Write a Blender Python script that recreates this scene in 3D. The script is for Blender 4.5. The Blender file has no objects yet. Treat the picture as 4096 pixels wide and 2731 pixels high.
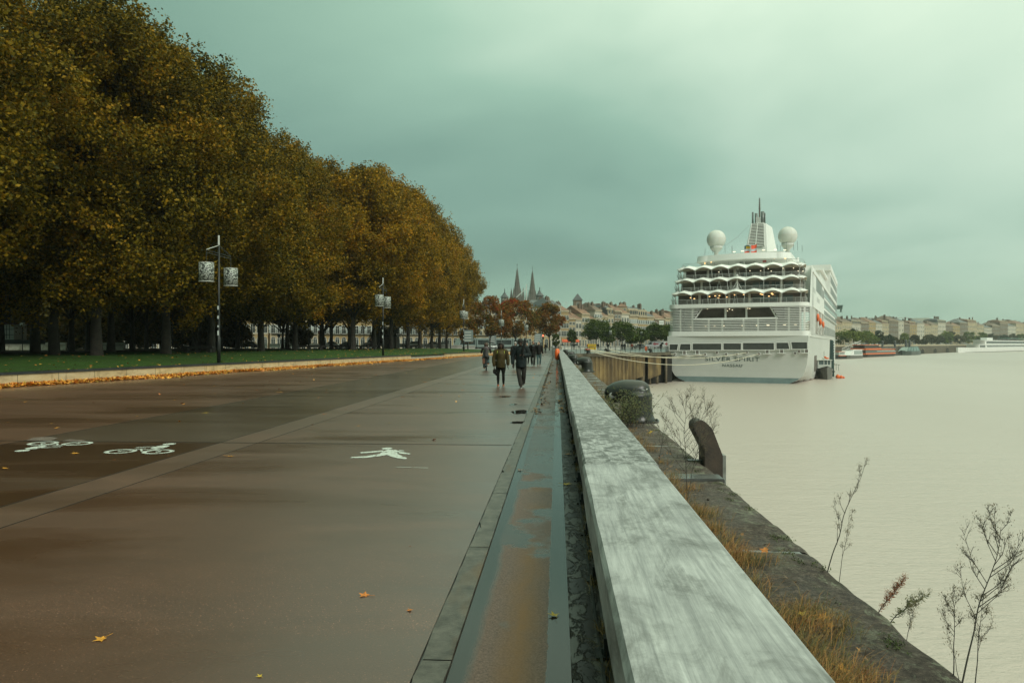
import bpy, bmesh, math, random
import numpy as np
from mathutils import Vector, Matrix
R=math.radians; PI=math.pi
sc=bpy.context.scene
COL=sc.collection
TS=bpy.data.scenes.new('workshop')
F=739.6; TH=math.atan(45/F); CT,ST=math.cos(TH),math.sin(TH)
CAMH=1.61; HV=343.2; WZ=-5.9
# ---- helpers: image column + distance to world point (world Y runs along the quay)
def P(u,d,z=0.0):
    x=(u-512)/F*d
    return Vector((x*CT-d*ST, x*ST+d*CT, z))
def G(u,v,z=0.0): return P(u,(CAMH-z)*F/(v-HV),z)
def PC(x,d,z=0.0): return Vector((x*CT-d*ST, x*ST+d*CT, z))
def D(p): return -p[0]*ST+p[1]*CT
ORD=['first','second','third','fourth','fifth','sixth','seventh','eighth','ninth','tenth','eleventh','twelfth','thirteenth','fourteenth','fifteenth','sixteenth','seventeenth','eighteenth','nineteenth','twentieth','twenty-first','twenty-second','twenty-third','twenty-fourth','twenty-fifth','twenty-sixth','twenty-seventh','twenty-eighth','twenty-ninth','thirtieth','thirty-first','thirty-second','thirty-third','thirty-fourth','thirty-fifth','thirty-sixth']
# ---- materials
MATS={}
def nmat(name):
    m=bpy.data.materials.new(name); m.use_nodes=True
    nt=m.node_tree; b=nt.nodes['Principled BSDF']
    return m,nt,b
def N(nt,t,**k):
    n=nt.nodes.new(t)
    for a,v in k.items(): setattr(n,a,v)
    return n
def ramp(nt,fac,stops):
    r=N(nt,'ShaderNodeValToRGB'); e=r.color_ramp.elements
    while len(e)>1: e.remove(e[-1])
    e[0].position=stops[0][0]; c=stops[0][1]; e[0].color=(*c,1) if len(c)==3 else c
    for p,c in stops[1:]:
        x=e.new(p); x.color=(*c,1) if len(c)==3 else c
    nt.links.new(fac,r.inputs[0]); return r.outputs[0]
def g3(v): return (v,v,v)
def coords(nt,kind='Object',scale=(1,1,1)):
    t=N(nt,'ShaderNodeTexCoord'); mp=N(nt,'ShaderNodeMapping'); mp.inputs['Scale'].default_value=scale
    nt.links.new(t.outputs[kind],mp.inputs[0]); return mp.outputs[0]
def wcoords(nt,scale=(1,1,1),rot=(0,0,0)):
    t=N(nt,'ShaderNodeNewGeometry'); mp=N(nt,'ShaderNodeMapping'); mp.inputs['Scale'].default_value=scale; mp.inputs['Rotation'].default_value=rot
    nt.links.new(t.outputs['Position'],mp.inputs[0]); return mp.outputs[0]
def noise(nt,vec,scale=5,detail=4,rough=.6,dist=0):
    n=N(nt,'ShaderNodeTexNoise'); n.inputs['Scale'].default_value=scale; n.inputs['Detail'].default_value=detail
    n.inputs['Roughness'].default_value=rough; n.inputs['Distortion'].default_value=dist
    nt.links.new(vec,n.inputs['Vector']); return n.outputs['Fac']
def mix(nt,f,a,b,mode='MIX'):
    m=N(nt,'ShaderNodeMix',data_type='RGBA',blend_type=mode)
    if isinstance(f,(int,float)): m.inputs[0].default_value=f
    else: nt.links.new(f,m.inputs[0])
    for i,x in ((6,a),(7,b)):
        if isinstance(x,tuple): m.inputs[i].default_value=(*x[:3],1)
        else: nt.links.new(x,m.inputs[i])
    return m.outputs[2]
def mth(nt,op,a,b=None,c=None,clamp=False):
    m=N(nt,'ShaderNodeMath',operation=op); m.use_clamp=clamp
    for i,x in enumerate((a,b,c)):
        if x is None: continue
        if isinstance(x,(int,float)): m.inputs[i].default_value=x
        else: nt.links.new(x,m.inputs[i])
    return m.outputs[0]
def bump(nt,b,h,strength=.3,dist=.02):
    n=N(nt,'ShaderNodeBump'); n.inputs['Strength'].default_value=strength; n.inputs['Distance'].default_value=dist
    nt.links.new(h,n.inputs['Height']); nt.links.new(n.outputs[0],b.inputs['Normal'])
def simple(name,c,rough=.6,c2=None,scale=3,metal=0,bmp=0,bscale=40,emis=None,es=1,spec=None,world=False):
    if name in MATS: return MATS[name]
    m,nt,b=nmat(name)
    b.inputs['Roughness'].default_value=rough; b.inputs['Metallic'].default_value=metal
    if spec is not None: b.inputs['Specular IOR Level'].default_value=spec
    if c2 is None: c2=tuple(x*.8 for x in c)
    v=wcoords(nt) if world else coords(nt)
    f=noise(nt,v,scale,5,.65)
    col=ramp(nt,f,[(.32,c2),(.62,c)])
    nt.links.new(col,b.inputs['Base Color'])
    if bmp: bump(nt,b,noise(nt,v,bscale,3),bmp,.01)
    if emis: b.inputs['Emission Color'].default_value=(*emis,1); b.inputs['Emission Strength'].default_value=es
    MATS[name]=m; return m
# ---- mesh builder
class MB:
    def __init__(s): s.v=[]; s.f=[]; s.m=[]; s.mi=0
    def add(s,vs,fs):
        o=len(s.v); s.v+= [tuple(p) for p in vs]; s.f+=[tuple(i+o for i in f) for f in fs]; s.m+=[s.mi]*len(fs); return s
    def box(s,x0,x1,y0,y1,z0,z1,M=None):
        vs=[Vector((x,y,z)) for z in (z0,z1) for y in (y0,y1) for x in (x0,x1)]
        if M is not None: vs=[M@p for p in vs]
        return s.add(vs,[(0,2,3,1),(4,5,7,6),(0,1,5,4),(2,6,7,3),(0,4,6,2),(1,3,7,5)])
    def beam(s,a,b,w,h=None,up=(0,0,1)):
        a=Vector(a);b=Vector(b);h=h or w;d=(b-a); L=d.length
        if L<1e-6: return s
        d/=L; u=Vector(up)
        if abs(d.dot(u))>.98: u=Vector((0,1,0))
        r=d.cross(u).normalized(); u=r.cross(d)
        vs=[p+r*sx*w/2+u*sz*h/2 for p in (a,b) for sz in (-1,1) for sx in (-1,1)]
        return s.add(vs,[(0,1,3,2),(4,6,7,5),(0,4,5,1),(2,3,7,6),(0,2,6,4),(1,5,7,3)])
    def tube(s,pts,rad,n=8,cap=True,flat=1.0):
        pts=[Vector(p) for p in pts]
        if isinstance(rad,(int,float)): rad=[rad]*len(pts)
        vs=[];fs=[];pr=None
        for i,p in enumerate(pts):
            t=(pts[min(i+1,len(pts)-1)]-pts[max(i-1,0)])
            t=t.normalized() if t.length>1e-9 else Vector((0,0,1))
            if pr is None:
                a=Vector((0,0,1)) if abs(t.z)<.9 else Vector((1,0,0)); pr=t.cross(a).normalized()
            r=(pr-t*pr.dot(t)); r=r.normalized() if r.length>1e-6 else t.orthogonal().normalized(); pr=r; q=t.cross(r)
            for k in range(n):
                an=2*PI*k/n; vs.append(p+r*math.cos(an)*rad[i]+q*math.sin(an)*rad[i]*flat)
        for i in range(len(pts)-1):
            for k in range(n):
                k2=(k+1)%n; fs.append((i*n+k,i*n+k2,(i+1)*n+k2,(i+1)*n+k))
        if cap: fs.append(tuple(range(n-1,-1,-1))); L=(len(pts)-1)*n; fs.append(tuple(range(L,L+n)))
        return s.add(vs,fs)
    def loft(s,rings,cap=True,closed=True):
        n=len(rings[0]);vs=[p for r in rings for p in r];fs=[]
        for i in range(len(rings)-1):
            for k in range(n if closed else n-1):
                k2=(k+1)%n; fs.append((i*n+k,i*n+k2,(i+1)*n+k2,(i+1)*n+k))
        if cap and closed: fs.append(tuple(range(n-1,-1,-1))); L=(len(rings)-1)*n; fs.append(tuple(range(L,L+n)))
        return s.add(vs,fs)
    def ell(s,c,r,nu=14,nv=9,M=None):
        c=Vector(c); vs=[];fs=[]
        if isinstance(r,(int,float)): r=(r,r,r)
        for j in range(nv+1):
            ph=PI*j/nv-PI/2
            for i in range(nu):
                a=2*PI*i/nu; p=Vector((r[0]*math.cos(ph)*math.cos(a),r[1]*math.cos(ph)*math.sin(a),r[2]*math.sin(ph)))
                vs.append(c+(M@p if M is not None else p))
        for j in range(nv):
            for i in range(nu): i2=(i+1)%nu; fs.append((j*nu+i,j*nu+i2,(j+1)*nu+i2,(j+1)*nu+i))
        return s.add(vs,fs)
    def prism(s,poly,axis,a,b):
        # poly 2D extruded from a to b along axis: 'y': poly is (x,z); 'z': (x,y); 'x': (y,z)
        def mk(p,t): return {'y':(p[0],t,p[1]),'z':(p[0],p[1],t),'x':(t,p[0],p[1])}[axis]
        n=len(poly); vs=[mk(p,a) for p in poly]+[mk(p,b) for p in poly]
        fs=[tuple(range(n)),tuple(range(2*n-1,n-1,-1))]+[(i,i+n,(i+1)%n+n,(i+1)%n) for i in range(n)]
        return s.add(vs,fs)
    def mesh(s,name,mats,smooth=False,recalc=True):
        me=bpy.data.meshes.new(name); me.from_pydata(s.v,[],s.f)
        if not isinstance(mats,(list,tuple)): mats=[mats]
        for m in mats: me.materials.append(m)
        if len(mats)>1: me.polygons.foreach_set('material_index',s.m)
        if recalc:
            bm=bmesh.new(); bm.from_mesh(me); bmesh.ops.recalc_face_normals(bm,faces=bm.faces); bm.to_mesh(me); bm.free()
        if smooth: me.polygons.foreach_set('use_smooth',[True]*len(me.polygons))
        me.update(); return me
    def build(s,name,mats,parent=None,smooth=False,loc=None,bevel=0):
        me=s.mesh(name,mats,smooth)
        if bevel:
            bm=bmesh.new(); bm.from_mesh(me); bmesh.ops.bevel(bm,geom=[e for e in bm.edges if len(e.link_faces)==2 and e.calc_face_angle(0)>.5],offset=bevel,segments=2,affect='EDGES',clamp_overlap=True); bm.to_mesh(me); bm.free()
        return link(name,me,parent,loc)
def link(name,me,parent=None,loc=None,rotz=0):
    o=bpy.data.objects.new(name,me); COL.objects.link(o)
    if parent is not None: o.parent=parent
    if loc is not None: o.location=loc
    if rotz: o.rotation_euler.z=rotz
    return o
def tag(o,label=None,cat=None,group=None,kind=None):
    for k,v in (('label',label),('category',cat),('group',group),('kind',kind)):
        if v: o[k]=v
    return o
def thing(name,label,cat,loc=(0,0,0),rotz=0,group=None):
    o=bpy.data.objects.new(name,None); COL.objects.link(o); o.location=loc; o.rotation_euler.z=rotz
    o.empty_display_size=.2
    return tag(o,label,cat,group)
def copyt(o,loc=None,rotz=None,label=None,scale=None,parent=None):
    c=o.copy(); COL.objects.link(c)
    if parent is not None: c.parent=parent
    for ch in list(o.children): copyt(ch,parent=c)
    if parent is None:
        if loc is not None: c.location=loc
        if rotz is not None: c.rotation_euler.z=rotz
        if scale is not None: c.scale=scale
        if label: c['label']=label
    return c
def tsdg():
    with bpy.context.temp_override(scene=TS,view_layer=TS.view_layers[0]):
        dg=bpy.context.evaluated_depsgraph_get(); dg.update()
    return dg
def remesh(mb,vox,smooth_it=0):
    me=mb.mesh('tmp',[])
    o=bpy.data.objects.new('tmp',me); TS.collection.objects.link(o)
    m=o.modifiers.new('r','REMESH'); m.mode='VOXEL'; m.voxel_size=vox; m.use_smooth_shade=True
    if smooth_it:
        s=o.modifiers.new('s','SMOOTH'); s.iterations=smooth_it; s.factor=.5
    dg=tsdg()
    r=bpy.data.meshes.new_from_object(o.evaluated_get(dg)); bpy.data.objects.remove(o); bpy.data.meshes.remove(me)
    return r
def npmesh(name,V,Fq,mat,smooth=False):
    me=bpy.data.meshes.new(name); nv=len(V); nf,k=Fq.shape
    me.vertices.add(nv); me.vertices.foreach_set('co',V.astype(np.float32).ravel())
    me.loops.add(nf*k); me.loops.foreach_set('vertex_index',Fq.astype(np.int32).ravel())
    me.polygons.add(nf); me.polygons.foreach_set('loop_start',np.arange(nf,dtype=np.int32)*k)
    try: me.polygons.foreach_set('loop_total',np.full(nf,k,dtype=np.int32))
    except Exception: pass
    if smooth: me.polygons.foreach_set('use_smooth',[True]*nf)
    me.materials.append(mat); me.update(calc_edges=True); return me
def catmull(pts,n=6):
    pts=[Vector(p) for p in pts]; out=[]
    for i in range(len(pts)-1):
        p0=pts[max(i-1,0)];p1=pts[i];p2=pts[i+1];p3=pts[min(i+2,len(pts)-1)]
        for k in range(n):
            t=k/n; out.append(.5*((2*p1)+(p2-p0)*t+(2*p0-5*p1+4*p2-p3)*t*t+(3*p1-p0-3*p2+p3)*t**3))
    out.append(pts[-1]); return out

# ================= camera, world, sun =================
cam=bpy.data.cameras.new('camera'); co=bpy.data.objects.new('camera',cam); COL.objects.link(co)
cam.lens=F/1024*36; cam.sensor_width=36; cam.clip_end=6000; cam.clip_start=.05; cam.shift_y=2.2/1024
co.location=(0,0,CAMH); co.rotation_euler=(PI/2,0,TH); sc.camera=co
sc.view_settings.view_transform='Standard'; sc.view_settings.look='None'; sc.view_settings.gamma=1; sc.view_settings.use_curve_mapping=False
sc.view_settings.exposure=0.25
SUN_EL=R(38); SUN_AZ=R(146)   # azimuth clockwise from world +Y
w=bpy.data.worlds.new('World'); sc.world=w; w.use_nodes=True; nt=w.node_tree; nt.nodes.clear()
out=N(nt,'ShaderNodeOutputWorld'); bg=N(nt,'ShaderNodeBackground'); nt.links.new(bg.outputs[0],out.inputs[0])
sky=N(nt,'ShaderNodeTexSky'); sky.sky_type='NISHITA'; sky.sun_disc=False; sky.sun_elevation=SUN_EL; sky.sun_rotation=SUN_AZ
tc=N(nt,'ShaderNodeTexCoord'); sep=N(nt,'ShaderNodeSeparateXYZ'); nt.links.new(tc.outputs['Generated'],sep.inputs[0])
X,Y,Z=sep.outputs
# overcast: clouds projected on a high flat layer
zz=mth(nt,'ADD',mth(nt,'MAXIMUM',Z,0.0),.16)
cx=mth(nt,'DIVIDE',X,zz); cy=mth(nt,'DIVIDE',Y,zz)
cmb=N(nt,'ShaderNodeCombineXYZ'); nt.links.new(cx,cmb.inputs[0]); nt.links.new(cy,cmb.inputs[1])
mp=N(nt,'ShaderNodeMapping'); mp.inputs['Scale'].default_value=(.62,.50,1); mp.inputs['Location'].default_value=(2.3,4.9,0); mp.inputs['Rotation'].default_value=(0,0,.5)
nt.links.new(cmb.outputs[0],mp.inputs[0])
nz=noise(nt,mp.outputs[0],1.0,5,.46,.3)
# bright side of the sky: over the river, to the right; darker to the left
def dotdir(v):
    v=Vector(v).normalized()
    return mth(nt,'ADD',mth(nt,'ADD',mth(nt,'MULTIPLY',X,v.x),mth(nt,'MULTIPLY',Y,v.y)),mth(nt,'MULTIPLY',Z,v.z))
d1=dotdir((.85,.16,.10))
grad=mth(nt,'MULTIPLY_ADD',d1,.50,.40,clamp=True)
lobe=mth(nt,'MULTIPLY',mth(nt,'POWER',mth(nt,'MAXIMUM',dotdir((.10,.84,.50)),0.0),7.0),.16)
grad=mth(nt,'SUBTRACT',mth(nt,'ADD',grad,lobe),.06)
val=mth(nt,'ADD',grad,mth(nt,'MULTIPLY',mth(nt,'SUBTRACT',nz,.52),1.05),clamp=True)
colr=ramp(nt,val,[(.0,(.052,.112,.083)),(.25,(.10,.20,.147)),(.5,(.175,.315,.235)),(.72,(.33,.48,.375)),(.9,(.415,.565,.445)),(1,(.44,.59,.465))])
# brighter overhead (thick cloud lit from above)
up=mth(nt,'POWER',mth(nt,'MAXIMUM',Z,0.0),2.0)
ovh=mix(nt,mth(nt,'POWER',mth(nt,'MAXIMUM',Z,0.0),1.2,clamp=True),colr,(1.55,1.05,.98),'MULTIPLY')
gain=mth(nt,"MULTIPLY_ADD",up,3.4,1.0)
vm=N(nt,'ShaderNodeVectorMath',operation='SCALE'); nt.links.new(ovh,vm.inputs[0]); nt.links.new(gain,vm.inputs[3])
skm=N(nt,'ShaderNodeVectorMath',operation='SCALE'); nt.links.new(sky.outputs[0],skm.inputs[0]); skm.inputs[3].default_value=.012
ad=N(nt,'ShaderNodeVectorMath',operation='ADD'); nt.links.new(vm.outputs[0],ad.inputs[0]); nt.links.new(skm.outputs[0],ad.inputs[1])
nt.links.new(ad.outputs[0],bg.inputs[0]); bg.inputs[1].default_value=1.0
sl=bpy.data.lights.new('sun','SUN'); so=bpy.data.objects.new('sun',sl); COL.objects.link(so)
sl.energy=1.5; sl.angle=R(25); sl.color=(1,.965,.90)
sd=Vector((math.sin(SUN_AZ)*math.cos(SUN_EL),math.cos(SUN_AZ)*math.cos(SUN_EL),math.sin(SUN_EL)))
so.rotation_euler=(-sd).to_track_quat('-Z','Y').to_euler(); so.location=(30,-20,60)
from mathutils import noise as mn
from mathutils.geometry import tessellate_polygon
rnd=random.Random(7)
def sst(a,b,x):
    t=min(1,max(0,(x-a)/(b-a))); return t*t*(3-2*t)
# ---------- wall line of the lawn
_a=G(0,387.2);_b=G(411,360)
_d=(_b-_a).normalized()
WL1=[_a-_d*28,_b]
WL2=[G(446.5,357.3),G(484,355.0),G(511,353.6),G(541,352.3)]
WALL=WL1+WL2
def xw(Yv):
    pts=WALL
    if Yv<=pts[0].y: return pts[0].x
    for a,b in zip(pts,pts[1:]):
        if a.y<=Yv<=b.y: return a.x+(b.x-a.x)*(Yv-a.y)/(b.y-a.y)
    return pts[-1].x
def gz(Xv,Yv):
    s=xw(Yv)-Xv
    if s<0: return 0.0
    z=.46+.42*sst(0,12,s)-.25*sst(26,48,s)
    return z*(1-sst(112,150,Yv)*sst(-46,-12,Xv))
# ---------- materials of the ground
def wet_asphalt(name,c,cdark,wetbias=0.0,rust=False,rmin=.10,rmax=.42,grain=.5):
    m,nt,b=nmat(name)
    v=wcoords(nt); vs=wcoords(nt,(.16,.55,1))
    big=noise(nt,vs,1.0,5,.55,.6)
    wet=ramp(nt,mth(nt,'ADD',big,wetbias),[(.42,g3(0)),(.62,g3(1))])
    fine=noise(nt,v,75,3,.8); sp=N(nt,'ShaderNodeTexVoronoi'); sp.inputs['Scale'].default_value=60; nt.links.new(v,sp.inputs['Vector'])
    spk=ramp(nt,sp.outputs['Distance'],[(.10,g3(1)),(.24,g3(0))])
    sel=ramp(nt,noise(nt,v,40,1),[(.50,g3(0)),(.56,g3(1))])
    spk=mth(nt,'MULTIPLY',spk,sel)
    mott=noise(nt,wcoords(nt,(.7,1.6,1)),1.0,7,.75,.6)
    c1=mix(nt,ramp(nt,mott,[(.3,g3(0)),(.7,g3(1))]),tuple(x*.58 for x in c),tuple(x*1.25 for x in c))
    c1=mix(nt,ramp(nt,fine,[(.35,g3(0)),(.65,g3(1))]),tuple(x*.24 for x in c),c1)
    c1=mix(nt,mth(nt,'MULTIPLY',spk,grain),c1,(c[0]*3.8+.06,c[1]*3.8+.06,c[2]*3.8+.06))
    c1=mix(nt,ramp(nt,noise(nt,wcoords(nt,(.22,.30,1)),1.0,3,.5),[(.40,g3(.55)),(.60,g3(0))]),c1,cdark)
    c2=mix(nt,wet,c1,cdark)
    nt.links.new(c2,b.inputs['Base Color'])
    rg=mix(nt,wet,g3(rmax),g3(rmin)); nt.links.new(rg,b.inputs['Roughness'])
    n=N(nt,'ShaderNodeBump'); n.inputs['Distance'].default_value=.0032
    st=mix(nt,wet,g3(.5),g3(.12)); nt.links.new(st,n.inputs['Strength'])
    nt.links.new(noise(nt,v,85,3,.8),n.inputs['Height']); nt.links.new(n.outputs[0],b.inputs['Normal'])
    b.inputs['Coat Weight'].default_value=.9; b.inputs['Coat Roughness'].default_value=.30; b.inputs['Coat IOR'].default_value=1.5
    MATS[name]=m; return m
M_walk=wet_asphalt('walk_asphalt',(.185,.082,.048),(.070,.028,.013),-.06,rmax=.42,rmin=.16,grain=1.0)
M_band=wet_asphalt('band_asphalt',(.20,.098,.062),(.08,.04,.022),-.12,rmax=.42,rmin=.22)
M_bike=wet_asphalt('bike_asphalt',(.12,.045,.016),(.055,.020,.007),.06,rmax=.5,rmin=.18,grain=.25)
M_bike2=wet_asphalt('bike_asphalt_wet',(.17,.115,.085),(.065,.034,.016),-.05,rmax=.22,rmin=.12,grain=.3)
M_outer=wet_asphalt('outer_asphalt',(.21,.092,.050),(.08,.032,.014),-.02,rmax=.42,rmin=.18)
M_city=wet_asphalt('city_asphalt',(.11,.10,.09),(.06,.055,.05),.02,rmax=.5,rmin=.25,grain=.1)
M_joint=simple('joint_tar',(.012,.009,.007),.5)
M_conc=simple('concrete_wet',(.16,.15,.12),.45,(.065,.06,.048),2.2,bmp=.4,bscale=60,world=True)
M_concl=simple('concrete_pale',(.42,.38,.30),.8,(.28,.25,.19),1.2,bmp=.2,world=True)
def sheet(name,poly,z,mat,label=None,kind='structure',parent=None,cat=None):
    vs=[(p[0],p[1],z) for p in poly]
    tris=tessellate_polygon([[Vector(v) for v in vs]])
    me=bpy.data.meshes.new(name); me.from_pydata(vs,[],[tuple(t) for t in tris]); me.materials.append(mat)
    bm=bmesh.new(); bm.from_mesh(me); bmesh.ops.recalc_face_normals(bm,faces=bm.faces)
    if sum(f.normal.z for f in bm.faces)<0: bmesh.ops.reverse_faces(bm,faces=bm.faces)
    bm.to_mesh(me); bm.free()
    o=link(name,me,parent)
    if parent is None: tag(o,label,cat,None,kind)
    return o
EX=1.98   # quay edge
EDGE=[Vector((EX-.09,-12,0)),Vector((EX-.09,118,0)),Vector((5.5,122.5,0)),Vector((21,143,0)),Vector((21.6,150,0))]+[PC(x,d) for x,d in ((60,214),(93,300),(109,335),(150,382),(174,402),(240,476),(306,550),(430,700),(581,840),(900,1120),(1300,1500))]
land=[Vector((-2500,-12,0))]+EDGE+[PC(1300,2500),Vector((-2500,2500,0))]
sheet('ground',[(p.x,p.y) for p in land],-.014,M_city)
# water
mw,nt,b=nmat('river_water'); v=wcoords(nt,(.10,.35,1),(0,0,.5)); v2=wcoords(nt,(1,1,1))
cw=ramp(nt,noise(nt,wcoords(nt,(.012,.004,1),(0,0,-.6)),1,4,.6),[(.3,(.41,.345,.30)),(.7,(.47,.41,.365))])
nt.links.new(cw,b.inputs['Base Color']); b.inputs['Roughness'].default_value=.30; b.inputs['IOR'].default_value=1.33
h=mth(nt,'ADD',noise(nt,v,1.6,5,.65,.3),mth(nt,'MULTIPLY',noise(nt,wcoords(nt,(1.2,2.6,1),(0,0,.35)),1.5,4,.7),.5))
bump(nt,b,h,.7,.2)
sheet('river',[(-300,-60),(3000,-60),(3000,3500),(-300,3500)],WZ,mw)
# quay wall faces
M_quay=simple('quay_wall_stone',(.11,.085,.055),.7,(.045,.035,.024),.6,bmp=.3,bscale=8,world=True)
mb=MB(); pts=EDGE
for a,b_ in zip(pts,pts[1:]):
    if a.y<140 and a.y>115: continue
    mb.add([(a.x,a.y,-.02),(b_.x,b_.y,-.02),(b_.x,b_.y,-7),(a.x,a.y,-7)],[(0,1,2,3)])
qw=mb.build('quay_wall',M_quay); tag(qw,'stone river wall that drops from the quay edge to the water all along the bank','river wall')
# city-side plateau and lawn
mL,nt,b=nmat('lawn_grass'); v=wcoords(nt)
c=ramp(nt,noise(nt,v,9,5,.8),[(.3,(.010,.026,.004)),(.52,(.028,.072,.008)),(.75,(.065,.12,.014))])
c=mix(nt,ramp(nt,noise(nt,v,.35,3,.6),[(.45,g3(0)),(.62,g3(.6))]),c,(.022,.045,.007))
nt.links.new(c,b.inputs['Base Color']); b.inputs['Roughness'].default_value=.8; b.inputs['Specular IOR Level'].default_value=.2
bump(nt,b,noise(nt,v,35,3,.8),.9,.05)
M_soil=simple('leaf_soil',(.045,.028,.014),.9,(.02,.015,.008),1.2,bmp=.5,bscale=20,world=True,spec=.1)
def mound(name,s0,s1,ns,mat,y0,y1,dy,cut=None):
    ys=np.arange(y0,y1+.1,dy); V=[];
    for yv in ys:
        for k in range(ns+1):
            s=s0+(s1-s0)*k/ns; x=xw(yv)-s; V.append((x,yv,gz(x-.001,yv)))
    n=ns+1; Fq=[(j*n+i,(j+1)*n+i,(j+1)*n+i+1,j*n+i+1) for j in range(len(ys)-1) for i in range(ns)]
    me=npmesh(name,np.array(V),np.array(Fq),mat,True); bm=bmesh.new(); bm.from_mesh(me)
    if sum(f.normal.z for f in bm.faces)<0: bmesh.ops.reverse_faces(bm,faces=bm.faces)
    bm.to_mesh(me); bm.free()
    return tag(link(name,me),kind='structure')
mound('lawn',.2,24,16,mL,-20,150,2)
mound('park_ground',24,170,30,M_soil,-20,150,5)
# promenade sheets
Y0,Y1=-6,118
W=[(xw(y),y) for y in (-6,WL1[0].y,WL1[1].y)]+[(p.x,p.y) for p in WL2]
W=[(w[0]+.02,w[1]) for w in W]
sheet('promenade',[(-4.85,Y0),(-.70,Y0),(-.70,Y1),(-4.85,Y1)],0,M_walk)
sheet('paving_band',[(-5.47,Y0),(-4.85,Y0),(-4.85,Y1),(-5.47,Y1)],0,M_band)
sheet('bike_path',[(-8.85,Y0),(-5.47,Y0),(-5.47,11.75),(-8.85,11.75)],0,M_bike)
sheet('bike_path_far',[(-8.85,11.75),(-5.47,11.75),(-5.47,Y1),(-8.85,106)],0,M_bike2)
sheet('outer_path',[(-60,Y0),(-8.85,Y0),(-8.85,106)]+W[::-1][1:]+[(-60,WL1[0].y)],-.002,M_outer)
jb=MB()
for x in (-4.85,-5.47,-8.85): jb.box(x-.007,x+.007,Y0,104,.001,.0035)
for y,a,b_ in ((11.72,-22,-.72),(24.5,-4.85,-.72),(38,-14,-.72),(52,-5.4,-.72),(66,-5.4,-.72)): jb.box(a,b_,y-.012,y+.012,.0037,.006)
jb.build('paving_joint',M_joint)['kind']='structure'
# kerb strip, gutter, drain
kb=MB(); yy=-2.0; r2=random.Random(3)
while yy<100:
    L=r2.uniform(1.6,2.4); n=10
    ring=[]
    xs=[-.697,-.69,-.535,-.53]
    V=[];
    for j in range(n+1):
        y=yy+(L-.012)*j/n
        jit=(mn.noise(Vector((y*3.1,0,0)))*.03)+(.035 if mn.noise(Vector((y*4.3,9,0)))>.30 else 0); jr=mn.noise(Vector((y*5,4,0)))*.006
        V+=[(-.699+abs(jit),y,-.02),(-.694+abs(jit),y,.010),(-.536+jr,y,.010),(-.530+jr,y,-.02)]
    kb.add(V,[(j*4+i,j*4+i+1,j*4+i+5,j*4+i+4) for j in range(n) for i in range(3)])
    yy+=L
mk,nt,b=nmat('kerb_concrete'); v=wcoords(nt)
c=ramp(nt,noise(nt,v,7,6,.75),[(.3,(.03,.026,.021)),(.5,(.085,.078,.064)),(.75,(.16,.145,.12))])
c=mix(nt,ramp(nt,noise(nt,wcoords(nt,(3,.7,1)),1,4,.6),[(.55,g3(0)),(.7,g3(.8))]),c,(.13,.075,.035))
vo=N(nt,'ShaderNodeTexVoronoi',feature='DISTANCE_TO_EDGE'); vo.inputs['Scale'].default_value=2.2; 
nt.links.new(mix(nt,.35,v,wcoords(nt,(4,4,4))),vo.inputs['Vector'])
cr=ramp(nt,vo.outputs['Distance'],[(.0,g3(1)),(.012,g3(0))]); cr=mth(nt,'MULTIPLY',cr,ramp(nt,noise(nt,v,1.7,2),[(.5,g3(0)),(.6,g3(1))]))
c=mix(nt,cr,c,(.012,.01,.007))
nt.links.new(c,b.inputs['Base Color']); b.inputs['Roughness'].default_value=.42; bump(nt,b,noise(nt,v,70,4,.8),.5,.006)
kb.build('kerb',mk)['kind']='structure'
mg,nt,b=nmat('gutter_wet'); v=wcoords(nt); sx=N(nt,'ShaderNodeSeparateXYZ'); nt.links.new(v,sx.inputs[0]); GX,GY,_z=sx.outputs
wob=mth(nt,'SUBTRACT',noise(nt,wcoords(nt,(1,1,1)),1.1,6,.6),.5)
base=mix(nt,ramp(nt,noise(nt,v,110,2,.7),[(.35,g3(0)),(.65,g3(1))]),(.06,.034,.026),(.20,.12,.09))
vo=N(nt,'ShaderNodeTexVoronoi'); vo.inputs['Scale'].default_value=95; nt.links.new(v,vo.inputs['Vector'])
base=mix(nt,ramp(nt,vo.outputs['Distance'],[(.08,g3(.4)),(.2,g3(0))]),base,(.4,.33,.27))
# long orange-brown stain down the middle of the channel
xc=mth(nt,'ADD',GX,mth(nt,'MULTIPLY',mth(nt,'SUBTRACT',noise(nt,wcoords(nt,(0,.8,0)),1,2),.5),.16))
st=mth(nt,'ABSOLUTE',mth(nt,'ADD',xc,.20)); st=ramp(nt,st,[(.01,g3(1)),(.15,g3(0))])
far=ramp(nt,mth(nt,'DIVIDE',GY,10.0),[(.21,g3(0)),(.29,g3(1)),(.56,g3(1)),(.62,g3(0)),(.70,g3(0)),(.73,g3(.8)),(.76,g3(0)),(.80,g3(0)),(.82,g3(.8)),(.85,g3(0))])
st=mth(nt,'MULTIPLY',mth(nt,'MULTIPLY',st,far),ramp(nt,noise(nt,wcoords(nt,(3,1.2,1)),1.3,5,.7),[(.3,g3(.35)),(.6,g3(1))]))
base=mix(nt,mth(nt,'MULTIPLY',st,.9),base,(.20,.085,.015))
pl=mth(nt,'ADD',GX,mth(nt,'MULTIPLY',wob,.10)); puL=ramp(nt,mth(nt,'ADD',pl,1.0),[(.545,g3(1)),(.60,g3(0))])
e2=mth(nt,'ADD',GX,mth(nt,'MULTIPLY',mth(nt,'SUBTRACT',noise(nt,v,6,6,.7),.5),.05)); puR=ramp(nt,mth(nt,'ADD',e2,1.0),[(.945,g3(0)),(.950,g3(1))])
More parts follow.
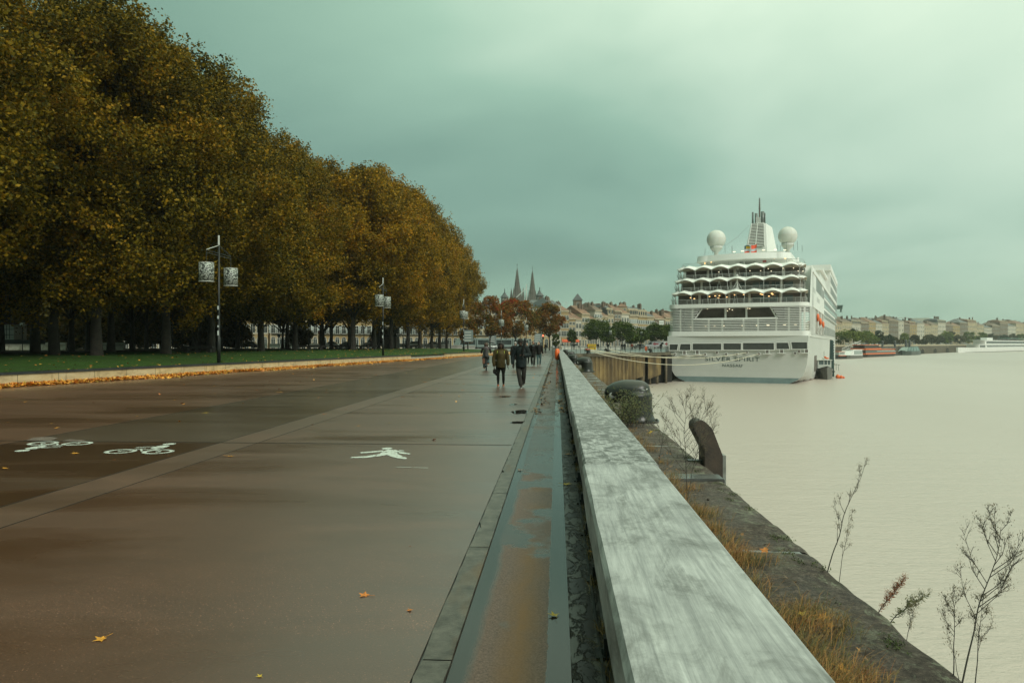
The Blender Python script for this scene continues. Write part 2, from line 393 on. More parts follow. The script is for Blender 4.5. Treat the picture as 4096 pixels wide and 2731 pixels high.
puF=ramp(nt,mth(nt,'ADD',mth(nt,'DIVIDE',GY,40.0),mth(nt,'MULTIPLY',wob,.75)),[(.17,g3(0)),(.22,g3(.85)),(.42,g3(.5)),(.5,g3(.15))])
pu=mth(nt,'MAXIMUM',mth(nt,'MAXIMUM',puL,puR),puF)
base=mix(nt,pu,base,(.032,.026,.022))
deb=ramp(nt,noise(nt,wcoords(nt,(4,1.2,1)),1,6,.7),[(.54,g3(0)),(.60,g3(1))]); deb=mth(nt,'MULTIPLY',deb,ramp(nt,mth(nt,'DIVIDE',GY,40.0),[(.30,g3(0)),(.45,g3(1))]))
base=mix(nt,deb,base,(.035,.018,.008)); 
nt.links.new(base,b.inputs['Base Color'])
rg=mix(nt,mth(nt,'MULTIPLY',pu,mth(nt,'SUBTRACT',1.0,deb)),g3(.55),g3(.09)); nt.links.new(rg,b.inputs['Roughness'])
bn=N(nt,'ShaderNodeBump'); bn.inputs['Distance'].default_value=.003; nt.links.new(mix(nt,pu,g3(.6),g3(0)),bn.inputs['Strength']); nt.links.new(noise(nt,v,90,3,.8),bn.inputs['Height']); nt.links.new(bn.outputs[0],b.inputs['Normal'])
sheet('gutter',[(-.53,-3),(.07,-3),(.07,100),(-.53,100)],-.004,mg)
md,nt,b=nmat('drain_stone'); v=wcoords(nt)
hol=ramp(nt,noise(nt,wcoords(nt,(5,2.2,1)),1.6,6,.7,.4),[(.46,g3(0)),(.52,g3(1))])
c=mix(nt,hol,(.008,.006,.004),mix(nt,noise(nt,v,60,4,.8),(.03,.028,.024),(.10,.095,.08)))
c=mix(nt,ramp(nt,noise(nt,wcoords(nt,(6,.5,1)),1,4),[(.58,g3(0)),(.66,g3(.9))]),c,(.05,.04,.012))
nt.links.new(c,b.inputs['Base Color']); b.inputs['Roughness'].default_value=.35; bump(nt,b,hol,.8,.02)
sheet('drain_strip',[(.07,-3),(.255,-3),(.255,100),(.07,100)],-.002,md)
M_steel=simple('dark_steel',(.06,.065,.06),.35,(.02,.02,.018),4,metal=.6,bmp=.1)
st_=MB(); st_.box(.218,.232,-3,98,-.002,.016); o=st_.build('steel_edging',M_steel); o['kind']='structure'
# ---------- quay rail: broad pale beam on a dark plinth
mr,nt,b=nmat('weathered_beam'); v=wcoords(nt)
gr=noise(nt,wcoords(nt,(55,2.2,30)),1.0,5,.7,.25); gr2=noise(nt,wcoords(nt,(5,3,8)),1,6,.75,.4)
blot=noise(nt,wcoords(nt,(3.2,1.5,3)),1.5,6,.72,.7)
c=ramp(nt,gr,[(.30,(.21,.218,.218)),(.48,(.33,.338,.334)),(.68,(.45,.46,.45))])
c=mix(nt,ramp(nt,gr2,[(.4,g3(0)),(.65,g3(.5))]),c,(.17,.175,.175))
sy=N(nt,'ShaderNodeSeparateXYZ'); nt.links.new(v,sy.inputs[0])
spz=ramp(nt,mth(nt,'DIVIDE',sy.outputs[1],20.0),[(.0,g3(0)),(.232,g3(0)),(.24,g3(1)),(.36,g3(.8)),(.45,g3(.5)),(1,g3(.6))])
blk=ramp(nt,noise(nt,wcoords(nt,(12,7,8)),1,6,.75,.6),[(.45,g3(0)),(.56,g3(1))])
c=mix(nt,mth(nt,'MULTIPLY',mth(nt,'MULTIPLY',blk,spz),.85),c,(.045,.05,.045))
c=mix(nt,ramp(nt,blot,[(.47,g3(0)),(.68,g3(.85))]),c,(.085,.088,.082))
nt.links.new(c,b.inputs['Base Color']); b.inputs['Roughness'].default_value=.6; b.inputs['Specular IOR Level'].default_value=.4
bump(nt,b,gr,.25,.006)
rail=thing('quay_rail','long pale weathered beam rail on a dark plinth along the quay edge','railing',(0,0,0))
ys=[-2.6,1.05,4.73,8.4,12.1,15.8]; 
while ys[-1]<88: ys.append(ys[-1]+3.67)
for i,(a,b_) in enumerate(zip(ys,ys[1:])):
    rr=random.Random(i); x0,x1,z0,z1=.164,.640,.655,.85; c_=.014; rings=[]
    dx=rr.uniform(-.006,.006); n=14
    for j in range(n+1):
        y=a+.007+(b_-a-.014)*j/n; e=0.006 if j in (0,n) else 0
        w_=lambda k: mn.noise(Vector((k*7.3+i,y*1.7,0)))*.004
        pr=[(x0+e,z0+.01),(x0,z0+.05),(x0,z1-c_*1.6),(x0+c_,z1-e*.6),(x0+.16,z1+.001-e*.5),(x1-.16,z1+.001-e*.5),(x1-c_,z1-e*.6),(x1,z1-c_),(x1,z0+.03),(x1-.02,z0)]
        rings.append([(px+dx+w_(k),y,pz+w_(k+20)*.6) for k,(px,pz) in enumerate(pr)])
    mbb=MB(); mbb.loft(rings); mbb.build('beam',mr,rail,smooth=False)
M_pl=simple('plinth_dark',(.035,.032,.028),.6,(.014,.012,.01),3,bmp=.4,world=True)
pb=MB(); pb.box(.33,.57,-2.6,ys[-1],-.01,.60); pb.build('plinth',M_pl,rail)
for y in [1.4+1.22*k for k in range(60)]:
    if y>ys[-1]-.5: break
    q=MB(); q.box(.20,.33,y-.05,y+.05,.0,.012); q.box(.24,.33,y-.03,y+.03,.012,.10); q.box(.27,.52,y-.035,y+.035,.10,.655); q.tube([(.24,y,.0),(.24,y,.04)],.014,6); q.build('bracket',M_steel,rail)
# ---------- quay edge coping stones
ms,nt,b=nmat('quay_stone'); v=wcoords(nt)
c=ramp(nt,noise(nt,v,16,8,.85),[(.32,(.014,.010,.008)),(.45,(.060,.045,.036)),(.57,(.14,.11,.088)),(.70,(.32,.27,.22))])
c=mix(nt,ramp(nt,noise(nt,wcoords(nt,(14,5,3)),1,4,.8),[(.45,g3(0)),(.7,g3(.5))]),c,(.03,.022,.018))
sxx=N(nt,'ShaderNodeSeparateXYZ'); nt.links.new(v,sxx.inputs[0])
edge=ramp(nt,mth(nt,'DIVIDE',sxx.outputs[0],2.0),[(.80,g3(.25)),(.93,g3(1))])
lich=ramp(nt,noise(nt,wcoords(nt,(4.5,3.0,4)),1,7,.78,.5),[(.52,g3(0)),(.58,g3(1))])
lich=mth(nt,'MULTIPLY',lich,ramp(nt,noise(nt,v,30,4,.8),[(.40,g3(.2)),(.55,g3(1))]))
c=mix(nt,mth(nt,'MULTIPLY',mth(nt,'MULTIPLY',lich,edge),.9),c,(.26,.27,.19))
moss=ramp(nt,noise(nt,wcoords(nt,(2.4,1.1,2)),1,6,.7),[(.58,g3(0)),(.68,g3(.55))])
c=mix(nt,moss,c,(.032,.038,.010))
nt.links.new(c,b.inputs['Base Color']); nt.links.new(ramp(nt,noise(nt,v,2,3),[(.4,g3(.55)),(.7,g3(.9))]),b.inputs['Roughness']); b.inputs['Specular IOR Level'].default_value=.3
bump(nt,b,noise(nt,v,26,8,.85),1.0,.035)
qe=thing('quay_edge','dark weathered stone coping with lichen along the river side of the rail','quay edge',(0,0,0))
cy=[-2.5,.9,3.3,5.9,8.95]; 
while cy[-1]<116: cy.append(cy[-1]+2.9)
for i,(a,b_) in enumerate(zip(cy,cy[1:])):
    ny=max(6,int((b_-a)/.12)) if a<20 else 6; nx=14 if a<20 else 4
    V=[]
    prof=[(.57,-.005)]+[(.62+(EX-.10-.62)*k/nx,0) for k in range(nx+1)]+[(EX-.05,-.008),(EX-.015,-.035),(EX,-.085),(EX+.004,-.2),(EX,-.45)]
    for j in range(ny+1):
        y=a+.008+(b_-a-.016)*j/ny
        for k,(px,pz) in enumerate(prof):
            nn=mn.noise(Vector((px*2.3,y*2.3,i)))*.016+mn.noise(Vector((px*8,y*8,i)))*.010
            ex=mn.noise(Vector((1.7,y*3.0,i*.3)))*.022+mn.noise(Vector((3.3,y*11,pz*9)))*.012 if px>EX-.06 else 0
            V.append((px+ex,y,pz+(nn if pz>-.1 else 0)-(.02 if j in(0,ny) else 0)))
    n=len(prof); Fq=[(j*n+k,j*n+k+1,(j+1)*n+k+1,(j+1)*n+k) for j in range(ny) for k in range(n-1)]
    mbb=MB(); mbb.add(V,Fq); mbb.build('coping_stone',ms,qe,smooth=True)
q=MB(); q.box(.6,EX-.02,8.78,9.12,-.03,.028); q.build('steel_channel',simple('channel_steel',(.10,.105,.10),.25,(.05,.05,.045),3,world=True),qe,bevel=.01)
# ---------- low walls of the lawn
mlw,nt,b=nmat('lawn_wall_stone'); v=wcoords(nt)
c=ramp(nt,noise(nt,wcoords(nt,(1.2,1.2,5)),1,6,.7),[(.3,(.30,.21,.10)),(.5,(.52,.39,.20)),(.72,(.62,.50,.30))])
bl=N(nt,'ShaderNodeSeparateXYZ'); nt.links.new(v,bl.inputs[0])
f=mth(nt,'FRACT',mth(nt,'DIVIDE',bl.outputs[1],1.9)); jt=ramp(nt,f,[(.0,g3(.8)),(.012,g3(.8)),(.018,g3(0))])
blocks=N(nt,'ShaderNodeTexWhiteNoise',noise_dimensions='1D'); nt.links.new(mth(nt,'FLOOR',mth(nt,'DIVIDE',bl.outputs[1],1.9)),blocks.inputs['W'])
c=mix(nt,mth(nt,'MULTIPLY',blocks.outputs['Value'],.35),c,(.42,.36,.26))
c=mix(nt,jt,c,(.06,.045,.03)); st2=ramp(nt,noise(nt,wcoords(nt,(2,2,.5)),2,4,.7),[(.55,g3(0)),(.7,g3(.55))]); c=mix(nt,st2,c,(.12,.08,.03))
nt.links.new(c,b.inputs['Base Color']); b.inputs['Roughness'].default_value=.75; bump(nt,b,noise(nt,v,25,3),.3,.01)
M_cap=simple('dark_coping',(.028,.03,.032),.3,(.012,.012,.012),2,bmp=.1,world=True)
def lowwall(pts,label,h=.45):
    root=thing('low_wall',label,'wall',(0,0,0))
    def off(pts,o):
        r=[]
        for i,p in enumerate(pts):
            t=(pts[min(i+1,len(pts)-1)]-pts[max(i-1,0)]).normalized(); r.append(Vector((p.x-t.y*o,p.y+t.x*o,0)))
        return r
    for nm,o0,o1,z0,z1,mat in (('wall_face',0,.34,-.02,h,mlw),('coping',-.035,.40,h+.002,h+.09,M_cap)):
        a=off(pts,o0); c_=off(pts,o1); m_=MB()
        m_.loft([[(*p.xy,z0),(*p.xy,z1),(*q_.xy,z1),(*q_.xy,z0)] for p,q_ in zip(a,c_)]); m_.build(nm,mat,root)
    return root
lowwall(WL1,'low pale stone wall with dark coping and drifted leaves, in front of the lawn lamps')
lowwall(WL2,'low stone wall beyond the steps, curving towards the crowd barriers',.42)
sp=thing('steps','shallow stone steps with leaves on them between two low walls','steps',(0,0,0))
a=WL1[1];b_=WL2[0]
for k in range(3):
    t=(b_-a).normalized(); nrm=Vector((-t.y,t.x,0)); m_=MB()
    p0=a+nrm*(.0+.34*k); p1=b_+nrm*(.34*k); e=nrm*(.34 if k<2 else 1.2)
    z=.15*(k+1)
    m_.loft([[(*p.xy,-.02),(*p.xy,z),(*(p+e).xy,z),(*(p+e).xy,-.02)] for p in (p0,p1)]); m_.build('step',M_concl,sp)
# ---------- painted symbols
M_paint=None
mp_,nt,b=nmat('road_paint'); v=wcoords(nt)
nt.links.new(ramp(nt,noise(nt,v,14,5,.7),[(.38,(.16,.13,.11)),(.47,(.55,.59,.54))]),b.inputs['Base Color']); b.inputs['Roughness'].default_value=.4
def flat(polys,name,label):
    m_=MB()
    for pl in polys:
        n=len(pl); m_.add([(p[0],p[1],.0046) for p in pl],[tuple(range(n))])
    o=m_.build(name,mp_); 
    for p in o.data.polygons:
        if p.normal.z<0: p.flip()
    tag(o,label,'marking')
    return o
def ringp(c,r0,r1,a0=0,a1=2*PI,n=18,sx=1,sy=1):
    out=[]
    for k in range(n):
        t0=a0+(a1-a0)*k/n;t1=a0+(a1-a0)*(k+1)/n
        out.append([(c[0]+r*sx*math.cos(t),c[1]+r*sy*math.sin(t)) for r,t in ((r0,t0),(r1,t0),(r1,t1),(r0,t1))])
    return out
def strip(a,b,w):
    a=Vector(a);b=Vector(b);d=(b-a).normalized();n=Vector((-d.y,d.x))*w/2
    return [a+n,b+n,b-n,a-n]
def bikesym(cx,cy,fl,sc_=1.0):
    P2=[]
    T=lambda p:(cx+p[0]*fl*sc_,cy+p[1]*fl*sc_)
    for wx in (-.29,.29):
        P2+= ringp((wx,0),.16,.225)+ringp((wx,.0),0,.045,n=10)
    P2+= [strip((-.29,0),(-.12,.24),.03),strip((-.12,.24),(.17,.25),.03),strip((.17,.25),(.29,0),.03),strip((-.12,.24),(.03,.02),.03),strip((.03,.02),(.17,.25),.03),strip((-.24,.29),(-.06,.28),.03),strip((.0,.33),(.14,.29),.05)]
    P2+= [[(-.04,.36),(.16,.36),(.15,.60),(.06,.68),(-.05,.62)],strip((-.30,.42),(.0,.52),.045)]+ringp((.02,.82),0,.10,n=12)
    return [[T(p) for p in pl] for pl in P2]
def W2(u,v): p=G(u,v); return (p.x,p.y)
c1=(-6.22,G(140,451.1).y); flat(bikesym(c1[0],c1[1],1.0,1.0),'bicycle_marking','white bicycle symbol on the dark wet lane, the one nearer the walking figure')
c2=(-8.0,G(61,443.0).y); flat(bikesym(c2[0],c2[1],-1.0,1.0),'bicycle_marking','white bicycle symbol lying upside down at the left edge of the dark lane')
# ghost arrows, faded, just beyond
gp=[W2(x,y) for x,y in ((26,440),(34,437),(50,436.4),(58,437.6),(50,440.6))]
m_=MB(); m_.add([(p[0],p[1],.0046) for p in gp],[tuple(range(5))]); gp=[W2(x,y) for x,y in ((62,440.6),(70,438.8),(84,439.6),(88,441.4),(74,441.2))]
m_.add([(p[0],p[1],.0046) for p in gp],[tuple(range(5))])
o=m_.build('faded_marking',simple('faded_paint',(.22,.18,.16),.3,(.12,.09,.075),8,world=True)); tag(o,'faded grey paint patch just beyond the white bicycle symbols','marking')
for p in o.data.polygons:
    if p.normal.z<0: p.flip()
# walking figure: outline taken on the ground
wf=[[(350,457.6),(352,456.6),(366,455.8),(379,453.6),(384,450.6),(388,449.2),(396,449.6),(400,451),(397,453.2),(400,454.8),(407,457.6),(406,458.8),(399,458.2),(391,456.2),(387,454.6),(378,456),(366,457.4)],
    [(381,448.1),(386,447.2),(391,447.3),(393,448.3),(388,449.0),(383,448.9)],
    [(396,451.4),(403,451.8),(411,453.4),(409,454),(400,453.2)],[(360,451.9),(376,450.6),(384,449.9),(383,451.2),(370,452.4),(361,452.9)],[(399,449.8),(404,450.1),(404,450.8),(400,450.9)]]
flat([[W2(*p) for p in pl] for pl in wf],'pedestrian_marking','white striding walking figure painted on the pale wet promenade')
flat([strip(W2(396,466.8),W2(412,467.0),.02),strip(W2(414,467.2),W2(428,467.6),.02)],'faded_marking','two thin broken white dashes painted just in front of the walking figure')

mpu,nt,b=nmat('puddle_water'); b.inputs['Base Color'].default_value=(.02,.016,.012,1); b.inputs['Roughness'].default_value=.03; b.inputs['IOR'].default_value=1.33
def puddle(u,v,rx,ry,seed):
    c=G(u,v); rr=random.Random(seed); n=26; pl=[]
    for k in range(n):
        a=2*PI*k/n; q=1+.35*mn.noise(Vector((math.cos(a)*1.5,math.sin(a)*1.5,seed)))+.12*rr.uniform(-1,1); pl.append((c.x+math.cos(a)*rx*q,c.y+math.sin(a)*ry*q))
    sheet('puddle',pl,.0045,mpu)
for i,a in enumerate([(521,411.5,.22,.45),(518,422,.16,.22),(513,404,.10,.3),(505,396,.2,.25)]): puddle(*a,i)
# ================= trees =================
def leafmat(name,cols,scale=.35,rough=.55,trans=.14):
    m,nt,b=nmat(name)
    g=N(nt,'ShaderNodeNewGeometry')
    f=mth(nt,'ADD',mth(nt,'MULTIPLY',g.outputs['Random Per Island'],.48),mth(nt,'MULTIPLY',noise(nt,wcoords(nt),scale,3,.6),.9),clamp=False)
    f=mth(nt,'SUBTRACT',f,.19)
    n=len(cols); c=ramp(nt,f,[(.12+.76*i/(n-1),cc) for i,cc in enumerate(cols)])
    nt.links.new(c,b.inputs['Base Color']); b.inputs['Roughness'].default_value=rough; b.inputs['Specular IOR Level'].default_value=.08
    if trans:
        t=N(nt,'ShaderNodeBsdfTranslucent'); nt.links.new(c,t.inputs[0]); ms_=N(nt,'ShaderNodeMixShader'); ms_.inputs[0].default_value=trans
        nt.links.new(b.outputs[0],ms_.inputs[1]); nt.links.new(t.outputs[0],ms_.inputs[2])
        nt.links.new(ms_.outputs[0],nt.nodes['Material Output'].inputs[0])
    return m
ML_plane=leafmat('plane_leaf',[(.012,.014,.003),(.045,.040,.004),(.12,.088,.006),(.24,.145,.009),(.36,.16,.011)],.16)  # toned darker than the far leaves, so colour carries the gloom at left
ML_plane2=leafmat('plane_leaf_far',[(.016,.018,.004),(.08,.06,.005),(.20,.125,.007),(.35,.19,.010),(.44,.17,.010)],.16)
ML_dark=leafmat('park_leaf',[(.012,.014,.003),(.03,.03,.005),(.075,.055,.007),(.12,.07,.008)],.2)  # darker leaf tones, shade of the back rows put into the colour
ML_maple=leafmat('maple_leaf',[(.025,.04,.007),(.075,.075,.010),(.17,.09,.012),(.24,.085,.014),(.28,.055,.014)],.13)
ML_mapler=leafmat('red_leaf',[(.09,.04,.010),(.24,.06,.014),(.34,.055,.018),(.30,.08,.014)],.13)
ML_green=leafmat('green_leaf',[(.015,.032,.006),(.04,.07,.010),(.07,.10,.014),(.11,.12,.02)],.15)
ML_yg=leafmat('bank_leaf',[(.04,.07,.012),(.10,.15,.022),(.17,.20,.03),(.22,.21,.035)],.06)
ML_bank2=leafmat('bank_leaf_brown',[(.03,.028,.012),(.07,.06,.02),(.11,.085,.025)],.06)
ML_bank3=leafmat('bank_leaf_dark',[(.012,.022,.010),(.025,.04,.016),(.04,.055,.02)],.06)
M_bark=simple('bark',(.035,.028,.018),.85,(.014,.011,.008),2.5,bmp=.6,bscale=12)
def crown(seed,Rx,H0,H1,n,leaf,nclump,mat,squash=.8,top=.5,spread=1.0,core=.0):
    r=np.random.default_rng(seed); zc=(H0+H1)/2; hz=(H1-H0)/2
    # clump centres over an egg shaped envelope
    u=r.normal(size=(nclump,3)); u/=np.linalg.norm(u,axis=1)[:,None]
    rad=r.uniform(.45,1,nclump)**.5*r.uniform(.85,1.05,nclump)
    C=u*rad[:,None]; wid=1-.35*np.clip(C[:,2],-1,1)*top
    C=np.c_[C[:,0]*Rx*wid,C[:,1]*Rx*wid,C[:,2]*hz+zc]
    cr=r.uniform(.55,1.25,nclump)*Rx*.24*spread
    idx=r.integers(0,nclump,n)
    q=r.normal(size=(n,3)); q/=np.linalg.norm(q,axis=1)[:,None]
    rr=r.uniform(0.2,1,n)**.45*(1+.28*(r.random(n)<.10)*r.random(n))
    Pn=C[idx]+q*(cr[idx]*rr)[:,None]*np.array([1,1,squash])
    Pn=Pn[Pn[:,2]>H0-1.2]; n=len(Pn)
    # leaf clusters: quads bent along the middle
    a=r.normal(size=(n,3)); a[:,2]*=.6; a/=np.linalg.norm(a,axis=1)[:,None]
    b=r.normal(size=(n,3)); b-=a*(a*b).sum(1)[:,None]; b/=np.linalg.norm(b,axis=1)[:,None]
    c=np.cross(a,b); s=(leaf*r.uniform(.6,1.35,n))[:,None]
    V=np.stack([Pn-a*s*.5,Pn+b*s*.34+c*s*.12,Pn+a*s*.6,Pn-b*s*.36+c*s*.12],1).reshape(-1,3)
    Fq=np.arange(n*4).reshape(n,4)
    return npmesh('crown',V,Fq,mat),C,cr
def lobecrown(seed,Rx,H0,H1,n,leaf,nl,nt_,mat,top=1.0):
    r=np.random.default_rng(seed); zc=H0+(H1-H0)*.46
    u=r.normal(size=(nl*4,3)); u/=np.linalg.norm(u,axis=1)[:,None]
    keep=[]
    for k in range(len(u)):
        if all(np.linalg.norm(u[k]-u[j])>.36 for j in keep): keep.append(k)
        if len(keep)>=nl: break
    u=u[keep]; nl=len(u); rad=r.uniform(.70,1.0,nl); C=u*rad[:,None]
    wid=np.where(C[:,2]>0,1-.42*C[:,2]*top,1+.0*C[:,2]); hz=np.where(C[:,2]>0,H1-zc,zc-H0)
    C=np.c_[C[:,0]*Rx*.80*wid,C[:,1]*Rx*.80*wid,C[:,2]*hz*.86+zc]; lr=r.uniform(.75,1.25,nl)*Rx*.27
    ti=r.integers(0,nl,nt_); q=r.normal(size=(nt_,3)); q/=np.linalg.norm(q,axis=1)[:,None]
    T=C[ti]+q*(lr[ti]*r.uniform(.55,1.12,nt_))[:,None]*np.array([1,1,.8]); tr=r.uniform(.35,.95,nt_); sp=r.random(nt_)<.16; T[sp]+=(q[sp]*np.array([1,1,1.0])+np.array([0,0,.35]))*(lr[ti][sp]*r.uniform(.1,.38,sp.sum()))[:,None]; tr[sp]=r.uniform(.18,.36,sp.sum())
    pw=tr**2.2; idx=r.choice(nt_,n,p=pw/pw.sum()); q=r.normal(0,.5,size=(n,3)); Pn=T[idx]+q*tr[idx][:,None]*np.array([1,1,.75])
    Pn[:,2]-=r.random(n)**3*.8
    n=len(Pn); a=r.normal(size=(n,3)); a[:,2]*=.7; a/=np.linalg.norm(a,axis=1)[:,None]
    b=r.normal(size=(n,3)); b-=a*(a*b).sum(1)[:,None]; b/=np.linalg.norm(b,axis=1)[:,None]
    c=np.cross(a,b); s=(leaf*r.uniform(.55,1.4,n))[:,None]
    V=np.stack([Pn-a*s*.5,Pn+b*s*.36+c*s*.12,Pn+a*s*.6,Pn-b*s*.38+c*s*.12],1).reshape(-1,3)
    return npmesh('crown',V,np.arange(n*4).reshape(n,4),mat),C,lr
def trunkmesh(seed,H0,Ht,r0,C,limbs=7,flare=1.6):
    r=random.Random(seed); mb=MB()
    fork=H0*1.0+.6
    pts=[(0,0,-.3),(0,0,.15),(r.uniform(-.05,.05),r.uniform(-.05,.05),fork*.5),(r.uniform(-.15,.15),r.uniform(-.15,.15),fork)]
    mb.tube(pts,[r0*flare,r0*1.25,r0*.95,r0*.85],10)
    top=Vector(pts[-1])
    order=sorted(range(len(C)),key=lambda i:r.random())[:limbs]
    for i in order:
        e=Vector(C[i]); m1=top.lerp(e,.35)+Vector((0,0,-.3)); m2=top.lerp(e,.7)+Vector((r.uniform(-.4,.4),r.uniform(-.4,.4),.3))
        mb.tube(catmull([top-Vector((0,0,.4)),m1,m2,e],3),[r0*.5*(1-k/10)+.02 for k in range(10)],6)
        for q in range(2):
            s=m1.lerp(m2,r.random()); e2=s+Vector((r.uniform(-1,1),r.uniform(-1,1),r.uniform(.2,1)))*(r0*5); mb.tube([s,s.lerp(e2,.5)+Vector((0,0,.15)),e2],[r0*.22,r0*.14,.02],5)
    return mb.mesh('trunk',M_bark,True)
def maketree(name,label,cat,loc,cm,tm,rotz=0,scale=(1,1,1),group=None):
    t=thing(name,label,cat,loc,rotz,group); t.scale=scale
    link('crown',cm,t); link('trunk',tm,t); return t
# near plane trees: three crowns, reused
PL=[]
for s,(Rx,H0,H1,n) in enumerate([(9.3,1.2,24.5,190000),(9.9,1.2,25.5,190000),(9.0,1.3,23.8,180000)]):
    cm,C,_=lobecrown(100+s,Rx,H0+1.2,H1,n,.18,46,1700,ML_plane,1.0); tm=trunkmesh(s,3.6,H1,.30,C,9); PL.append((cm,tm,C))
PF=[]
for s,(Rx,H0,H1,n) in enumerate([(9.0,1.6,24.5,120000),(9.4,1.5,25.5,120000)]):
    cm,C,_=lobecrown(120+s,Rx,H0+1.2,H1,n,.22,44,1500,ML_plane2,1.0); PF.append((cm,PL[s][1],C))
PD=[]
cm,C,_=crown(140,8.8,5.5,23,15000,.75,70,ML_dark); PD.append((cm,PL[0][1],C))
GP='plane trees along the lawn'
rowd=[(45,-29,0,.98),(52,-28.3,1,.95),(61.5,-29.5,2,1.01),(71.5,-29.2,0,.95),(81,-29.2,1,.94),(87,-24.3,0,.97),(96,-24,1,1.0),(106,-24,0,1.06),(118,-24,1,1.07),(131,-24.5,0,1.12),(147,-25,1,1.12),(163,-26,0,1.15),(180,-27,1,1.17)]
rt=random.Random(11)
names=['nearest the left edge','with its trunk in the grass behind the first lamp gap','standing left of the nearest street lamp','just right of the nearest street lamp']
for i,(d,x,k,s) in enumerate(rowd):
    p=Vector((x,d*1.0,0)); p.z=gz(p.x,p.y)
    lib=PL if i<4 else PF; cm,tm,_=lib[k%len(lib)]
    maketree('plane_tree','tall golden plane tree in the front row, %s from the left along the lawn'%ORD[i],'tree',p,cm,tm,rt.uniform(0,6),((.86,.86,s) if i==4 else (1.0,1.0,s)),GP)
n=0
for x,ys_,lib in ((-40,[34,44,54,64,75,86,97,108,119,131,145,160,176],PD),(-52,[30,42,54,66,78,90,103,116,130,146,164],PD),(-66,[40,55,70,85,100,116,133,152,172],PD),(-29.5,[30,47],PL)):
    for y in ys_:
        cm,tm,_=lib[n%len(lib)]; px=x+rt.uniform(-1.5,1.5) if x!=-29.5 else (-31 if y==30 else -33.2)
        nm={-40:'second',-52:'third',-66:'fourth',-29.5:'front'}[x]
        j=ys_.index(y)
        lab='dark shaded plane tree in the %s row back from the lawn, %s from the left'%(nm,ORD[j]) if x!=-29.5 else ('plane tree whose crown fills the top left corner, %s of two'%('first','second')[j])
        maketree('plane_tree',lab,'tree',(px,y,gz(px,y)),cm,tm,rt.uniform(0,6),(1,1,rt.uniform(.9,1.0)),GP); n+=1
# maples and smaller trees in the middle distance
def tree_at(name,label,u,vtop,d,wpx,mat,zg=0,seed=0,n=9000,low=.24,leaf=None,nc=45,group=None,r0=.16,top=.55,minlow=None,sq=.8):
    H=CAMH-(vtop-HV)*d/F-zg; W_=wpx*d/F/2
    leaf=leaf or max(.28,d/F*1.5)
    cm,C,_=crown(seed,W_*.86,H*low+W_*.1,H-.3,n,leaf,nc,mat,sq,top,1.55)
    tm=trunkmesh(seed,H*low,H,r0,C,6,1.3)
    return maketree(name,label,'tree',P(u,d,zg),cm,tm,0,(1,1,1),group)
GM='maples at the end of the lawn'
tree_at('maple_tree','maple with green and rusty leaves left of the red-topped maple, nearest the plane trees',490,293,165,44,ML_maple,.1,1,9000,.22,group=GM)
t=tree_at('maple_tree','broad bushy maple with a red top and orange sides at the end of the lawn',516,297,172,50,ML_maple,.1,2,11000,.2,group=GM)
cm,C,_=crown(77,3.8,8.2,11.6,3200,.42,22,ML_mapler); link('red_top',cm,t,(-1.0,0,-.3))
t=tree_at('maple_tree','rounded maple on a thin trunk, red at its left top, right of the broad one',549.5,300,180,32,ML_maple,0,3,8000,.24,group=GM)
cm,C,_=crown(78,1.7,7.2,10.2,1300,.42,14,ML_mapler); link('red_top',cm,t,(-1.9,0,.1))
tree_at('maple_tree','small dark green maple under the last plane tree',468,318,158,22,ML_maple,.2,4,3500,.2,group=GM)
tree_at('young_tree','small low bushy green tree behind the thin lamp at the plaza',556,330,190,8,ML_green,0,41,1200,.1)
GG='green trees along the plaza'
for i,(u,vt,w_,d) in enumerate([(596,317.5,32,238),(622,320.5,30,246),(640,327,18,252),(655,322,24,262),(572,329,11,250),(607,326,18,228),(632,331,16,236),(668,325,22,275),(683,322,26,290),(700,324,26,300)]):
    lab=['tallest dark green tree in the middle of the plaza row','dark green tree right of the tallest one in the plaza row','small slim green tree between two broader plaza trees','green tree at the right end of the plaza row near the ship','very small tree left of the plaza row beside the buildings','low green tree filling the gap right of the tallest','low bushy green tree in front of the pale house row','dark green tree just left of the ship stern','green tree mostly hidden by the left side of the ship','farthest green tree hidden behind the ship'][i]
    tree_at('street_tree',lab,u,vt,d,w_,ML_green,0,10+i,5200 if w_>20 else 2600,.26,group=GG)
# far bank trees, right of the ship
GB='trees along the far bank'
def bankpt(u,off=0):
    # bank polyline at column u; returns (x,d) in camera frame, pushed inland by off
    q=[(174,402),(240,476),(306,550),(430,700),(581,840),(900,1120)]
    k=(u-512)/F
    for a,b_ in zip(q,q[1:]):
        L=math.hypot(b_[0]-a[0],b_[1]-a[1]); nx,ny=-(b_[1]-a[1])/L,(b_[0]-a[0])/L
        ax,ay,bx,by=a[0]+nx*off,a[1]+ny*off,b_[0]+nx*off,b_[1]+ny*off
        ta=ax-k*ay; tb=bx-k*by
        if ta<=0<=tb or (b_[0]==900): t=-ta/(tb-ta); return ax+(bx-ax)*t, ay+(by-ay)*t
        if ta>0: t=-ta/(tb-ta); return ax+(bx-ax)*t, ay+(by-ay)*t
bt=[(841,331,16,0),(849,329,16,0),(858,331,18,0),(868,331,16,0),(853,328,10,2),(866,330,12,0),(875,333.5,13,0),(879,329,10,2),(889,334,9,2),(893,336,9,1),(905,332,9,0),(915,334,9,1),(898,339,12,1),(930,334,12,1),(938,335,12,1),(946,331.5,13,0),(951,332,11,1),(960,335,11,1),(969,331,12,0),(981,331.5,12,0),(992,334,10,1),(1002,334,11,2),(1012,333,9,1),(1021,333,10,0),(884,339,9,1),(922,339,9,1)]
mm=[ML_yg,ML_bank2,ML_bank3]; kinds=['yellow-green','rusty brown','dark green']
cnt=[0,0,0]; 
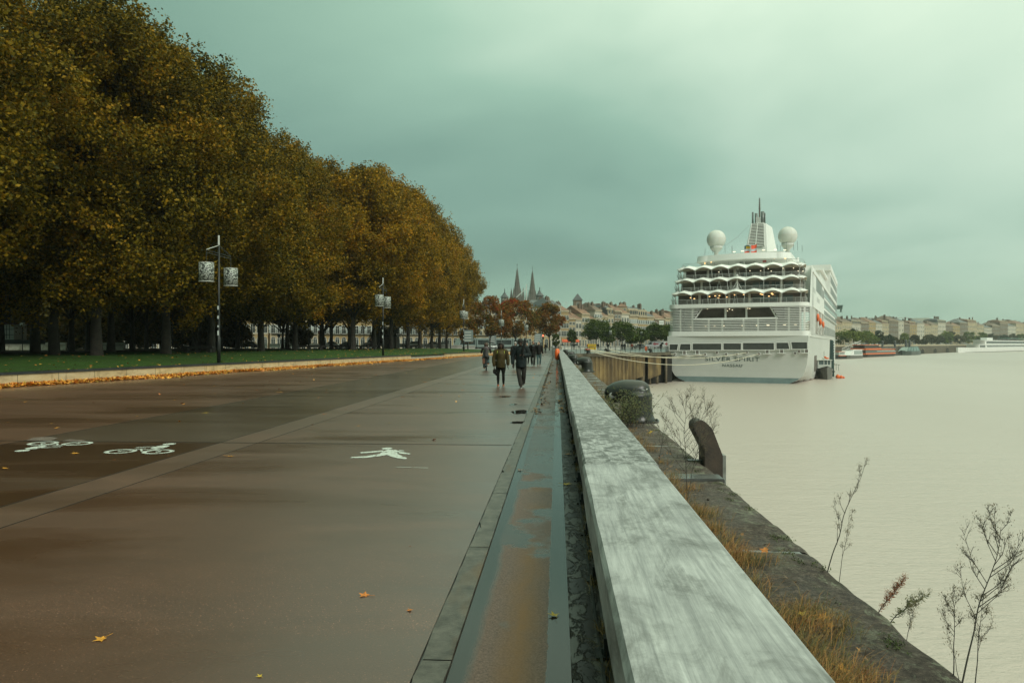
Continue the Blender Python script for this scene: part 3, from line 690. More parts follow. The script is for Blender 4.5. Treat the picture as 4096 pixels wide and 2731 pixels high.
for i,(u,vt,w_,k) in enumerate(sorted(bt)):
    off=16 if i%2 else 22
    x,d=bankpt(u,off); lab='%s tree on the far bank, %s of its colour from the ship rightwards'%(kinds[k],ORD[cnt[k]]); cnt[k]+=1
    tree_at('bank_tree',lab,u,vt,d,w_*1.15,mm[k],0,60+i,1700,.18,leaf=d/F*1.15,nc=26,group=GB,r0=.25)

# dark low undergrowth trees closing the view at the left
cm,C_,_=crown(150,6.5,.8,10,9000,.6,50,ML_dark,1.0,.2,1.5); tmU=trunkmesh(150,1.2,9,.2,C_,5)
for i,(u,d) in enumerate([(-10,128),(18,135),(52,140),(84,132),(112,138),(140,142),(166,150),(190,146),(216,158),(238,165),(300,178),(384,168)]):
    p=P(u,d); p.z=gz(p.x,p.y); maketree('park_shrub','dark bushy shrub tree closing the view under the plane trees, %s from the left'%ORD[i],'shrub',p,cm,tmU,i*1.3,(1,1,1 if i<9 else .55) if i<9 else (.45,.45,.5),'bushes behind the plane trees')
# ================= lamps and street furniture =================
M_pole=simple('lamp_pole_paint',(.018,.02,.018),.35,(.010,.011,.010),2,metal=.3)
M_white=simple('white_paint',(.62,.64,.58),.4,(.52,.54,.48),1)
M_stick=simple('sticker_paper',(.55,.6,.55),.6,(.35,.38,.35),9)
msh,nt,b=nmat('pierced_shade'); v=coords(nt)
f=noise(nt,v,11,3,.6,.8); c=ramp(nt,f,[(.47,(.012,.014,.012)),(.52,(.36,.39,.34))])
nt.links.new(c,b.inputs['Base Color']); b.inputs['Roughness'].default_value=.5
GL='double-shaded lamps along the lawn'
def lamp(loc,label,first=None):
    t=thing('street_lamp',label,'street lamp',loc,0,GL)
    m_=MB(); m_.tube([(0,0,-.2),(0,0,1.45),(0,0,1.5),(0,0,3),(0,0,6.8)],[.105,.10,.072,.068,.055],12); m_.build('pole',M_pole,t,True)
    m_=MB(); m_.box(-.035,.035,-.035,.035,6.8,7.35); m_.build('finial',M_white,t)
    A=Vector((.02,-1.55,6.32)); B=Vector((-.02,1.6,6.32))
    m_=MB(); m_.beam(A,B,.03); m_.beam(A-Vector((0,0,.13)),B-Vector((0,0,.13)),.03); m_.build('crossarm',M_pole,t)
    for e,c in ((A,'left'),(B,'right')):
        m_=MB(); m_.beam((0,0,6.78),e+Vector((0,0,.03)),.028); m_.build('brace',M_white if c=='left' else M_pole,t)
        sh=thing('lamp_shade',None,None,(0,0,0)); sh.parent=t; sh.location=e-Vector((0,0,.7+1.05))
        m_=MB(); m_.tube([(0,0,1.0),(0,0,1.72)],.018,6); m_.build('hanger',M_pole,sh)
        n=28; rr=.40; V=[];
        for z in (0,1.05):
            for r_ in (rr,rr-.012): V+= [(r_*math.cos(2*PI*k/n),r_*math.sin(2*PI*k/n),z) for k in range(n)]
        Fq=[]
        for k in range(n):
            k2=(k+1)%n
            Fq+=[(k,k2,2*n+k2,2*n+k),(n+k,3*n+k,3*n+k2,n+k2),(k,n+k,n+k2,k2),(2*n+k,2*n+k2,3*n+k2,3*n+k)]
        m_=MB(); m_.add(V,Fq); m_.build('drum',msh,sh,True)
        m_=MB(); m_.tube([(0,0,1.045),(0,0,1.06)],[.41,.41],24); m_.tube([(0,0,-.006),(0,0,.02)],[.408,.408],24,cap=False); m_.build('rim',M_white,sh)
        m_=MB(); m_.tube([(0,0,.45),(0,0,.95)],[.12,.09],10); m_.build('lantern',M_pole,sh)
    rr_=random.Random(loc[1])
    m_=MB(); 
    for k in range(4):
        z=rr_.uniform(1.5,3.1); m_.box(-.05,.04,-.082,-.070,z,z+rr_.uniform(.08,.3))
    m_.build('sticker',M_stick,t)
    return t
LL=['nearest','second nearest','third from the front','fourth from the front','fifth from the front']
L0=None
for i,(u,d) in enumerate([(218.8,42.5),(383,70),(463.8,104.6),(501.4,133.7),(526.3,162)]):
    p=P(u,d); p.z=gz(p.x,p.y); lamp(p,'dark lamp post with two white pierced drum shades, %s'%LL[i])
for i,(u,d) in enumerate([(612,227),(643,252),(667,276)]):
    p=P(u-2,d); lamp(p,'lamp post with two pale drum shades before the plaza trees, %s'%('leftmost of three','middle of three','rightmost of three')[i])
# thin plain posts
GT='plain posts under the plane trees'
tp=[(120*0+30.5,352,60,2.9),(172.5,348,95,5),(309,347,120,5.2),(242,347,140,6),(349,347,120,5.2),(364,347,120,5.4),(403,347,125,5),(371+67,346,150,5)]
for i,(u,_,d,h) in enumerate(tp):
    p=P(u,d); p.z=gz(p.x,p.y)
    t=thing('park_lamp','thin dark park lamp post under the plane trees, %s from the left'%ORD[i],'street lamp',p,0,GT)
    m_=MB(); m_.tube([(0,0,-.1),(0,0,h)],[.07,.045],8); m_.build('pole',M_pole,t)
    m_=MB(); m_.tube([(0,0,h),(0,0,h+.1),(0,0,h+.4),(0,0,h+.55)],[.05,.14,.2,.03],8); m_.build('lantern',M_pole,t)
# benches
M_bench=simple('bench_stone',(.03,.027,.022),.7,(.014,.012,.01),1,world=True)
for i,(u0,u1,d) in enumerate([(181,212,62),(292,324,84),(329,343,92),(343.5,377,95),(404,418,120)]):
    a=P(u0,d);b_=P(u1,d); a.z=gz((a.x+b_.x)/2,a.y)
    L=(b_-a).xy.length
    t=thing('stone_bench','long low dark stone bench behind the lawn, %s from the left'%ORD[i],'bench',a,TH,'dark benches behind the lawn')
    m_=MB(); m_.box(0,L,0,.55,.34,.52); m_.build('seat',M_bench,t,bevel=.02)
    for k in range(3):
        m_=MB(); x=.2+(L-.7)*k/2; m_.box(x,x+.3,.08,.47,-.3,.338); m_.build('leg',M_bench,t)
# white concrete barrier blocks
def block(loc,rz,L,H,label,name='concrete_block',grp=None,mat=None):
    t=thing(name,label,'barrier',loc,rz,grp)
    m_=MB(); m_.prism([(-.3,0),(.3,0),(.3,.12),(.17,H*.45),(.12,H),(-.12,H),(-.17,H*.45),(-.3,.12)],'x',-L/2,L/2); m_.build('body',mat or M_concl,t,bevel=.015)
    m_=MB(); m_.box(-L/2+.02,L/2-.02,-.19,-.165,H*.62,H*.66); m_.build('groove',M_bench,t)
    return t
G1='pale concrete blocks behind the left trees'
k=0
for u in list(np.arange(4,72,11.4))+list(np.arange(96,128,11.4)):
    d=112; p=P(u,d); p.z=gz(p.x,p.y); block(p,TH,1.66,1.15,'pale concrete block at the left park boundary, %s from the left'%ORD[k],grp=G1,mat=simple('block_pale',(.40,.38,.31),.8,(.22,.2,.15),1.5,world=True)); k+=1
G2='white barrier blocks along the road'
k=0
for u,d in [(u,185) for u in np.arange(262,480,13)]+[(u,205) for u in np.arange(561,625,7.2)]:
    p=P(u,d); p.z=gz(p.x,p.y)
    if k in (3,9,10): k+=1; continue
    block(p,TH,2.6 if u<480 else 1.7,.95,'low white barrier block along the road behind the park, %s from the left'%ORD[k],grp=G2,mat=simple('block_white',(.55,.55,.48),.7,(.4,.4,.34),1,world=True)); k+=1
# kiosk
p=P(391.5,155); p.z=gz(p.x,p.y)
t=thing('kiosk','small brown boxy kiosk with flat dark roof under the last plane trees','kiosk',p,TH-.15)
M_kio=simple('kiosk_brown',(.085,.07,.05),.6,(.05,.042,.03),2)
m_=MB(); m_.box(-1.35,1.35,-1.1,1.1,0,2.45); m_.build('wall',M_kio,t); m_=MB(); m_.box(-1.5,1.6,-1.3,1.3,2.46,2.72); m_.build('roof',M_pole,t)
m_=MB(); m_.box(-.1,.35,-1.13,-1.1,1.1,1.9); m_.build('window',M_white,t); m_=MB(); m_.box(-.6,.75,-1.12,-1.1,.1,.95); m_.build('panel',M_bench,t)
# crowd barriers
M_galv=simple('galvanised',(.24,.26,.24),.4,(.16,.175,.16),3,metal=.6)
def crowd(a,b_,label):
    L=(b_-a).length; ang=math.atan2(b_.y-a.y,b_.x-a.x)
    t=thing('crowd_barrier',label,'barrier',a,ang,'grey crowd barriers across the walkway')
    m_=MB(); m_.tube([(.03,0,.12),(.03,0,1.0),(.12,0,1.1),(L-.12,0,1.1),(L-.03,0,1.0),(L-.03,0,.12)],.022,6); m_.tube([(.03,0,.2),(L-.03,0,.2)],.018,6); m_.build('frame',M_galv,t)
    m_=MB(); 
    for k in range(1,18): x=L*k/18; m_.tube([(x,0,.2),(x,0,1.1)],.009,4,cap=False)
    m_.build('bars',M_galv,t)
    for x in (.3,L-.3): m_=MB(); m_.beam((x,-.32,.01),(x,0,.22),.03); m_.beam((x,.32,.01),(x,0,.22),.03); m_.build('foot',M_galv,t)
crowd(P(541,92),P(552,88),'grey crowd barrier standing across the promenade, left of the other');crowd(P(552.3,88),P(556.5,82),'grey crowd barrier whose right end meets the quay rail'); crowd(P(536,99),P(541,93),'grey crowd barrier turned away beside the last low wall')
# lifebuoy housings
M_or=simple('orange_plastic',(.75,.13,.015),.35,(.62,.09,.01),2,bmp=.05)
def buoy(p,label,s=1,rz=0):
    t=thing('lifebuoy_station',label,'lifebuoy',p,rz,'orange lifebuoy stations')
    m_=MB(); m_.tube([(0,0,0),(0,0,1.15*s)],.035,8); m_.build('post',M_pole,t)
    m_=MB(); rings=[]
    for y,r in ((-.16,.30),(-.13,.36),(.0,.385),(.10,.36),(.13,.30)):
        rings.append([(math.cos(a)*r*.72*s,y*s,.72*s+math.sin(a)*r*1.28*s) for a in np.linspace(0,2*PI,24,endpoint=False)])
    m_.loft(rings); m_.build('housing',M_or,t,True)
    m_=MB(); m_.box(-.27*s,.27*s,-.005,.015,.70*s,.74*s); m_.build('seam',M_pole,t)
    return t
buoy(Vector((.02,61.5,0)),'orange lifebuoy housing on a short post at the left side of the quay rail',1.0,R(66))
buoy(P(646,136),'distant orange lifebuoy housing on the platform railing',.95,R(20))
# yellow sign
t=thing('yellow_sign','yellow rectangular notice board on the plaza beside the pale barrier blocks','sign',P(592,128),TH); m_=MB(); m_.box(-.72,.72,-.02,.02,.55,1.45+.1); m_.build('board',simple('yellow_board',(.62,.40,.02),.5),t)
m_=MB(); m_.box(-.6,.6,-.024,-.0205,1.3,1.36); m_.box(-.6,.3,-.024,-.0205,1.12,1.17); m_.box(-.6,.45,-.024,-.0205,.92,.97); m_.build('lettering',M_pole,t)
for x in (-.6,.6): m_=MB(); m_.box(x-.03,x+.03,.021,.06,0,1.45); m_.build('post',M_pole,t)
# platform railing and sheet-pile quay ahead
M_pile=None
mpi,nt,b=nmat('sheet_pile'); v=wcoords(nt)
c=ramp(nt,noise(nt,wcoords(nt,(.5,.5,.22)),1,5,.65,.5),[(.3,(.05,.032,.016)),(.5,(.15,.10,.04)),(.68,(.26,.18,.07))]); 
c=mix(nt,ramp(nt,noise(nt,wcoords(nt,(3,3,.25)),1,4,.7),[(.45,g3(0)),(.7,g3(.7))]),c,(.04,.03,.02))
sz=N(nt,'ShaderNodeSeparateXYZ'); nt.links.new(v,sz.inputs[0]); c=mix(nt,ramp(nt,mth(nt,'MULTIPLY_ADD',sz.outputs[2],-.15,0),[(.08,g3(.75)),(.22,g3(0)),(.62,g3(0)),(.8,g3(.6))]),c,(.05,.038,.024))
nt.links.new(c,b.inputs['Base Color']); b.inputs['Roughness'].default_value=.7
plat=thing('landing_platform','brown stained river wall and piled platform running out towards the ship stern','quay wall',(0,0,0))
a=EDGE[1]; b_=EDGE[2]; c_=P(636,131)
m_=MB()
def pile(m_,p,q,n):
    for k in range(n):
        s=p.lerp(q,k/n);e=p.lerp(q,(k+1)/n); d=(e-s).normalized(); nn=Vector((d.y,-d.x,0))*.22
        pts=[s,s+d*.15+nn,s.lerp(e,.5)+nn,s.lerp(e,.5)+d*.15,e]
        for x,y in zip(pts,pts[1:]): m_.add([(x.x,x.y,-.5),(y.x,y.y,-.5),(y.x,y.y,-7),(x.x,x.y,-7)],[(0,1,2,3)])
pile(m_,a,b_,6); pile(m_,b_,c_,12); m_.build('pile_wall',mpi,plat)
e_=P(669.5,141.5)
m_=MB()
pp=[a,b_,c_,e_]
for x,y in zip(pp,pp[1:]):
    d=(y-x).normalized(); nn=Vector((d.y,-d.x,0))*.3
    m_.loft([[(*(x+nn).xy,-.55),(*(x+nn).xy,.0),(*(x-nn*2).xy,.004),(*(x-nn*2).xy,-.55)],[(*(y+nn).xy,-.55),(*(y+nn).xy,.0),(*(y-nn*2).xy,.004),(*(y-nn*2).xy,-.55)]])
m_.build('capping_beam',simple('cap_conc',(.13,.11,.075),.7,(.06,.05,.035),.8,world=True),plat)
M_void=simple('void_dark',(.012,.010,.008),.9)  # near-black colour that stands in for shade inside voids
for u,w_ in ((642,1.2),(650,.5),(657,.7),(666,.6)):
    p=P(u,133+(u-636)*.26); m_=MB(); m_.tube([(p.x,p.y,-.55),(p.x,p.y,-7.2)],w_*.4,10); m_.build('pile',simple('pile_conc',(.20,.16,.10),.7,(.08,.06,.04),.7,world=True),plat,True)
q=[P(636,134),P(672,146)]; m_=MB(); m_.loft([[(*q[0].xy,-.5),(*q[0].xy,-7.2)],[(*q[1].xy,-.5),(*q[1].xy,-7.2)]],cap=False,closed=False); m_.build('shade_sheet',M_void,plat)  # dark sheet behind the piles, painted as the shade under the platform
m_=MB(); p0,p1=P(636.5,131.4),P(645,133.6); m_.loft([[(*p0.xy,-.56),(*p0.xy,-4.6)],[(*p1.xy,-.56),(*p1.xy,-4.2)]],cap=False,closed=False)
p0,p1=P(648,134.5),P(661,138); m_.loft([[(*p0.xy,-.56),(*p0.xy,-4.9)],[(*p1.xy,-.56),(*p1.xy,-4.1)]],cap=False,closed=False); m_.build('concrete_panel',mpi,plat)
rl=thing('quay_railing','long dark metal railing along the edge of the platform before the ship','railing',(0,0,0))
pth=[Vector((2.3,117,0)),b_+Vector((-.2,.4,0)),c_+Vector((-.1,.5,0)),e_+Vector((-.1,.5,0)),e_+Vector((.4,8,0))]
M_rl=simple('railing_grey',(.07,.075,.07),.5,(.05,.05,.045),2)
rp=[]
for x,y in zip(pth,pth[1:]):
    n=max(1,int((y-x).length/1.35)); rp+=[x.lerp(y,k/n) for k in range(n)]
for p in rp: m_=MB(); m_.box(p.x-.035,p.x+.035,p.y-.035,p.y+.035,0,1.06); m_.build('post',M_rl,rl)
m_=MB()
for z,w_ in ((1.08,.06),(.82,.025),(.6,.025),(.38,.025),(.16,.025)):
    for x,y in zip(pth,pth[1:]): m_.beam(x+Vector((0,0,z)),y+Vector((0,0,z)),w_)
m_.build('rails',M_rl,rl)
# ---- bollards
M_bol=simple('bollard_iron',(.022,.024,.020),.16,(.012,.012,.010),3,bmp=.15,bscale=12,spec=.7)
mb_,nt,b=nmat('bollard_iron_worn'); v=coords(nt)
f=ramp(nt,noise(nt,v,5,5,.7,.8),[(.60,g3(0)),(.63,g3(1))]); sz=N(nt,'ShaderNodeSeparateXYZ'); nt.links.new(v,sz.inputs[0])
f=mth(nt,'MULTIPLY',f,ramp(nt,sz.outputs[2],[(.45,g3(0)),(.55,g3(1))]))
f=mth(nt,'MULTIPLY',f,ramp(nt,mth(nt,'ABSOLUTE',mth(nt,'ADD',sz.outputs[0],.16)),[(.22,g3(0)),(.30,g3(1))]))
nt.links.new(mix(nt,f,(.018,.020,.016),(.5,.52,.47)),b.inputs['Base Color']); b.inputs['Roughness'].default_value=.32; bump(nt,b,noise(nt,v,14,3),.3,.01)
def bollard():
    m_=MB(); pts=[];
    # shaft leaning into a kidney-shaped head that overhangs to the left (landward)
    m_.tube([(0,0,-.02),(0,0,.05),(0,0,.10),(-.01,0,.3),(-.01,0,.6)],[.34,.33,.30,.285,.29],22)
    m_.tube(catmull([(.06,0,.66),(-.08,0,.66),(-.26,0,.655),(-.42,0,.60)],3),[.215,.225,.23,.235,.235,.235,.23,.225,.22,.21],18)
    m_.ell((.03,0,.66),(.215,.225,.225)); m_.ell((-.43,0,.59),(.185,.21,.21))
    me=remesh(m_,.022,14); me.materials.clear(); me.materials.append(mb_); return me
BM=bollard(); 
def addbol(x,y,label,rz=0,s=1.0):
    t=thing('mooring_bollard',label,'bollard',(x,y,0.005),rz,'black iron bollards along the quay edge'); t.scale=(s,s,s)
    t.scale=(s,s*1.0,s*.86)
    link('head',BM,t)
    m_=MB(); m_.tube([(0,0,-.02),(0,0,.03)],[.40,.40],20)
    for k in range(6): a_=k*PI/3; m_.tube([(.35*math.cos(a_),.35*math.sin(a_),.03),(.35*math.cos(a_),.35*math.sin(a_),.06)],.025,6)
    m_.build('base_plate',M_bol,t)
addbol(1.66,15.45,'big black iron bollard half hidden by green weeds, nearest of all',-.1,1.12)
addbol(1.72,42.5,'glossy black bollard standing right behind the far part of the rail',-.1,1.1)
addbol(1.35,58.0,'round-headed black bollard left of and behind the glossy one',-.3,1.0)
addbol(2.6,80.5,'black bollard with a wet top behind the two nearer small ones',-.2,1.1) if False else addbol(1.65,79,'black bollard with a wet top behind the two nearer small ones',.3,1.05)
addbol(1.4,108,'smallest black bollard beside the start of the platform railing',0,1.0)
pb6=P(588.5,119.5); pb7=P(608,125.5); pb8=P(651,135.5)
addbol(pb6.x,pb6.y,'black bollard with an orange line and white mooring ropes round it',.2,1.15)
addbol(pb7.x,pb7.y,'dark bollard on the platform edge holding the upper mooring ropes',0,1.1)
addbol(pb8.x,pb8.y,'dark bollard near the right end of the platform railing',0,1.0)
# ---- curved steel guard at the quay edge
t=thing('fender_guard','rusty brown bent steel guard rising over the quay edge, rounded top leaning inward','guard',(0,10.35,0))
m_=MB(); O=[(2.03,-1.6),(2.03,.17),(1.965,.50),(1.975,.60),(2.02,.655),(2.08,.66),(2.15,.62),(2.24,.52),(2.40,.13),(2.40,-1.6)]
O=[(1.99,-1.6),(1.99,.17),(1.855,.43),(1.845,.50),(1.875,.55),(1.93,.575),(1.99,.565),(2.10,.46),(2.24,.095),(2.24,-1.6)]
m_.prism(O,'y',-.20,.20); m_.build('plate',simple('rusty_plate',(.055,.038,.026),.55,(.022,.017,.013),5,bmp=.4,bscale=30),t,bevel=.012)
m_=MB(); m_.box(2.243,2.30,-.11,.11,-1.6,.085); m_.build('flange',simple('flange_grey',(.22,.24,.22),.5,(.12,.12,.1),4),t)
m_=MB(); m_.box(1.8,1.99,-.06,.06,-.2,.01); m_.build('fixing',M_steel,t)
# ================= buildings =================
def wallmat(name,c,c2,sc_=.25,rough=.85):
    m,nt,b=nmat(name); v=wcoords(nt)
    col=ramp(nt,noise(nt,v,sc_,5,.7),[(.3,c2),(.65,c)])
    col=mix(nt,ramp(nt,noise(nt,wcoords(nt,(1.2,1.2,.12)),1,4,.7),[(.52,g3(0)),(.72,g3(.5))]),col,tuple(x*.45 for x in c))
    s=N(nt,'ShaderNodeSeparateXYZ'); nt.links.new(v,s.inputs[0]); f=mth(nt,'FRACT',mth(nt,'DIVIDE',s.outputs[2],.55))
    col=mix(nt,ramp(nt,f,[(0,g3(.25)),(.1,g3(.25)),(.14,g3(0))]),col,tuple(x*.5 for x in c))
    nt.links.new(col,b.inputs['Base Color']); b.inputs['Roughness'].default_value=rough; b.inputs['Specular IOR Level'].default_value=.2
    return m
W_gold=wallmat('stone_gold',(.42,.31,.15),(.27,.19,.09)); W_cream=wallmat('stone_cream',(.50,.42,.27),(.34,.27,.17))
W_pale=wallmat('stone_pale',(.56,.52,.42),(.42,.38,.29)); W_grey=wallmat('stone_grey',(.22,.18,.13),(.13,.10,.07)); W_white=wallmat('render_white',(.62,.60,.52),(.50,.48,.40))
R_tile=simple('roof_tile',(.25,.14,.085),.8,(.12,.075,.05),.5,world=True,bmp=.3,bscale=4)
R_slate=simple('roof_slate',(.085,.09,.09),.5,(.045,.05,.05),.6,world=True,bmp=.2,bscale=5)
R_old=simple('roof_old',(.17,.12,.085),.8,(.09,.07,.05),.6,world=True)
M_pane=simple('window_glass',(.035,.045,.045),.12,(.02,.025,.025),.4,spec=.8)
M_frame=simple('window_frame',(.55,.55,.48),.6,(.40,.40,.34),1)
M_shut=simple('shutter_grey',(.34,.38,.36),.6,(.26,.3,.28),1)
M_trim=simple('stone_trim',(.48,.40,.27),.8,(.34,.28,.18),.6,world=True)
def winmesh(w_,h,shut=False,arch=False):
    key=('win',round(w_,2),round(h,2),shut,arch)
    if key in MATS: return MATS[key]
    m_=MB()
    m_.mi=0
    if arch:
        n=10; top=[(w_/2*math.cos(PI*k/n),h-w_/2+w_/2*math.sin(PI*k/n)) for k in range(n+1)]
        m_.prism([(w_/2,0)]+top+[(-w_/2,0)],'y',-.05,.1)
        m_.mi=1
        for k in range(n):
            a,b_=top[k],top[k+1]; f=1.16; g=lambda p:(p[0]*f,(p[1]-(h-w_/2))*f+h-w_/2)
            m_.add([(a[0],-.09,a[1]),(b_[0],-.09,b_[1]),(g(b_)[0],-.09,g(b_)[1]),(g(a)[0],-.09,g(a)[1])],[(0,1,2,3)])
        for x in (-w_/2-.08,w_/2+.08): m_.box(x-.08,x+.08,-.09,.0,0,h-w_/2)
        m_.box(-.04,.04,-.08,-.05,0,h*.98); m_.box(-w_/2,w_/2,-.08,-.05,h-w_/2-.04,h-w_/2+.04)
    else:
        m_.box(-w_/2,w_/2,-.03,.1,0,h); m_.mi=1
        for x0,x1,z0,z1 in ((-w_/2-.13,-w_/2,-.0,h),(w_/2,w_/2+.13,0,h),(-w_/2-.13,w_/2+.13,h,h+.16),(-w_/2-.2,w_/2+.2,-.16,0)): m_.box(x0,x1,-.10,.05,z0,z1)
        m_.box(-.035,.035,-.05,-.03,0,h); m_.box(-w_/2,-.036,-.05,-.03,h*.66,h*.66+.06); m_.box(.036,w_/2,-.05,-.03,h*.66,h*.66+.06)
        if shut:
            m_.mi=2
            for x0,x1 in ((-w_/2-.13-w_*.5,-w_/2-.14),(w_/2+.14,w_/2+.13+w_*.5)): m_.box(x0,x1,-.09,.0,.02,h-.02)
    me=m_.mesh('window',[M_pane,M_frame,M_shut]); MATS[key]=me; return me
def building(label,pA,pB,depth,H,st,bays,wm,roof='tile',pitch=.35,mans=False,ground='door',chim=2,seed=0,zb=0.0,gable=False,winw=1.15,simplew=False,grp=None,name='house',arch=False,tower=0):
    r=random.Random(seed*31+5); L=(pB-pA).xy.length; ang=math.atan2(pB.y-pA.y,pB.x-pA.x)
    t=thing(name,label,'building',(pA.x,pA.y,zb),ang,grp)
    m_=MB(); m_.box(0,L,0,depth,-.5,H); m_.build('wall',wm,t)
    gh=4.2 if st>2 else 3.6; fh=(H-gh-.9)/max(1,st-1)
    m_=MB(); m_.box(-.12,L+.12,-.35,.1,H-.55,H-.02); m_.box(-.05,L+.05,-.14,.02,gh-.1,gh+.18); 
    if not simplew:
        for k in range(1,st-1): m_.box(0,L,-.08,.02,gh+fh*k-.05,gh+fh*k+.08)
    m_.build('cornice',M_trim,t)
    bw=L/bays
    for s_ in range(1,st):
        h=min(fh*.66,2.5)*(1-.08*s_)
        shut=r.random()<.25
        for k in range(bays):
            link('window',winmesh(winw,h,shut and not simplew),t,(bw*(k+.5),0,gh+fh*(s_-1)+.45))
        if s_==1 and not simplew and r.random()<.5:
            m_=MB(); m_.box(.3,L-.3,-.75,-.06,gh+.2,gh+.32)
            n=int(L/.6); 
            for q in range(n+1): x=.35+(L-.7)*q/n; m_.box(x-.03,x+.03,-.72,-.68,gh+.32,gh+1.25)
            m_.box(.3,L-.3,-.74,-.66,gh+1.25,gh+1.31); m_.build('balcony',M_pole,t)
    for k in range(bays):
        if arch or r.random()<.45: link('door',winmesh(min(bw*.62,2.4),gh*.84,False,True),t,(bw*(k+.5),0,.0))
        else: link('door',winmesh(min(bw*.5,1.6),gh*.72,False,False),t,(bw*(k+.5),0,.05))
    rm={'tile':R_tile,'slate':R_slate,'old':R_old}[roof]
    rf=None; ph=depth*.5*pitch*1.6
    m_=MB()
    if mans:
        hm=3.0; i1=.35; i2=1.6
        m_.loft([[(0,0,H),(L,0,H),(L,depth,H),(0,depth,H)],[(i1,i1+.9,H+hm),(L-i1,i1+.9,H+hm),(L-i1,depth-1.2,H+hm),(i1,depth-1.2,H+hm)],[(i2,depth*.45,H+hm+1.5),(L-i2,depth*.45,H+hm+1.5),(L-i2,depth*.55,H+hm+1.5),(i2,depth*.55,H+hm+1.5)]])
        rf=m_.build('roof',rm,t)
        for k in range(bays):
            x=bw*(k+.5); d_=MB(); d_.mi=0; d_.box(x-.75,x+.75,.05,1.6,H+.1,H+2.3); d_.prism([(x-.95,H+2.3),(x+.95,H+2.3),(x,H+2.95)],'y',-.05,1.7); d_.mi=1; d_.box(x-.45,x+.45,-.02,.045,H+.45,H+2.0); d_.build('dormer',[M_trim,M_pane],t)
    elif gable:
        m_.prism([(0,H),(depth,H),(depth*.5,H+ph)],'x',-.15,L+.15); rf=m_.build('roof',rm,t)
    else:
        e=.35; ins=min(L*.42,depth*.5)
        m_.loft([[(-e,-e,H),(L+e,-e,H),(L+e,depth+e,H),(-e,depth+e,H)],[(ins,depth*.48,H+ph),(L-ins,depth*.48,H+ph),(L-ins,depth*.52,H+ph),(ins,depth*.52,H+ph)]]); rf=m_.build('roof',rm,t)
    for k in range(chim):
        x=r.choice([.7,L-.7,L*.5]) if k==0 else r.uniform(.8,L-.8); w_=r.uniform(.8,1.9); y=depth*r.uniform(.25,.6); top=H+ph*r.uniform(.6,1.0)+.7+(2.2 if mans else 0)
        c=MB(); c.box(x-.45,x+.45,y-w_/2,y+w_/2,H+.05,top); 
        for q in range(int(w_/.4)): yy=y-w_/2+.2+q*.4; c.tube([(x,yy,top),(x,yy,top+.45)],.11,6)
        c.build('chimney',R_old if r.random()<.6 else W_grey,rf)
    return t
# middle row, left to right: (u0,u1,d0,d1, vtop(eave), wall, roof, mansard, storeys,bays)
Gm='stone houses behind the plaza trees'
rows=[(548,561,292,296,305,W_pale,'slate',False,5,4,'tall pale house rising just right of the red-topped rounded maple'),
(561.3,568.5,297,299,310,W_gold,'tile',False,4,3,'narrow golden house, second right of the rounded maple'),
(568.8,575.3,300,302,317.5,W_gold,'tile',False,4,2,'low golden house with flat eaves, third right of the rounded maple'),
(575.6,581.5,303,305,318.5,W_pale,'tile',False,3,2,'small pale house squeezed between taller golden ones'),
(581.8,589.5,306,309,313,W_cream,'tile',False,4,3,'cream house with a bare stone gable behind it, left of the tallest green tree'),
(589.8,594.5,311,313,318,W_grey,'tile',False,4,2,'narrow brown house with a low tiled roof behind the tallest green tree'),
(594.8,601.5,314,317,309.5,W_pale,'old',False,5,3,'tall white-fronted house behind the tallest green tree'),
(601.8,607.5,319,321,315.5,W_cream,'tile',False,4,2,'plain cream house right of the tall white-fronted one'),
(607.8,613.8,323,326,314,W_cream,'slate',True,4,2,'house with two tall slate dormers near the middle of the row'),
(614.2,621,329,332,310,W_grey,'tile',False,5,2,'narrow dark stone house under the little pavilion tower'),
(621.3,629,333,337,312.5,W_pale,'tile',False,4,3,'pale corner house with an orange roof right of the pavilion tower'),
(629.3,638,339,343,314.5,W_cream,'slate',True,4,5,'long slate-roofed house with a row of five dormers'),
(638.3,647,345,349,315.5,W_gold,'slate',True,4,4,'slate-roofed house with four dormers left of the grey gable'),
(647.3,654,352,355,316,W_cream,'slate',False,4,3,'cream house with a plain slate roof near the ship'),
(654.5,665,358,364,318,W_grey,'tile',False,4,3,'dark grey side of a house with a white poster on it'),
(665.3,676,366,372,317,W_cream,'tile',False,4,5,'last cream house touching the left outline of the ship'),
(676.5,690,375,383,317,W_cream,'tile',False,4,5,'cream house hidden behind the ship stern')]
for i,(u0,u1,d0,d1,vt,wm,rf,ms_,st,by,lab) in enumerate(rows):
    H=CAMH-(vt-HV)*d0/F
    b_=building(lab,P(u0,d0),P(u1,d1),13,H,st,by,wm,rf,.34,ms_,chim=2+(i%2),seed=i,grp=Gm,gable=(i in (4,14)))
# blind gables and towers rising behind
def gablehouse(label,u0,u1,d,vt,vt2,wm=W_grey,roof='old',grp='roofs behind the plaza houses'):
    a,b_=P(u0,d),P(u1,d); L=(b_-a).xy.length; ang=math.atan2(b_.y-a.y,b_.x-a.x); H=CAMH-(vt-HV)*d/F; H2=CAMH-(vt2-HV)*d/F
    t=thing('house',label,'building',(a.x,a.y,0),ang,grp)
    m_=MB(); m_.prism([(0,-.5),(L,-.5),(L,H2),(L*.30,H),(0,H-.3)],'y',0,14); m_.build('wall',wm,t)
    m_=MB(); m_.prism([(-.2,H-.25),(L*.3,H+.04),(L+.3,H2+.04),(L+.3,H2+.45),(L*.3,H+.5),(-.2,H+.2)],'y',-.3,14.3); m_.build('roof',{'old':R_old,'tile':R_tile}[roof],t)
    return t
gablehouse('brown blind gable sloping down behind the cream house',578,592,330,310,317)
g_=gablehouse('wide brown gable with the small tower on its left end',592,616,340,304,312)
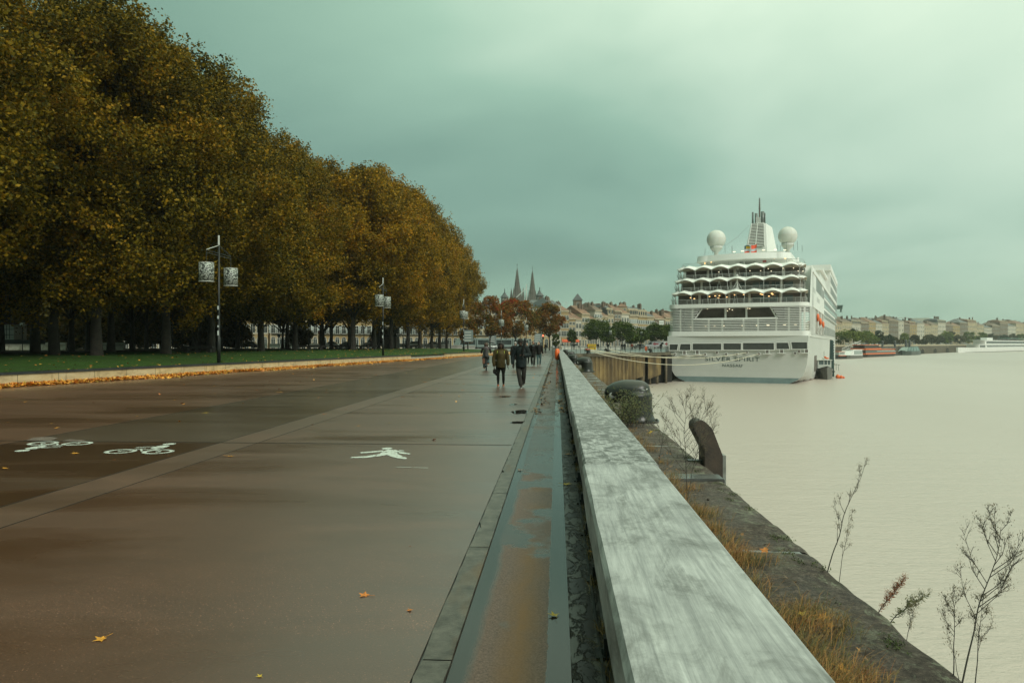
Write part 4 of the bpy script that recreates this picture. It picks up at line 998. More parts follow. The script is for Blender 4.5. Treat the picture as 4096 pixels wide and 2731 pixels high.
gablehouse('brown gable end behind the house with four dormers',640,655,380,312.5,316,roof='tile'); gablehouse('low tiled roof ridge behind the last cream house',660,680,385,311,315,roof='tile')
gablehouse('long brown roof behind the pavilion tower house',618,645,372,308,316,roof='tile')
def tower(label,u,d,wpx,vb,ve,vt,wm,rm,wins=2):
    W_=wpx*d/F; ze=CAMH-(ve-HV)*d/F; zt=CAMH-(vt-HV)*d/F; p=P(u,d)
    t=thing('roof_tower',label,'tower',(p.x,p.y,0),TH,'small towers over the plaza houses')
    m_=MB(); m_.box(-W_/2,W_/2,-W_/2,W_/2,0,ze); m_.build('wall',wm,t)
    m_=MB(); e=W_/2+.4; m_.loft([[(-e,-e,ze),(e,-e,ze),(e,e,ze),(-e,e,ze)],[(-.1,-.1,zt),(.1,-.1,zt),(.1,.1,zt),(-.1,.1,zt)]]); m_.build('roof',rm,t)
    for k in range(wins): link('window',winmesh(.9,1.5),t,((k-(wins-1)/2)*W_/wins,-W_/2,ze-2.5))
tower('square brown tower with a slate pyramid roof above the wide gable',577.5,325,8.2,320,300,298.2-5,W_grey,R_slate,1)
tower('small open pavilion tower with a low tiled roof',621.5,342,9.5,320,306.5,303.5-.5,W_cream,R_tile,2)
tower('little slate turret left of the long dormer roof',603,350,5,320,309,305,W_gold,R_slate,1)
# poster
p0,p1=P(657.2,357.5),P(661.8,359.5); ang=math.atan2(p1.y-p0.y,p1.x-p0.x); z0,z1=CAMH-(324.2-HV)*358/F,CAMH-(320.2-HV)*358/F
t=thing('poster','white rectangular poster with small dark writing on the grey house side','poster',(p0.x,p0.y,0),ang)
L=(p1-p0).xy.length; m_=MB(); m_.box(0,L,-1.2,-1.1,z0,z1); m_.build('board',M_white,t); m_=MB(); m_.box(.3,L-.5,-1.23,-1.2,(z0+z1)/2-.16,(z0+z1)/2+.05); m_.build('lettering',M_pole,t)
# domed black pavilions and cathedral
def pavilion(label,u,d,wpx,vbase,veave,vtop):
    s=d/F; p=P(u,d); W_=wpx*s; zb=CAMH-(vbase-HV)*s; ze=CAMH-(veave-HV)*s; zt=CAMH-(vtop-HV)*s
    t=thing('domed_pavilion',label,'tower',(p.x,p.y,0),TH+.3,'slate pavilions left of the spires')
    m_=MB(); m_.tube([(0,0,0),(0,0,ze)],W_*.42,8); m_.build('wall',R_slate,t)
    m_=MB(); n=8; prof=[(.56,0),(.40,.22),(.22,.5),(.10,.78),(.03,1)]
    m_.tube([(0,0,ze+(zt-ze)*z) for _,z in prof],[W_*r_ for r_,_ in prof],8); m_.build('roof',R_slate,t)
    m_=MB(); m_.tube([(0,0,zt-.2),(0,0,zt+1.2)],.18,6); m_.build('finial',R_slate,t)
    for k in range(8):
        a=PI/8+k*PI/4; o=link('window',winmesh(W_*.20,(ze-zb)*.72,False,True),t,(math.cos(a)*W_*.395,math.sin(a)*W_*.395,zb+.4),a+PI/2)
pavilion('slate pavilion with two white arched windows right of the twin spires',539.7,330,9.3,302,295.5,289.6)
pavilion('slate pavilion with a pointed roof left of the twin spires',504.6,345,8.5,302,297,291)
building('big slate mansard roof under the right pavilion, mostly behind the maples',P(528,318),P(557,318),16,CAMH-(309-HV)*318/F,4,8,W_cream,'slate',.3,True,chim=3,seed=50,name='palace_wing')
# cathedral twin spires
W_sp=wallmat('stone_spire',(.13,.115,.095),(.07,.06,.05))
def spire(label,u,d,vt,vb):
    s=d/F; p=P(u,d); zt=CAMH-(vt-HV)*s; zb=CAMH-(vb-HV)*s
    t=thing('cathedral_spire',label,'spire',(p.x,p.y,0),TH+.25,'twin cathedral spires')
    m_=MB(); m_.box(-6,6,-6,6,0,zb); 
    m_.build('tower',W_sp,t)
    m_=MB(); n=8; r0=4.4; m_.tube([(0,0,zb-.5),(0,0,zb+9),(0,0,zt-3),(0,0,zt)],[r0,r0*.82,.55,.12],8); m_.build('cone',W_sp,t)
    m_=MB()
    for k in range(8):
        a=2*PI*k/8
        for j in range(16):
            f=(j+.5)/16; rr=r0*.82*(1-f)+.5*f; z=zb+9+(zt-3-zb-9)*f; m_.ell((math.cos(a)*rr,math.sin(a)*rr,z),(.5,.5,.6),5,4)
    m_.build('crockets',W_sp,t)
    for sx,sy in ((-1,-1),(1,-1),(-1,1),(1,1)):
        m_=MB(); m_.box(sx*5-1.1,sx*5+1.1,sy*5-1.1,sy*5+1.1,zb,zb+6); m_.tube([(sx*5,sy*5,zb+6),(sx*5,sy*5,zb+15)],[1.4,.1],6); m_.build('pinnacle',W_sp,t)
    m_=MB(); m_.box(-.12,.12,-.12,.12,zt,zt+4); m_.box(-.9,.9,-.12,.12,zt+2.2,zt+2.5); m_.build('cross',R_slate,t)
    for k in range(4):
        m_=MB(); a=k*PI/2; M=Matrix.Rotation(a,4,'Z'); m_.box(-1.2,1.2,-6.1,-5.9,zb-12,zb-3,M); m_.build('shade_panel',M_void,t)  # near-black panel on each face in place of a shaded opening
spire('left and slightly taller of the twin gothic spires',517.2,760,267,302)
spire('right gothic spire of the pair with the slate pavilion at its foot',532.4,775,269.5,304)
t=thing('cathedral_nave','grey scaffolded cathedral roof between and below the twin spires','church',P(524,790),TH)
z=CAMH-(303-HV)*790/F; m_=MB(); m_.box(-16,16,0,40,0,z-6); m_.build('wall',W_sp,t); m_=MB(); m_.prism([(-16,z-6),(16,z-6),(0,z+2)],'y',0,40); m_.build('roof',R_slate,t)
# thin white crane
t=thing('crane','thin white crane mast with a slanting jib between the two spires','crane',P(526.6,420),0); s=420/F
z1=CAMH-(284-HV)*s; z2=CAMH-(296-HV)*s; m_=MB(); m_.beam((0,0,0),(0,0,z1),.45); m_.build('mast',M_white,t); m_=MB(); m_.beam((0,0,CAMH-(287.5-HV)*s),(-(526.6-516.5)*s,0,CAMH-(296.8-HV)*s),.42); m_.build('jib',M_white,t)
GA='antennas on the plaza roofs'
for i,(u,vt,d) in enumerate([(556.5,297,300),(566.2,300,302),(595,302,318),(587,301,312),(606,304,322)]):
    p=P(u,d+6); t=thing('roof_antenna','thin pale roof aerial above the plaza houses, %s from the left'%ORD[i],'antenna',(p.x,p.y,15),0,GA); zt=CAMH-(vt-HV)*d/F-15; m_=MB(); m_.beam((0,0,-3),(0,0,zt),.12); m_.build('mast',M_white,t); m_=MB(); m_.beam((-.8,0,zt-.5),(.8,0,zt-.5),.08); m_.build('rod',M_white,t)
# long arcaded facades behind the plane trees
Gf='arcaded stone fronts behind the park'
prev=None
for i,(u0,u1,d0,d1,H,by) in enumerate([(150,215,190,200,17,9),(218,268,200,208,17,8),(270,318,210,218,18,8),(321,372,220,228,18,8),(375,420,230,238,18,7),(422,470,240,250,15,8),(471,520,252,268,11.5,8),(521,549,272,286,11.5,5)]):
    building('long golden stone front with arched ground floor seen between the trunks, %s from the left'%ORD[i],P(u0,d0,0),P(u1,d1,0),14,H,4,by,W_gold if i%2 else W_cream,'slate',.3,True,chim=2,seed=70+i,grp=Gf,arch=True,name='town_front',zb=0)
for i,(u0,u1,d) in enumerate([(-40,40,175),(42,100,180),(102,150,185)]):
    building('dark stone building far behind the left trees, %s from the left'%ORD[i],P(u0,d),P(u1,d+5),14,15,4,7,W_grey,'slate',.3,False,chim=2,seed=90+i,grp=Gf,name='town_front',simplew=True)
# far bank row right of the ship
Gr='houses of the far bank'
x0=None
vts=[(826,842,322),(842,852,321),(852,861,323),(861,869,322),(869,876,321.5),(876,882.5,322.5),(882.5,889,323),(889,898.5,319.5),(898.5,904,320.5),(904,910,323.5),(910,917,324),(917,924.5,322.5),(924.5,931,325),(931,938,324),(938,946,322),(946,953,324.5),(953,960,325),(960,968,322),(968,977,321.8),(977,984,324.5),(984,992,327),(992,1000,325),(1000,1008,322.5),(1008,1016,325.5),(1016,1024,323),(1024,1033,325),(1033,1044,324)]
desc=['with orange tile roof','with dark slate roof','with a brown roof','with tall chimneys','with a plain front']
for i,(u0,u1,vt) in enumerate(vts):
    a=bankpt(u0,62);b_=bankpt(u1-.15,62); pa,pb=PC(*a),PC(*b_); H=CAMH-(vt-HV)*a[1]/F
    k=[0,2,1,2,0,1][i%6]
    building('narrow stone house of the far bank %s, %s from the ship'%(['with orange roof','with dark roof','with brown roof'][k],ORD[i]),pa,pb,16,H,5 if H>20 else 4,max(2,int((pb-pa).length/5)),[W_cream,W_pale,W_gold,W_grey,W_pale,W_cream][(i*5)%6] if i not in (7,17,22) else W_grey,['tile','slate','old'][k],.36,i%4==2,chim=3,seed=200+i,grp=Gr,simplew=True,winw=1.5)
# taller block and hangar roof on the skyline
t=thing('office_block','pale rounded office block rising above the middle of the far bank roofs','building',PC(*bankpt(919,170)),-.5); s=D(t.location)/F
m_=MB(); zt=CAMH-(317.5-HV)*s; m_.box(-13*s,13*s,0,20,0,zt-4); m_.box(-9*s,9*s,3,17,zt-4,zt); m_.build('wall',W_white,t)
t=thing('hall_roof','dark hall with a low orange gable on the far bank skyline','building',PC(*bankpt(1003,110)),-.6); s=D(t.location)/F
m_=MB(); zt=CAMH-(320-HV)*s; m_.box(-17*s,17*s,0,26,0,zt-5); m_.build('wall',W_grey,t); m_=MB(); m_.prism([(-18*s,zt-5),(18*s,zt-5),(4*s,zt+1.5)],'y',-1,27); m_.build('roof',R_tile,t)
for i,(u,vt,w_) in enumerate([(848,320,-12),(870,319,14),(890,319,18)]):
    p=PC(*bankpt(u,140)); s=D(p)/F; t=thing('tower_crane','faint tower crane above the far bank roofs, %s right of the ship'%ORD[i],'crane',p,0,'tower cranes'); zt=CAMH-(vt-1.3-HV)*s
    m_=MB(); m_.beam((0,0,0),(0,0,zt),.9); m_.build('mast',M_frame,t); m_=MB(); m_.beam((-abs(w_)*.5*s,0,zt),(abs(w_)*s,0,zt+.6),.8); m_.build('jib',M_frame,t)
# arches in the far river wall
for i,u in enumerate([922.5,935.3,947.5]):
    x,d=bankpt(u,-.15); x2,d2=bankpt(u+.3,-.15); p=PC(x,d);q=PC(x2,d2); ang=math.atan2(q.y-p.y,q.x-p.x); s=d/F
    t=thing('wall_arch','dark vaulted arch in the far river wall, %s of three'%ORD[i],'arch',(p.x,p.y,WZ),ang,'arches in the far river wall')
    w_=8.8*s/math.cos(ang)*.92; h=5.3*s; m_=MB(); n=12; m_.prism([(w_/2,-.5)]+[(w_/2*math.cos(PI*k/n),h-1.8*s-(0)+ (1.8*s)*math.sin(PI*k/n)) for k in range(n+1)]+[(-w_/2,-.5)],'y',-.05,.3); m_.build('shade_panel',M_void,t)  # near-black panel on the wall face, painted as the shade inside the arch
    m_=MB(); 
    for k in range(n):
        a0,a1=PI*k/n,PI*(k+1)/n; g=lambda a_,f:(w_/2*f*math.cos(a_),-.15,h-1.8*s+1.8*s*f*math.sin(a_)); m_.add([g(a0,1),g(a1,1),g(a1,1.14),g(a0,1.14)],[(0,1,2,3)])
    m_.build('arch_ring',M_trim,t)
# parapet of far bank
m_=MB(); pr=[PC(*bankpt(u,.6)) for u in np.arange(832,1040,6)]
for a,b_ in zip(pr,pr[1:]): m_.beam(a+Vector((0,0,.45)),b_+Vector((0,0,.45)),.5,.9)
o=m_.build('bank_parapet',M_trim); tag(o,'low pale parapet along the top of the far river wall','wall')
# ================= cruise ship =================
PHI=math.atan((862-512)/F)
def _solve(kl,kr,B):
    c,s=math.cos(PHI),math.sin(PHI); h=B/2
    d=(2*h*c+h*s*(kl+kr))/(kr-kl); return h*c+kl*(d+h*s),d
SX,SD=_solve((668.4-512)/F,(808.7-512)/F,26.2)
SO=PC(SX,SD,WZ); SROT=TH-PHI
M_hull=simple('ship_white',(.80,.80,.76),.38,(.74,.74,.70),.15,bmp=.03,bscale=2)
M_hullg=simple('ship_hull_grey_white',(.60,.61,.57),.38,(.54,.55,.51),.12,bmp=.04,bscale=1.5)
M_boot=simple('boot_topping',(.20,.27,.265),.5,(.15,.21,.205),.4)
M_und=simple('canopy_underside',(.62,.55,.44),.7,(.55,.48,.38),.5)
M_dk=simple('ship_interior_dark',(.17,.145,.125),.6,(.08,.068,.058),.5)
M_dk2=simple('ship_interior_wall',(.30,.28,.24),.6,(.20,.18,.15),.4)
M_sgl=simple('ship_glass',(.12,.17,.17),.08,(.06,.085,.085),.25,spec=.9)
M_sgl2=simple('ship_mesh_window',(.07,.075,.07),.3,(.045,.05,.045),1.2)
M_lam=simple('lamp_warm',(1,.7,.35),.5,emis=(1.0,.58,.22),es=1.8)
M_lamw=simple('lamp_white',(1,.9,.7),.5,emis=(1.0,.85,.55),es=1.1)
M_rail_s=simple('ship_rail',(.50,.51,.48),.4,(.42,.43,.4),1)
M_radome=simple('radome',(.62,.63,.58),.5,(.56,.57,.52),.3)
ship=thing('cruise_ship','large white cruise ship seen from its stern with scalloped canopies over the decks','cruise ship',SO,SROT)
def part(m_,name,mat,smooth=False,parent=None): return m_.build(name,mat,parent or ship,smooth)
# hull: transom outline then full sections forward
def hw(z,f):
    # half width at height z and distance f from the transom
    tab0=[(-1.4,5.5),(-.6,8.2),(0,9.7),(.5,10.9),(1.2,11.8),(2.2,12.4),(3.5,12.75),(5,12.95),(6.5,13.05),(9.0,13.1)]
    def it(t,z):
        if z<=t[0][0]: return t[0][1]
        for a,b_ in zip(t,t[1:]):
            if z<=b_[0]: return a[1]+(b_[1]-a[1])*(z-a[0])/(b_[0]-a[0])
        return t[-1][1]
    w0=it(tab0,z)
    full=13.1 if z>1 else 13.1-(1-z)*.25
    t=sst(0,22,f)
    w_=w0*(1-t)+full*t
    if f>150:
        k=(f-150)/48; w_*=max(.02,(1-k**(2.2 if z>6 else 1.7)))
    return w_
zs=[-1.4,-.6,0,.5,1.2,2.2,3.5,5,6.5,9.0]
fs_=[0,2,4,7,11,16,22,40,80,120,150,160,170,178,186,192,198]
rings=[]
for f in fs_:
    rk=lambda z,f=f:(f-.9*sst(0,9,z) if f==0 else f)+(z*.9 if f>150 else 0)*max(0,(f-150)/48)
    L_=[(-hw(z,f),rk(z),z) for z in zs]; Rr=[(hw(z,f),rk(z),z) for z in zs[::-1]]
    rings.append(L_+Rr)
m_=MB(); m_.loft(rings,cap=False,closed=False); m_.add(rings[0],[(i,i+1,2*len(zs)-2-i,2*len(zs)-1-i) for i in range(len(zs)-1)])
hull=m_.build('hull',M_hullg,ship,False)
# grey-blue boot band on the transom and dark waterline below sides
m_=MB()
def trz(z): return -.9*sst(0,9,z)-.02
zb=[-.5,0,.35,.7,1.05]; m_.loft([[(-hw(z,0)+.03,trz(z),z),(hw(z,0)-.03,trz(z),z)] for z in zb],cap=False,closed=False); part(m_,'boot_band',M_boot)
m_=MB(); m_.loft([[(hw(z,f)+.03,f,z) for z in (-.6,0,.28)] for f in (3,7,11,16,22,40,80,120,150)],cap=False,closed=False); part(m_,'waterline_stripe',simple('rust_red',(.12,.04,.025),.6))
# rounded aft outline used by decks: (lat,f) from port to starboard
def aft(hwid,f0,rc,bow=.8,n=8,side=6):
    pts=[(-hwid,f0+rc+side)]
    for k in range(n+1):
        a=PI+ (PI/2)*k/n; pts.append((-hwid+rc+rc*math.cos(a),f0+rc+rc*math.sin(a)))
    mid=[(x,f0-bow*(1-(x/(hwid-rc))**2)) for x in np.linspace(-(hwid-rc),hwid-rc,15)[1:-1]]
    pts+=mid
    for k in range(n+1):
        a=-PI/2+(PI/2)*k/n; pts.append((hwid-rc+rc*math.cos(a),f0+rc+rc*math.sin(a)))
    pts.append((hwid,f0+rc+side)); return pts
def band(pts,z0,z1,th=.25,name='band',mat=M_hull,parent=None,flare=0):
    c=Vector((0,60)); m_=MB(); ri=[]
    for i,p in enumerate(pts):
        a=Vector(pts[max(i-1,0)]);b_=Vector(pts[min(i+1,len(pts)-1)]); t=(b_-a).normalized(); n_=Vector((-t.y,t.x))
        q=Vector(p)+n_*th; o_=Vector(p)-n_*flare
        ri.append([(p[0],p[1],z0),(o_.x,o_.y,z1),(q.x,q.y,z1),(q.x,q.y,z0)])
    m_.loft(ri); return m_.build(name,mat,parent or ship)
def slab(pts,z0,z1,name,mat,back=30):
    hwid=abs(pts[0][0]); poly=list(pts)+[(hwid,back),(-hwid,back)]
    m_=MB(); n=len(poly); vs=[(*p,z0) for p in poly]+[(*p,z1) for p in poly]
    m_.add(vs,[tuple(range(n)),tuple(range(2*n-1,n-1,-1))]+[(i,i+n,(i+1)%n+n,(i+1)%n) for i in range(n)])
    return m_.build(name,mat,ship)
# white bulwark band above the hull
band(aft(13.12,-.92,1.3,.35),8.98,9.95,.3,'bulwark')
# mooring deck windows cut in the transom (dark mesh screens in white frames)
def SPx(X,Y,f=0.0):
    u=(2620+X/1.96)/4; v=(760+Y/1.96)/4; k=(u-512)/F; hx,hy=math.sin(PHI),math.cos(PHI); rx,ry=hy,-hx
    lat=(k*(SD+f*hy)-SX-f*hx)/(rx-k*ry); d=SD+lat*ry+f*hy; return lat,CAMH-(v-HV)/F*d-WZ
def q2(x0,x1,y0,y1,sl0=0,sl1=0,f=-.9):
    a=SPx(x0,y0,f);b_=SPx(x1,y0,f);c=SPx(x1+sl1,y1,f);d=SPx(x0+sl0,y1,f); return [a,b_,c,d]
for (x0,x1,y0,y1,s0,s1) in ((118,180,1207,1250,-2,-10),(204,275,1205,1250,-10,0),(298,517,1202,1248,0,0),(540,671,1200,1247,0,0),(693,930,1197,1246,0,0),(955,1040,1195,1241,0,12),(1070,1190,1191,1240,10,2)):
    pl=q2(x0,x1,y0,y1,s0,s1); w_=MB(); w_.prism([(p[0],p[1]) for p in pl],'y',-.97,-.7); wi=w_.build('mooring_window',M_sgl2,ship)
    cx_=sum(p[0] for p in pl)/4;cz=sum(p[1] for p in pl)/4; w_=MB(); P4=[(p[0]+(.16 if p[0]>cx_ else -.16),p[1]+(.13 if p[1]>cz else -.13)) for p in pl]
    for i in range(4): a,b_=P4[i],P4[(i+1)%4]; w_.beam((a[0],-1.0,a[1]),(b_[0],-1.0,b_[1]),.14,.12)
    w_.build('frame',M_hull,wi)
for (x,y) in ((155,1283),(392,1285),(487,1270),(559,1283),(643,1283),(720,1268),(814,1280),(1099,1275),(1130,1261)):
    a=SPx(x,y,-.8); w_=MB(); w_.tube([(a[0],-.98,a[1]),(a[0],-.6,a[1])],.24,12); o=w_.build('fairlead',M_dk,ship); w_=MB(); w_.tube([(a[0],-.95,a[1]),(a[0],-.7,a[1])],.33,12); w_.build('ring',M_hull,o)
for (x,y) in ((232,1270),(333,1268),(880,1262),(993,1258),(1187,1256)):
    a=SPx(x,y,-.8); w_=MB(); w_.box(a[0]-.28,a[0]+.28,-1.0,-.7,a[1]-.32,a[1]+.32); o=w_.build('shell_door',M_dk,ship); w_=MB(); w_.box(a[0]-.75,a[0]+.75,-1.25,-.8,a[1]-.48,a[1]-.36); w_.box(a[0]-.38,a[0]-.28,-1.05,-.7,a[1]-.35,a[1]+.38);w_.box(a[0]+.28,a[0]+.38,-1.05,-.7,a[1]-.35,a[1]+.38); w_.build('sill',M_hull,o)
# name on the transom
def text(s,x,z,h,w_,name,f=-.93):
    cu=bpy.data.curves.new(name,'FONT'); cu.body=s; cu.size=1; cu.extrude=.02; cu.space_character=1.12
    o=bpy.data.objects.new('tmp',cu); TS.collection.objects.link(o); dg=tsdg()
    me=bpy.data.meshes.new_from_object(o.evaluated_get(dg)); bpy.data.objects.remove(o)
    co=np.empty(len(me.vertices)*3,dtype=np.float32); me.vertices.foreach_get('co',co); co=co.reshape(-1,3)
    mn_,mx=co.min(0),co.max(0); X_=(co[:,0]-mn_[0])/(mx[0]-mn_[0])*w_+x; Z_=(co[:,1]-mn_[1])/(mx[1]-mn_[1])*h+z
    Y_=co[:,2]*1.0-.02+np.array([-.9*sst(0,9,zz_) for zz_ in Z_])
    me.vertices.foreach_set('co',np.c_[X_,Y_-.02,Z_].astype(np.float32).ravel()); me.materials.clear(); me.materials.append(simple('lettering_teal',(.075,.11,.105),.5)); me.update()
    return link(name,me,ship)
a=SPx(388,1338,-.9);b_=SPx(818,1305,-.9); text('SILVER SPIRIT',a[0],a[1]+.05,.78,b_[0]-a[0],'ship_name')
a=SPx(525,1383,-.9);b_=SPx(680,1360,-.9); text('NASSAU',a[0],a[1]+.02,.52,b_[0]-a[0],'home_port')
# inner wall and slatted screen z 9.95 .. 14.7
slab(aft(12.2,.9,1.2,.4),9.0,9.9,'lower_deck',M_hull)
m_=MB(); m_.loft([[(p[0],p[1],9.9),(p[0],p[1],14.6)] for p in aft(11.2,5.0,1.5,.3,side=3)],cap=False,closed=False); part(m_,'screen_back_wall',simple('screen_wall',(.36,.37,.34),.6,(.28,.29,.26),.3))
base=aft(13.0,-.75,2.0,.5,side=3)
def pathz(pts,x0,x1):
    return [p for p in pts if x0<=p[0]<=x1]
topL=SPx(375,915,0)[0]; topR=SPx(905,910,0)[0]; botL=SPx(318,1008,0)[0]; botR=SPx(955,995,0)[0]
zt_=14.45; zmid=12.35
def dense(pts,n=4):
    out=[]
    for a,b_ in zip(pts,pts[1:]): out+= [tuple(Vector(a).lerp(Vector(b_),k/n)) for k in range(n)]
    return out+[pts[-1]]
bd=dense(base)
m_=MB()
for k in range(14):
    z=10.15+k*(14.3-10.15)/13
    segs=[bd]
    if z>zmid:
        t=(z-zmid)/(zt_-zmid); xl=botL+(topL-botL)*t; xr=botR+(topR-botR)*t
        segs=[[p for p in bd if p[0]<xl],[p for p in bd if p[0]>xr]]
    for sg in segs:
        if len(sg)<2: continue
        m_.loft([[(p[0],p[1]-.06,z-.03),(p[0],p[1]-.06,z+.06),(p[0],p[1]+.16,z+.11),(p[0],p[1]+.16,z+.02)] for p in sg])
part(m_,'slats',M_hull)
m_=MB()
xs_=[SPx(x,1060,0)[0] for x in (205,300,428,535,700,813,955,1052,1140,1172)]
for x in xs_:
    p=min(bd,key=lambda p:abs(p[0]-x)+(0 if p[1]<2 else 9)); top=14.4 if (x<botL or x>botR) else zmid; m_.box(x-.16,x+.16,p[1]+.12,p[1]+.4,9.9,top)
m_.beam((botL,-.5,zmid),(topL,-.5,zt_),.22); m_.beam((botR,-.5,zmid),(topR,-.5,zt_),.22); m_.beam((botL-.3,-1.0,zmid),(botR+.3,-1.0,zmid),.25,.25)
for x in (SPx(552,960,0)[0],SPx(716,960,0)[0]): m_.box(x-.17,x+.17,0,.35,12.2,14.5)
part(m_,'screen_post',M_hull)
m_=MB(); m_.box(botL-1,botR+1,4.0,4.1,12.4,14.55); part(m_,'recess_shade',M_dk)  # dark panel before the pale back wall, standing in for shade in the recess
def lampat(x,y,f,r=.11,mat=M_lam,sx=1,flat=1,nm='deck_lamp'):
    a=SPx(x,y,f); w_=MB(); w_.ell((a[0],f,a[1]),(r*sx,r,r*flat),8,6); w_.build(nm,mat,ship)
for x,y in ((280,1070),(397,1067),(466,1066),(535,1062),(690,1060),(803,1058),(886,1056),(1016,1052),(1102,1050)): lampat(x,y,4.6,.16,M_lamw,1.9,.55,'light_panel')
for x,y in ((411,929),(556,926),(584,930),(606,937),(728,925),(744,927),(568,944)): lampat(x,y,3.5,.10,M_lamw)
# decks with canopies
deckz=[14.6,17.55,20.15,22.7]
f0s=[-.8,.6,2.0,3.4]; hws=[13.0,12.3,12.0,11.8]
def railing(pts,z,h=1.05,name='deck_railing',st=1.15,mat=None):
    m_=MB(); d=dense(pts,2)
    for hh,w_ in ((h,.06),(h*.75,.03),(h*.5,.03),(h*.25,.03)):
        for a,b_ in zip(pts,pts[1:]): m_.beam((a[0],a[1],z+hh),(b_[0],b_[1],z+hh),w_)
    acc=0; prev=d[0]
    for p in d:
        acc+=math.dist(p,prev); prev=p
        if acc>st: acc=0; m_.beam((p[0],p[1],z),(p[0],p[1],z+h),.05)
    return m_.build(name,mat or M_rail_s,ship)
band(aft(13.1,-.9,2.0,.6,side=2),14.5,15.25,.35,'deck_edge')
slab(aft(12.8,-.5,1.8,.6),14.5,14.75,'deck_floor',M_hull)
railing(aft(12.7,-.3,1.9,.6,side=3),15.2,.95)
rw=random.Random(5)
for i in (1,2,3):
    z=deckz[i]; hwid=hws[i]; f0=f0s[i]
    slab(aft(hwid,f0+.4,1.8,.6),z-.22,z,'deck_floor',M_hull)
    if i<4: band(aft(hwid,f0+.35,1.9,.6,side=3),z-.25,z+.18,.2,'deck_edge')
    if i<3: railing(aft(hwid-.15,f0+.55,1.9,.6,side=3),z+.15,.95)
railing(aft(hws[3]-.1,f0s[3]+1.2,2.2,.6,side=6),deckz[3],1.15,'top_railing',2.6,simple('rail_thin',(.3,.33,.31),.4))
# scalloped canopies
def canopy(i):
    z=deckz[i]-.15; hwid=hws[i]+.35; f0=f0s[i]-.9
    pts=aft(hwid,f0,2.2,.7,n=6,side=1.4); P_=dense(pts,6)
    L=[0]
    for a,b_ in zip(P_,P_[1:]): L.append(L[-1]+math.dist(a,b_))
    T=L[-1]; nb=9; 
    m_=MB(); rim=[];cols=[]
    Pin=[]
    for k,p in enumerate(P_):
        a=Vector(P_[max(k-1,0)]);b_=Vector(P_[min(k+1,len(P_)-1)]); t=(b_-a).normalized(); n_=Vector((-t.y,t.x))
        s=(L[k]/T*nb)%1.0; arc=math.sin(PI*s); cusp=(1-abs(2*s-1))**1.3
        o_=Vector(p)-n_*.25*arc
        q=Vector(p)+n_*1.1; q3=Vector(p)+n_*2.6
        z0=z-.42+.55*arc; z1=z+.42+.34*cusp
        cols.append([(o_.x,o_.y,z0),(o_.x,o_.y,z0+.07),(q.x,q.y,z1),(q3.x,q3.y,z+.25),(q3.x,q3.y,z+.16),(q.x,q.y,z1-.12)])
    m_.mi=0
    n=6
    vs=[p for c in cols for p in c]; fs=[];mi=[]
    for k in range(len(cols)-1):
        for j in range(n):
            j2=(j+1)%n; fs.append((k*n+j,k*n+j2,(k+1)*n+j2,(k+1)*n+j)); mi.append(1 if j in (4,5) else 0)
    m_.v=vs; m_.f=fs; m_.m=mi
    m_.build('canopy',[M_hull,M_und],ship,True)
    # posts at the valleys
    zf=deckz[i-1]+.1
    class _P:
        def beam(s_,a,b_,w_): q_=MB(); q_.beam(a,b_,w_); q_.build('canopy_post',M_rail_s,ship)
    pm=_P()
    for b in range(1,nb):
        k=min(range(len(L)),key=lambda k:abs(L[k]-T*b/nb)); p=P_[k]; tgt=(p[0]*.985,p[1]+.75)
        pm.beam((p[0],p[1],z-.33),(tgt[0],tgt[1],zf),.11)
    for b in (3.5,4.5) if i!=2 else (3.5,4.5):
        k=min(range(len(L)),key=lambda k:abs(L[k]-T*b/nb)); p=P_[k]
        for dx in (-.55,.55): pm.beam((p[0],p[1]+.9,z+.1),(p[0]+dx,p[1]+.9,zf),.09)
    for b in (.5,1.0,8.3):
        k=min(range(len(L)),key=lambda k:abs(L[k]-T*b/nb)); p=P_[k]; sg=-1 if p[0]<0 else 1
        pm.beam((p[0],p[1],z-.2),(p[0]-sg*.5*-1*0-sg*.9*-0,p[1]+.8,zf),.10); pm.beam((p[0]+sg*.25,p[1],z-.9),(p[0]-sg*.1,p[1]+1.2,zf-.3),.08)
for i in (1,2,3): canopy(i)
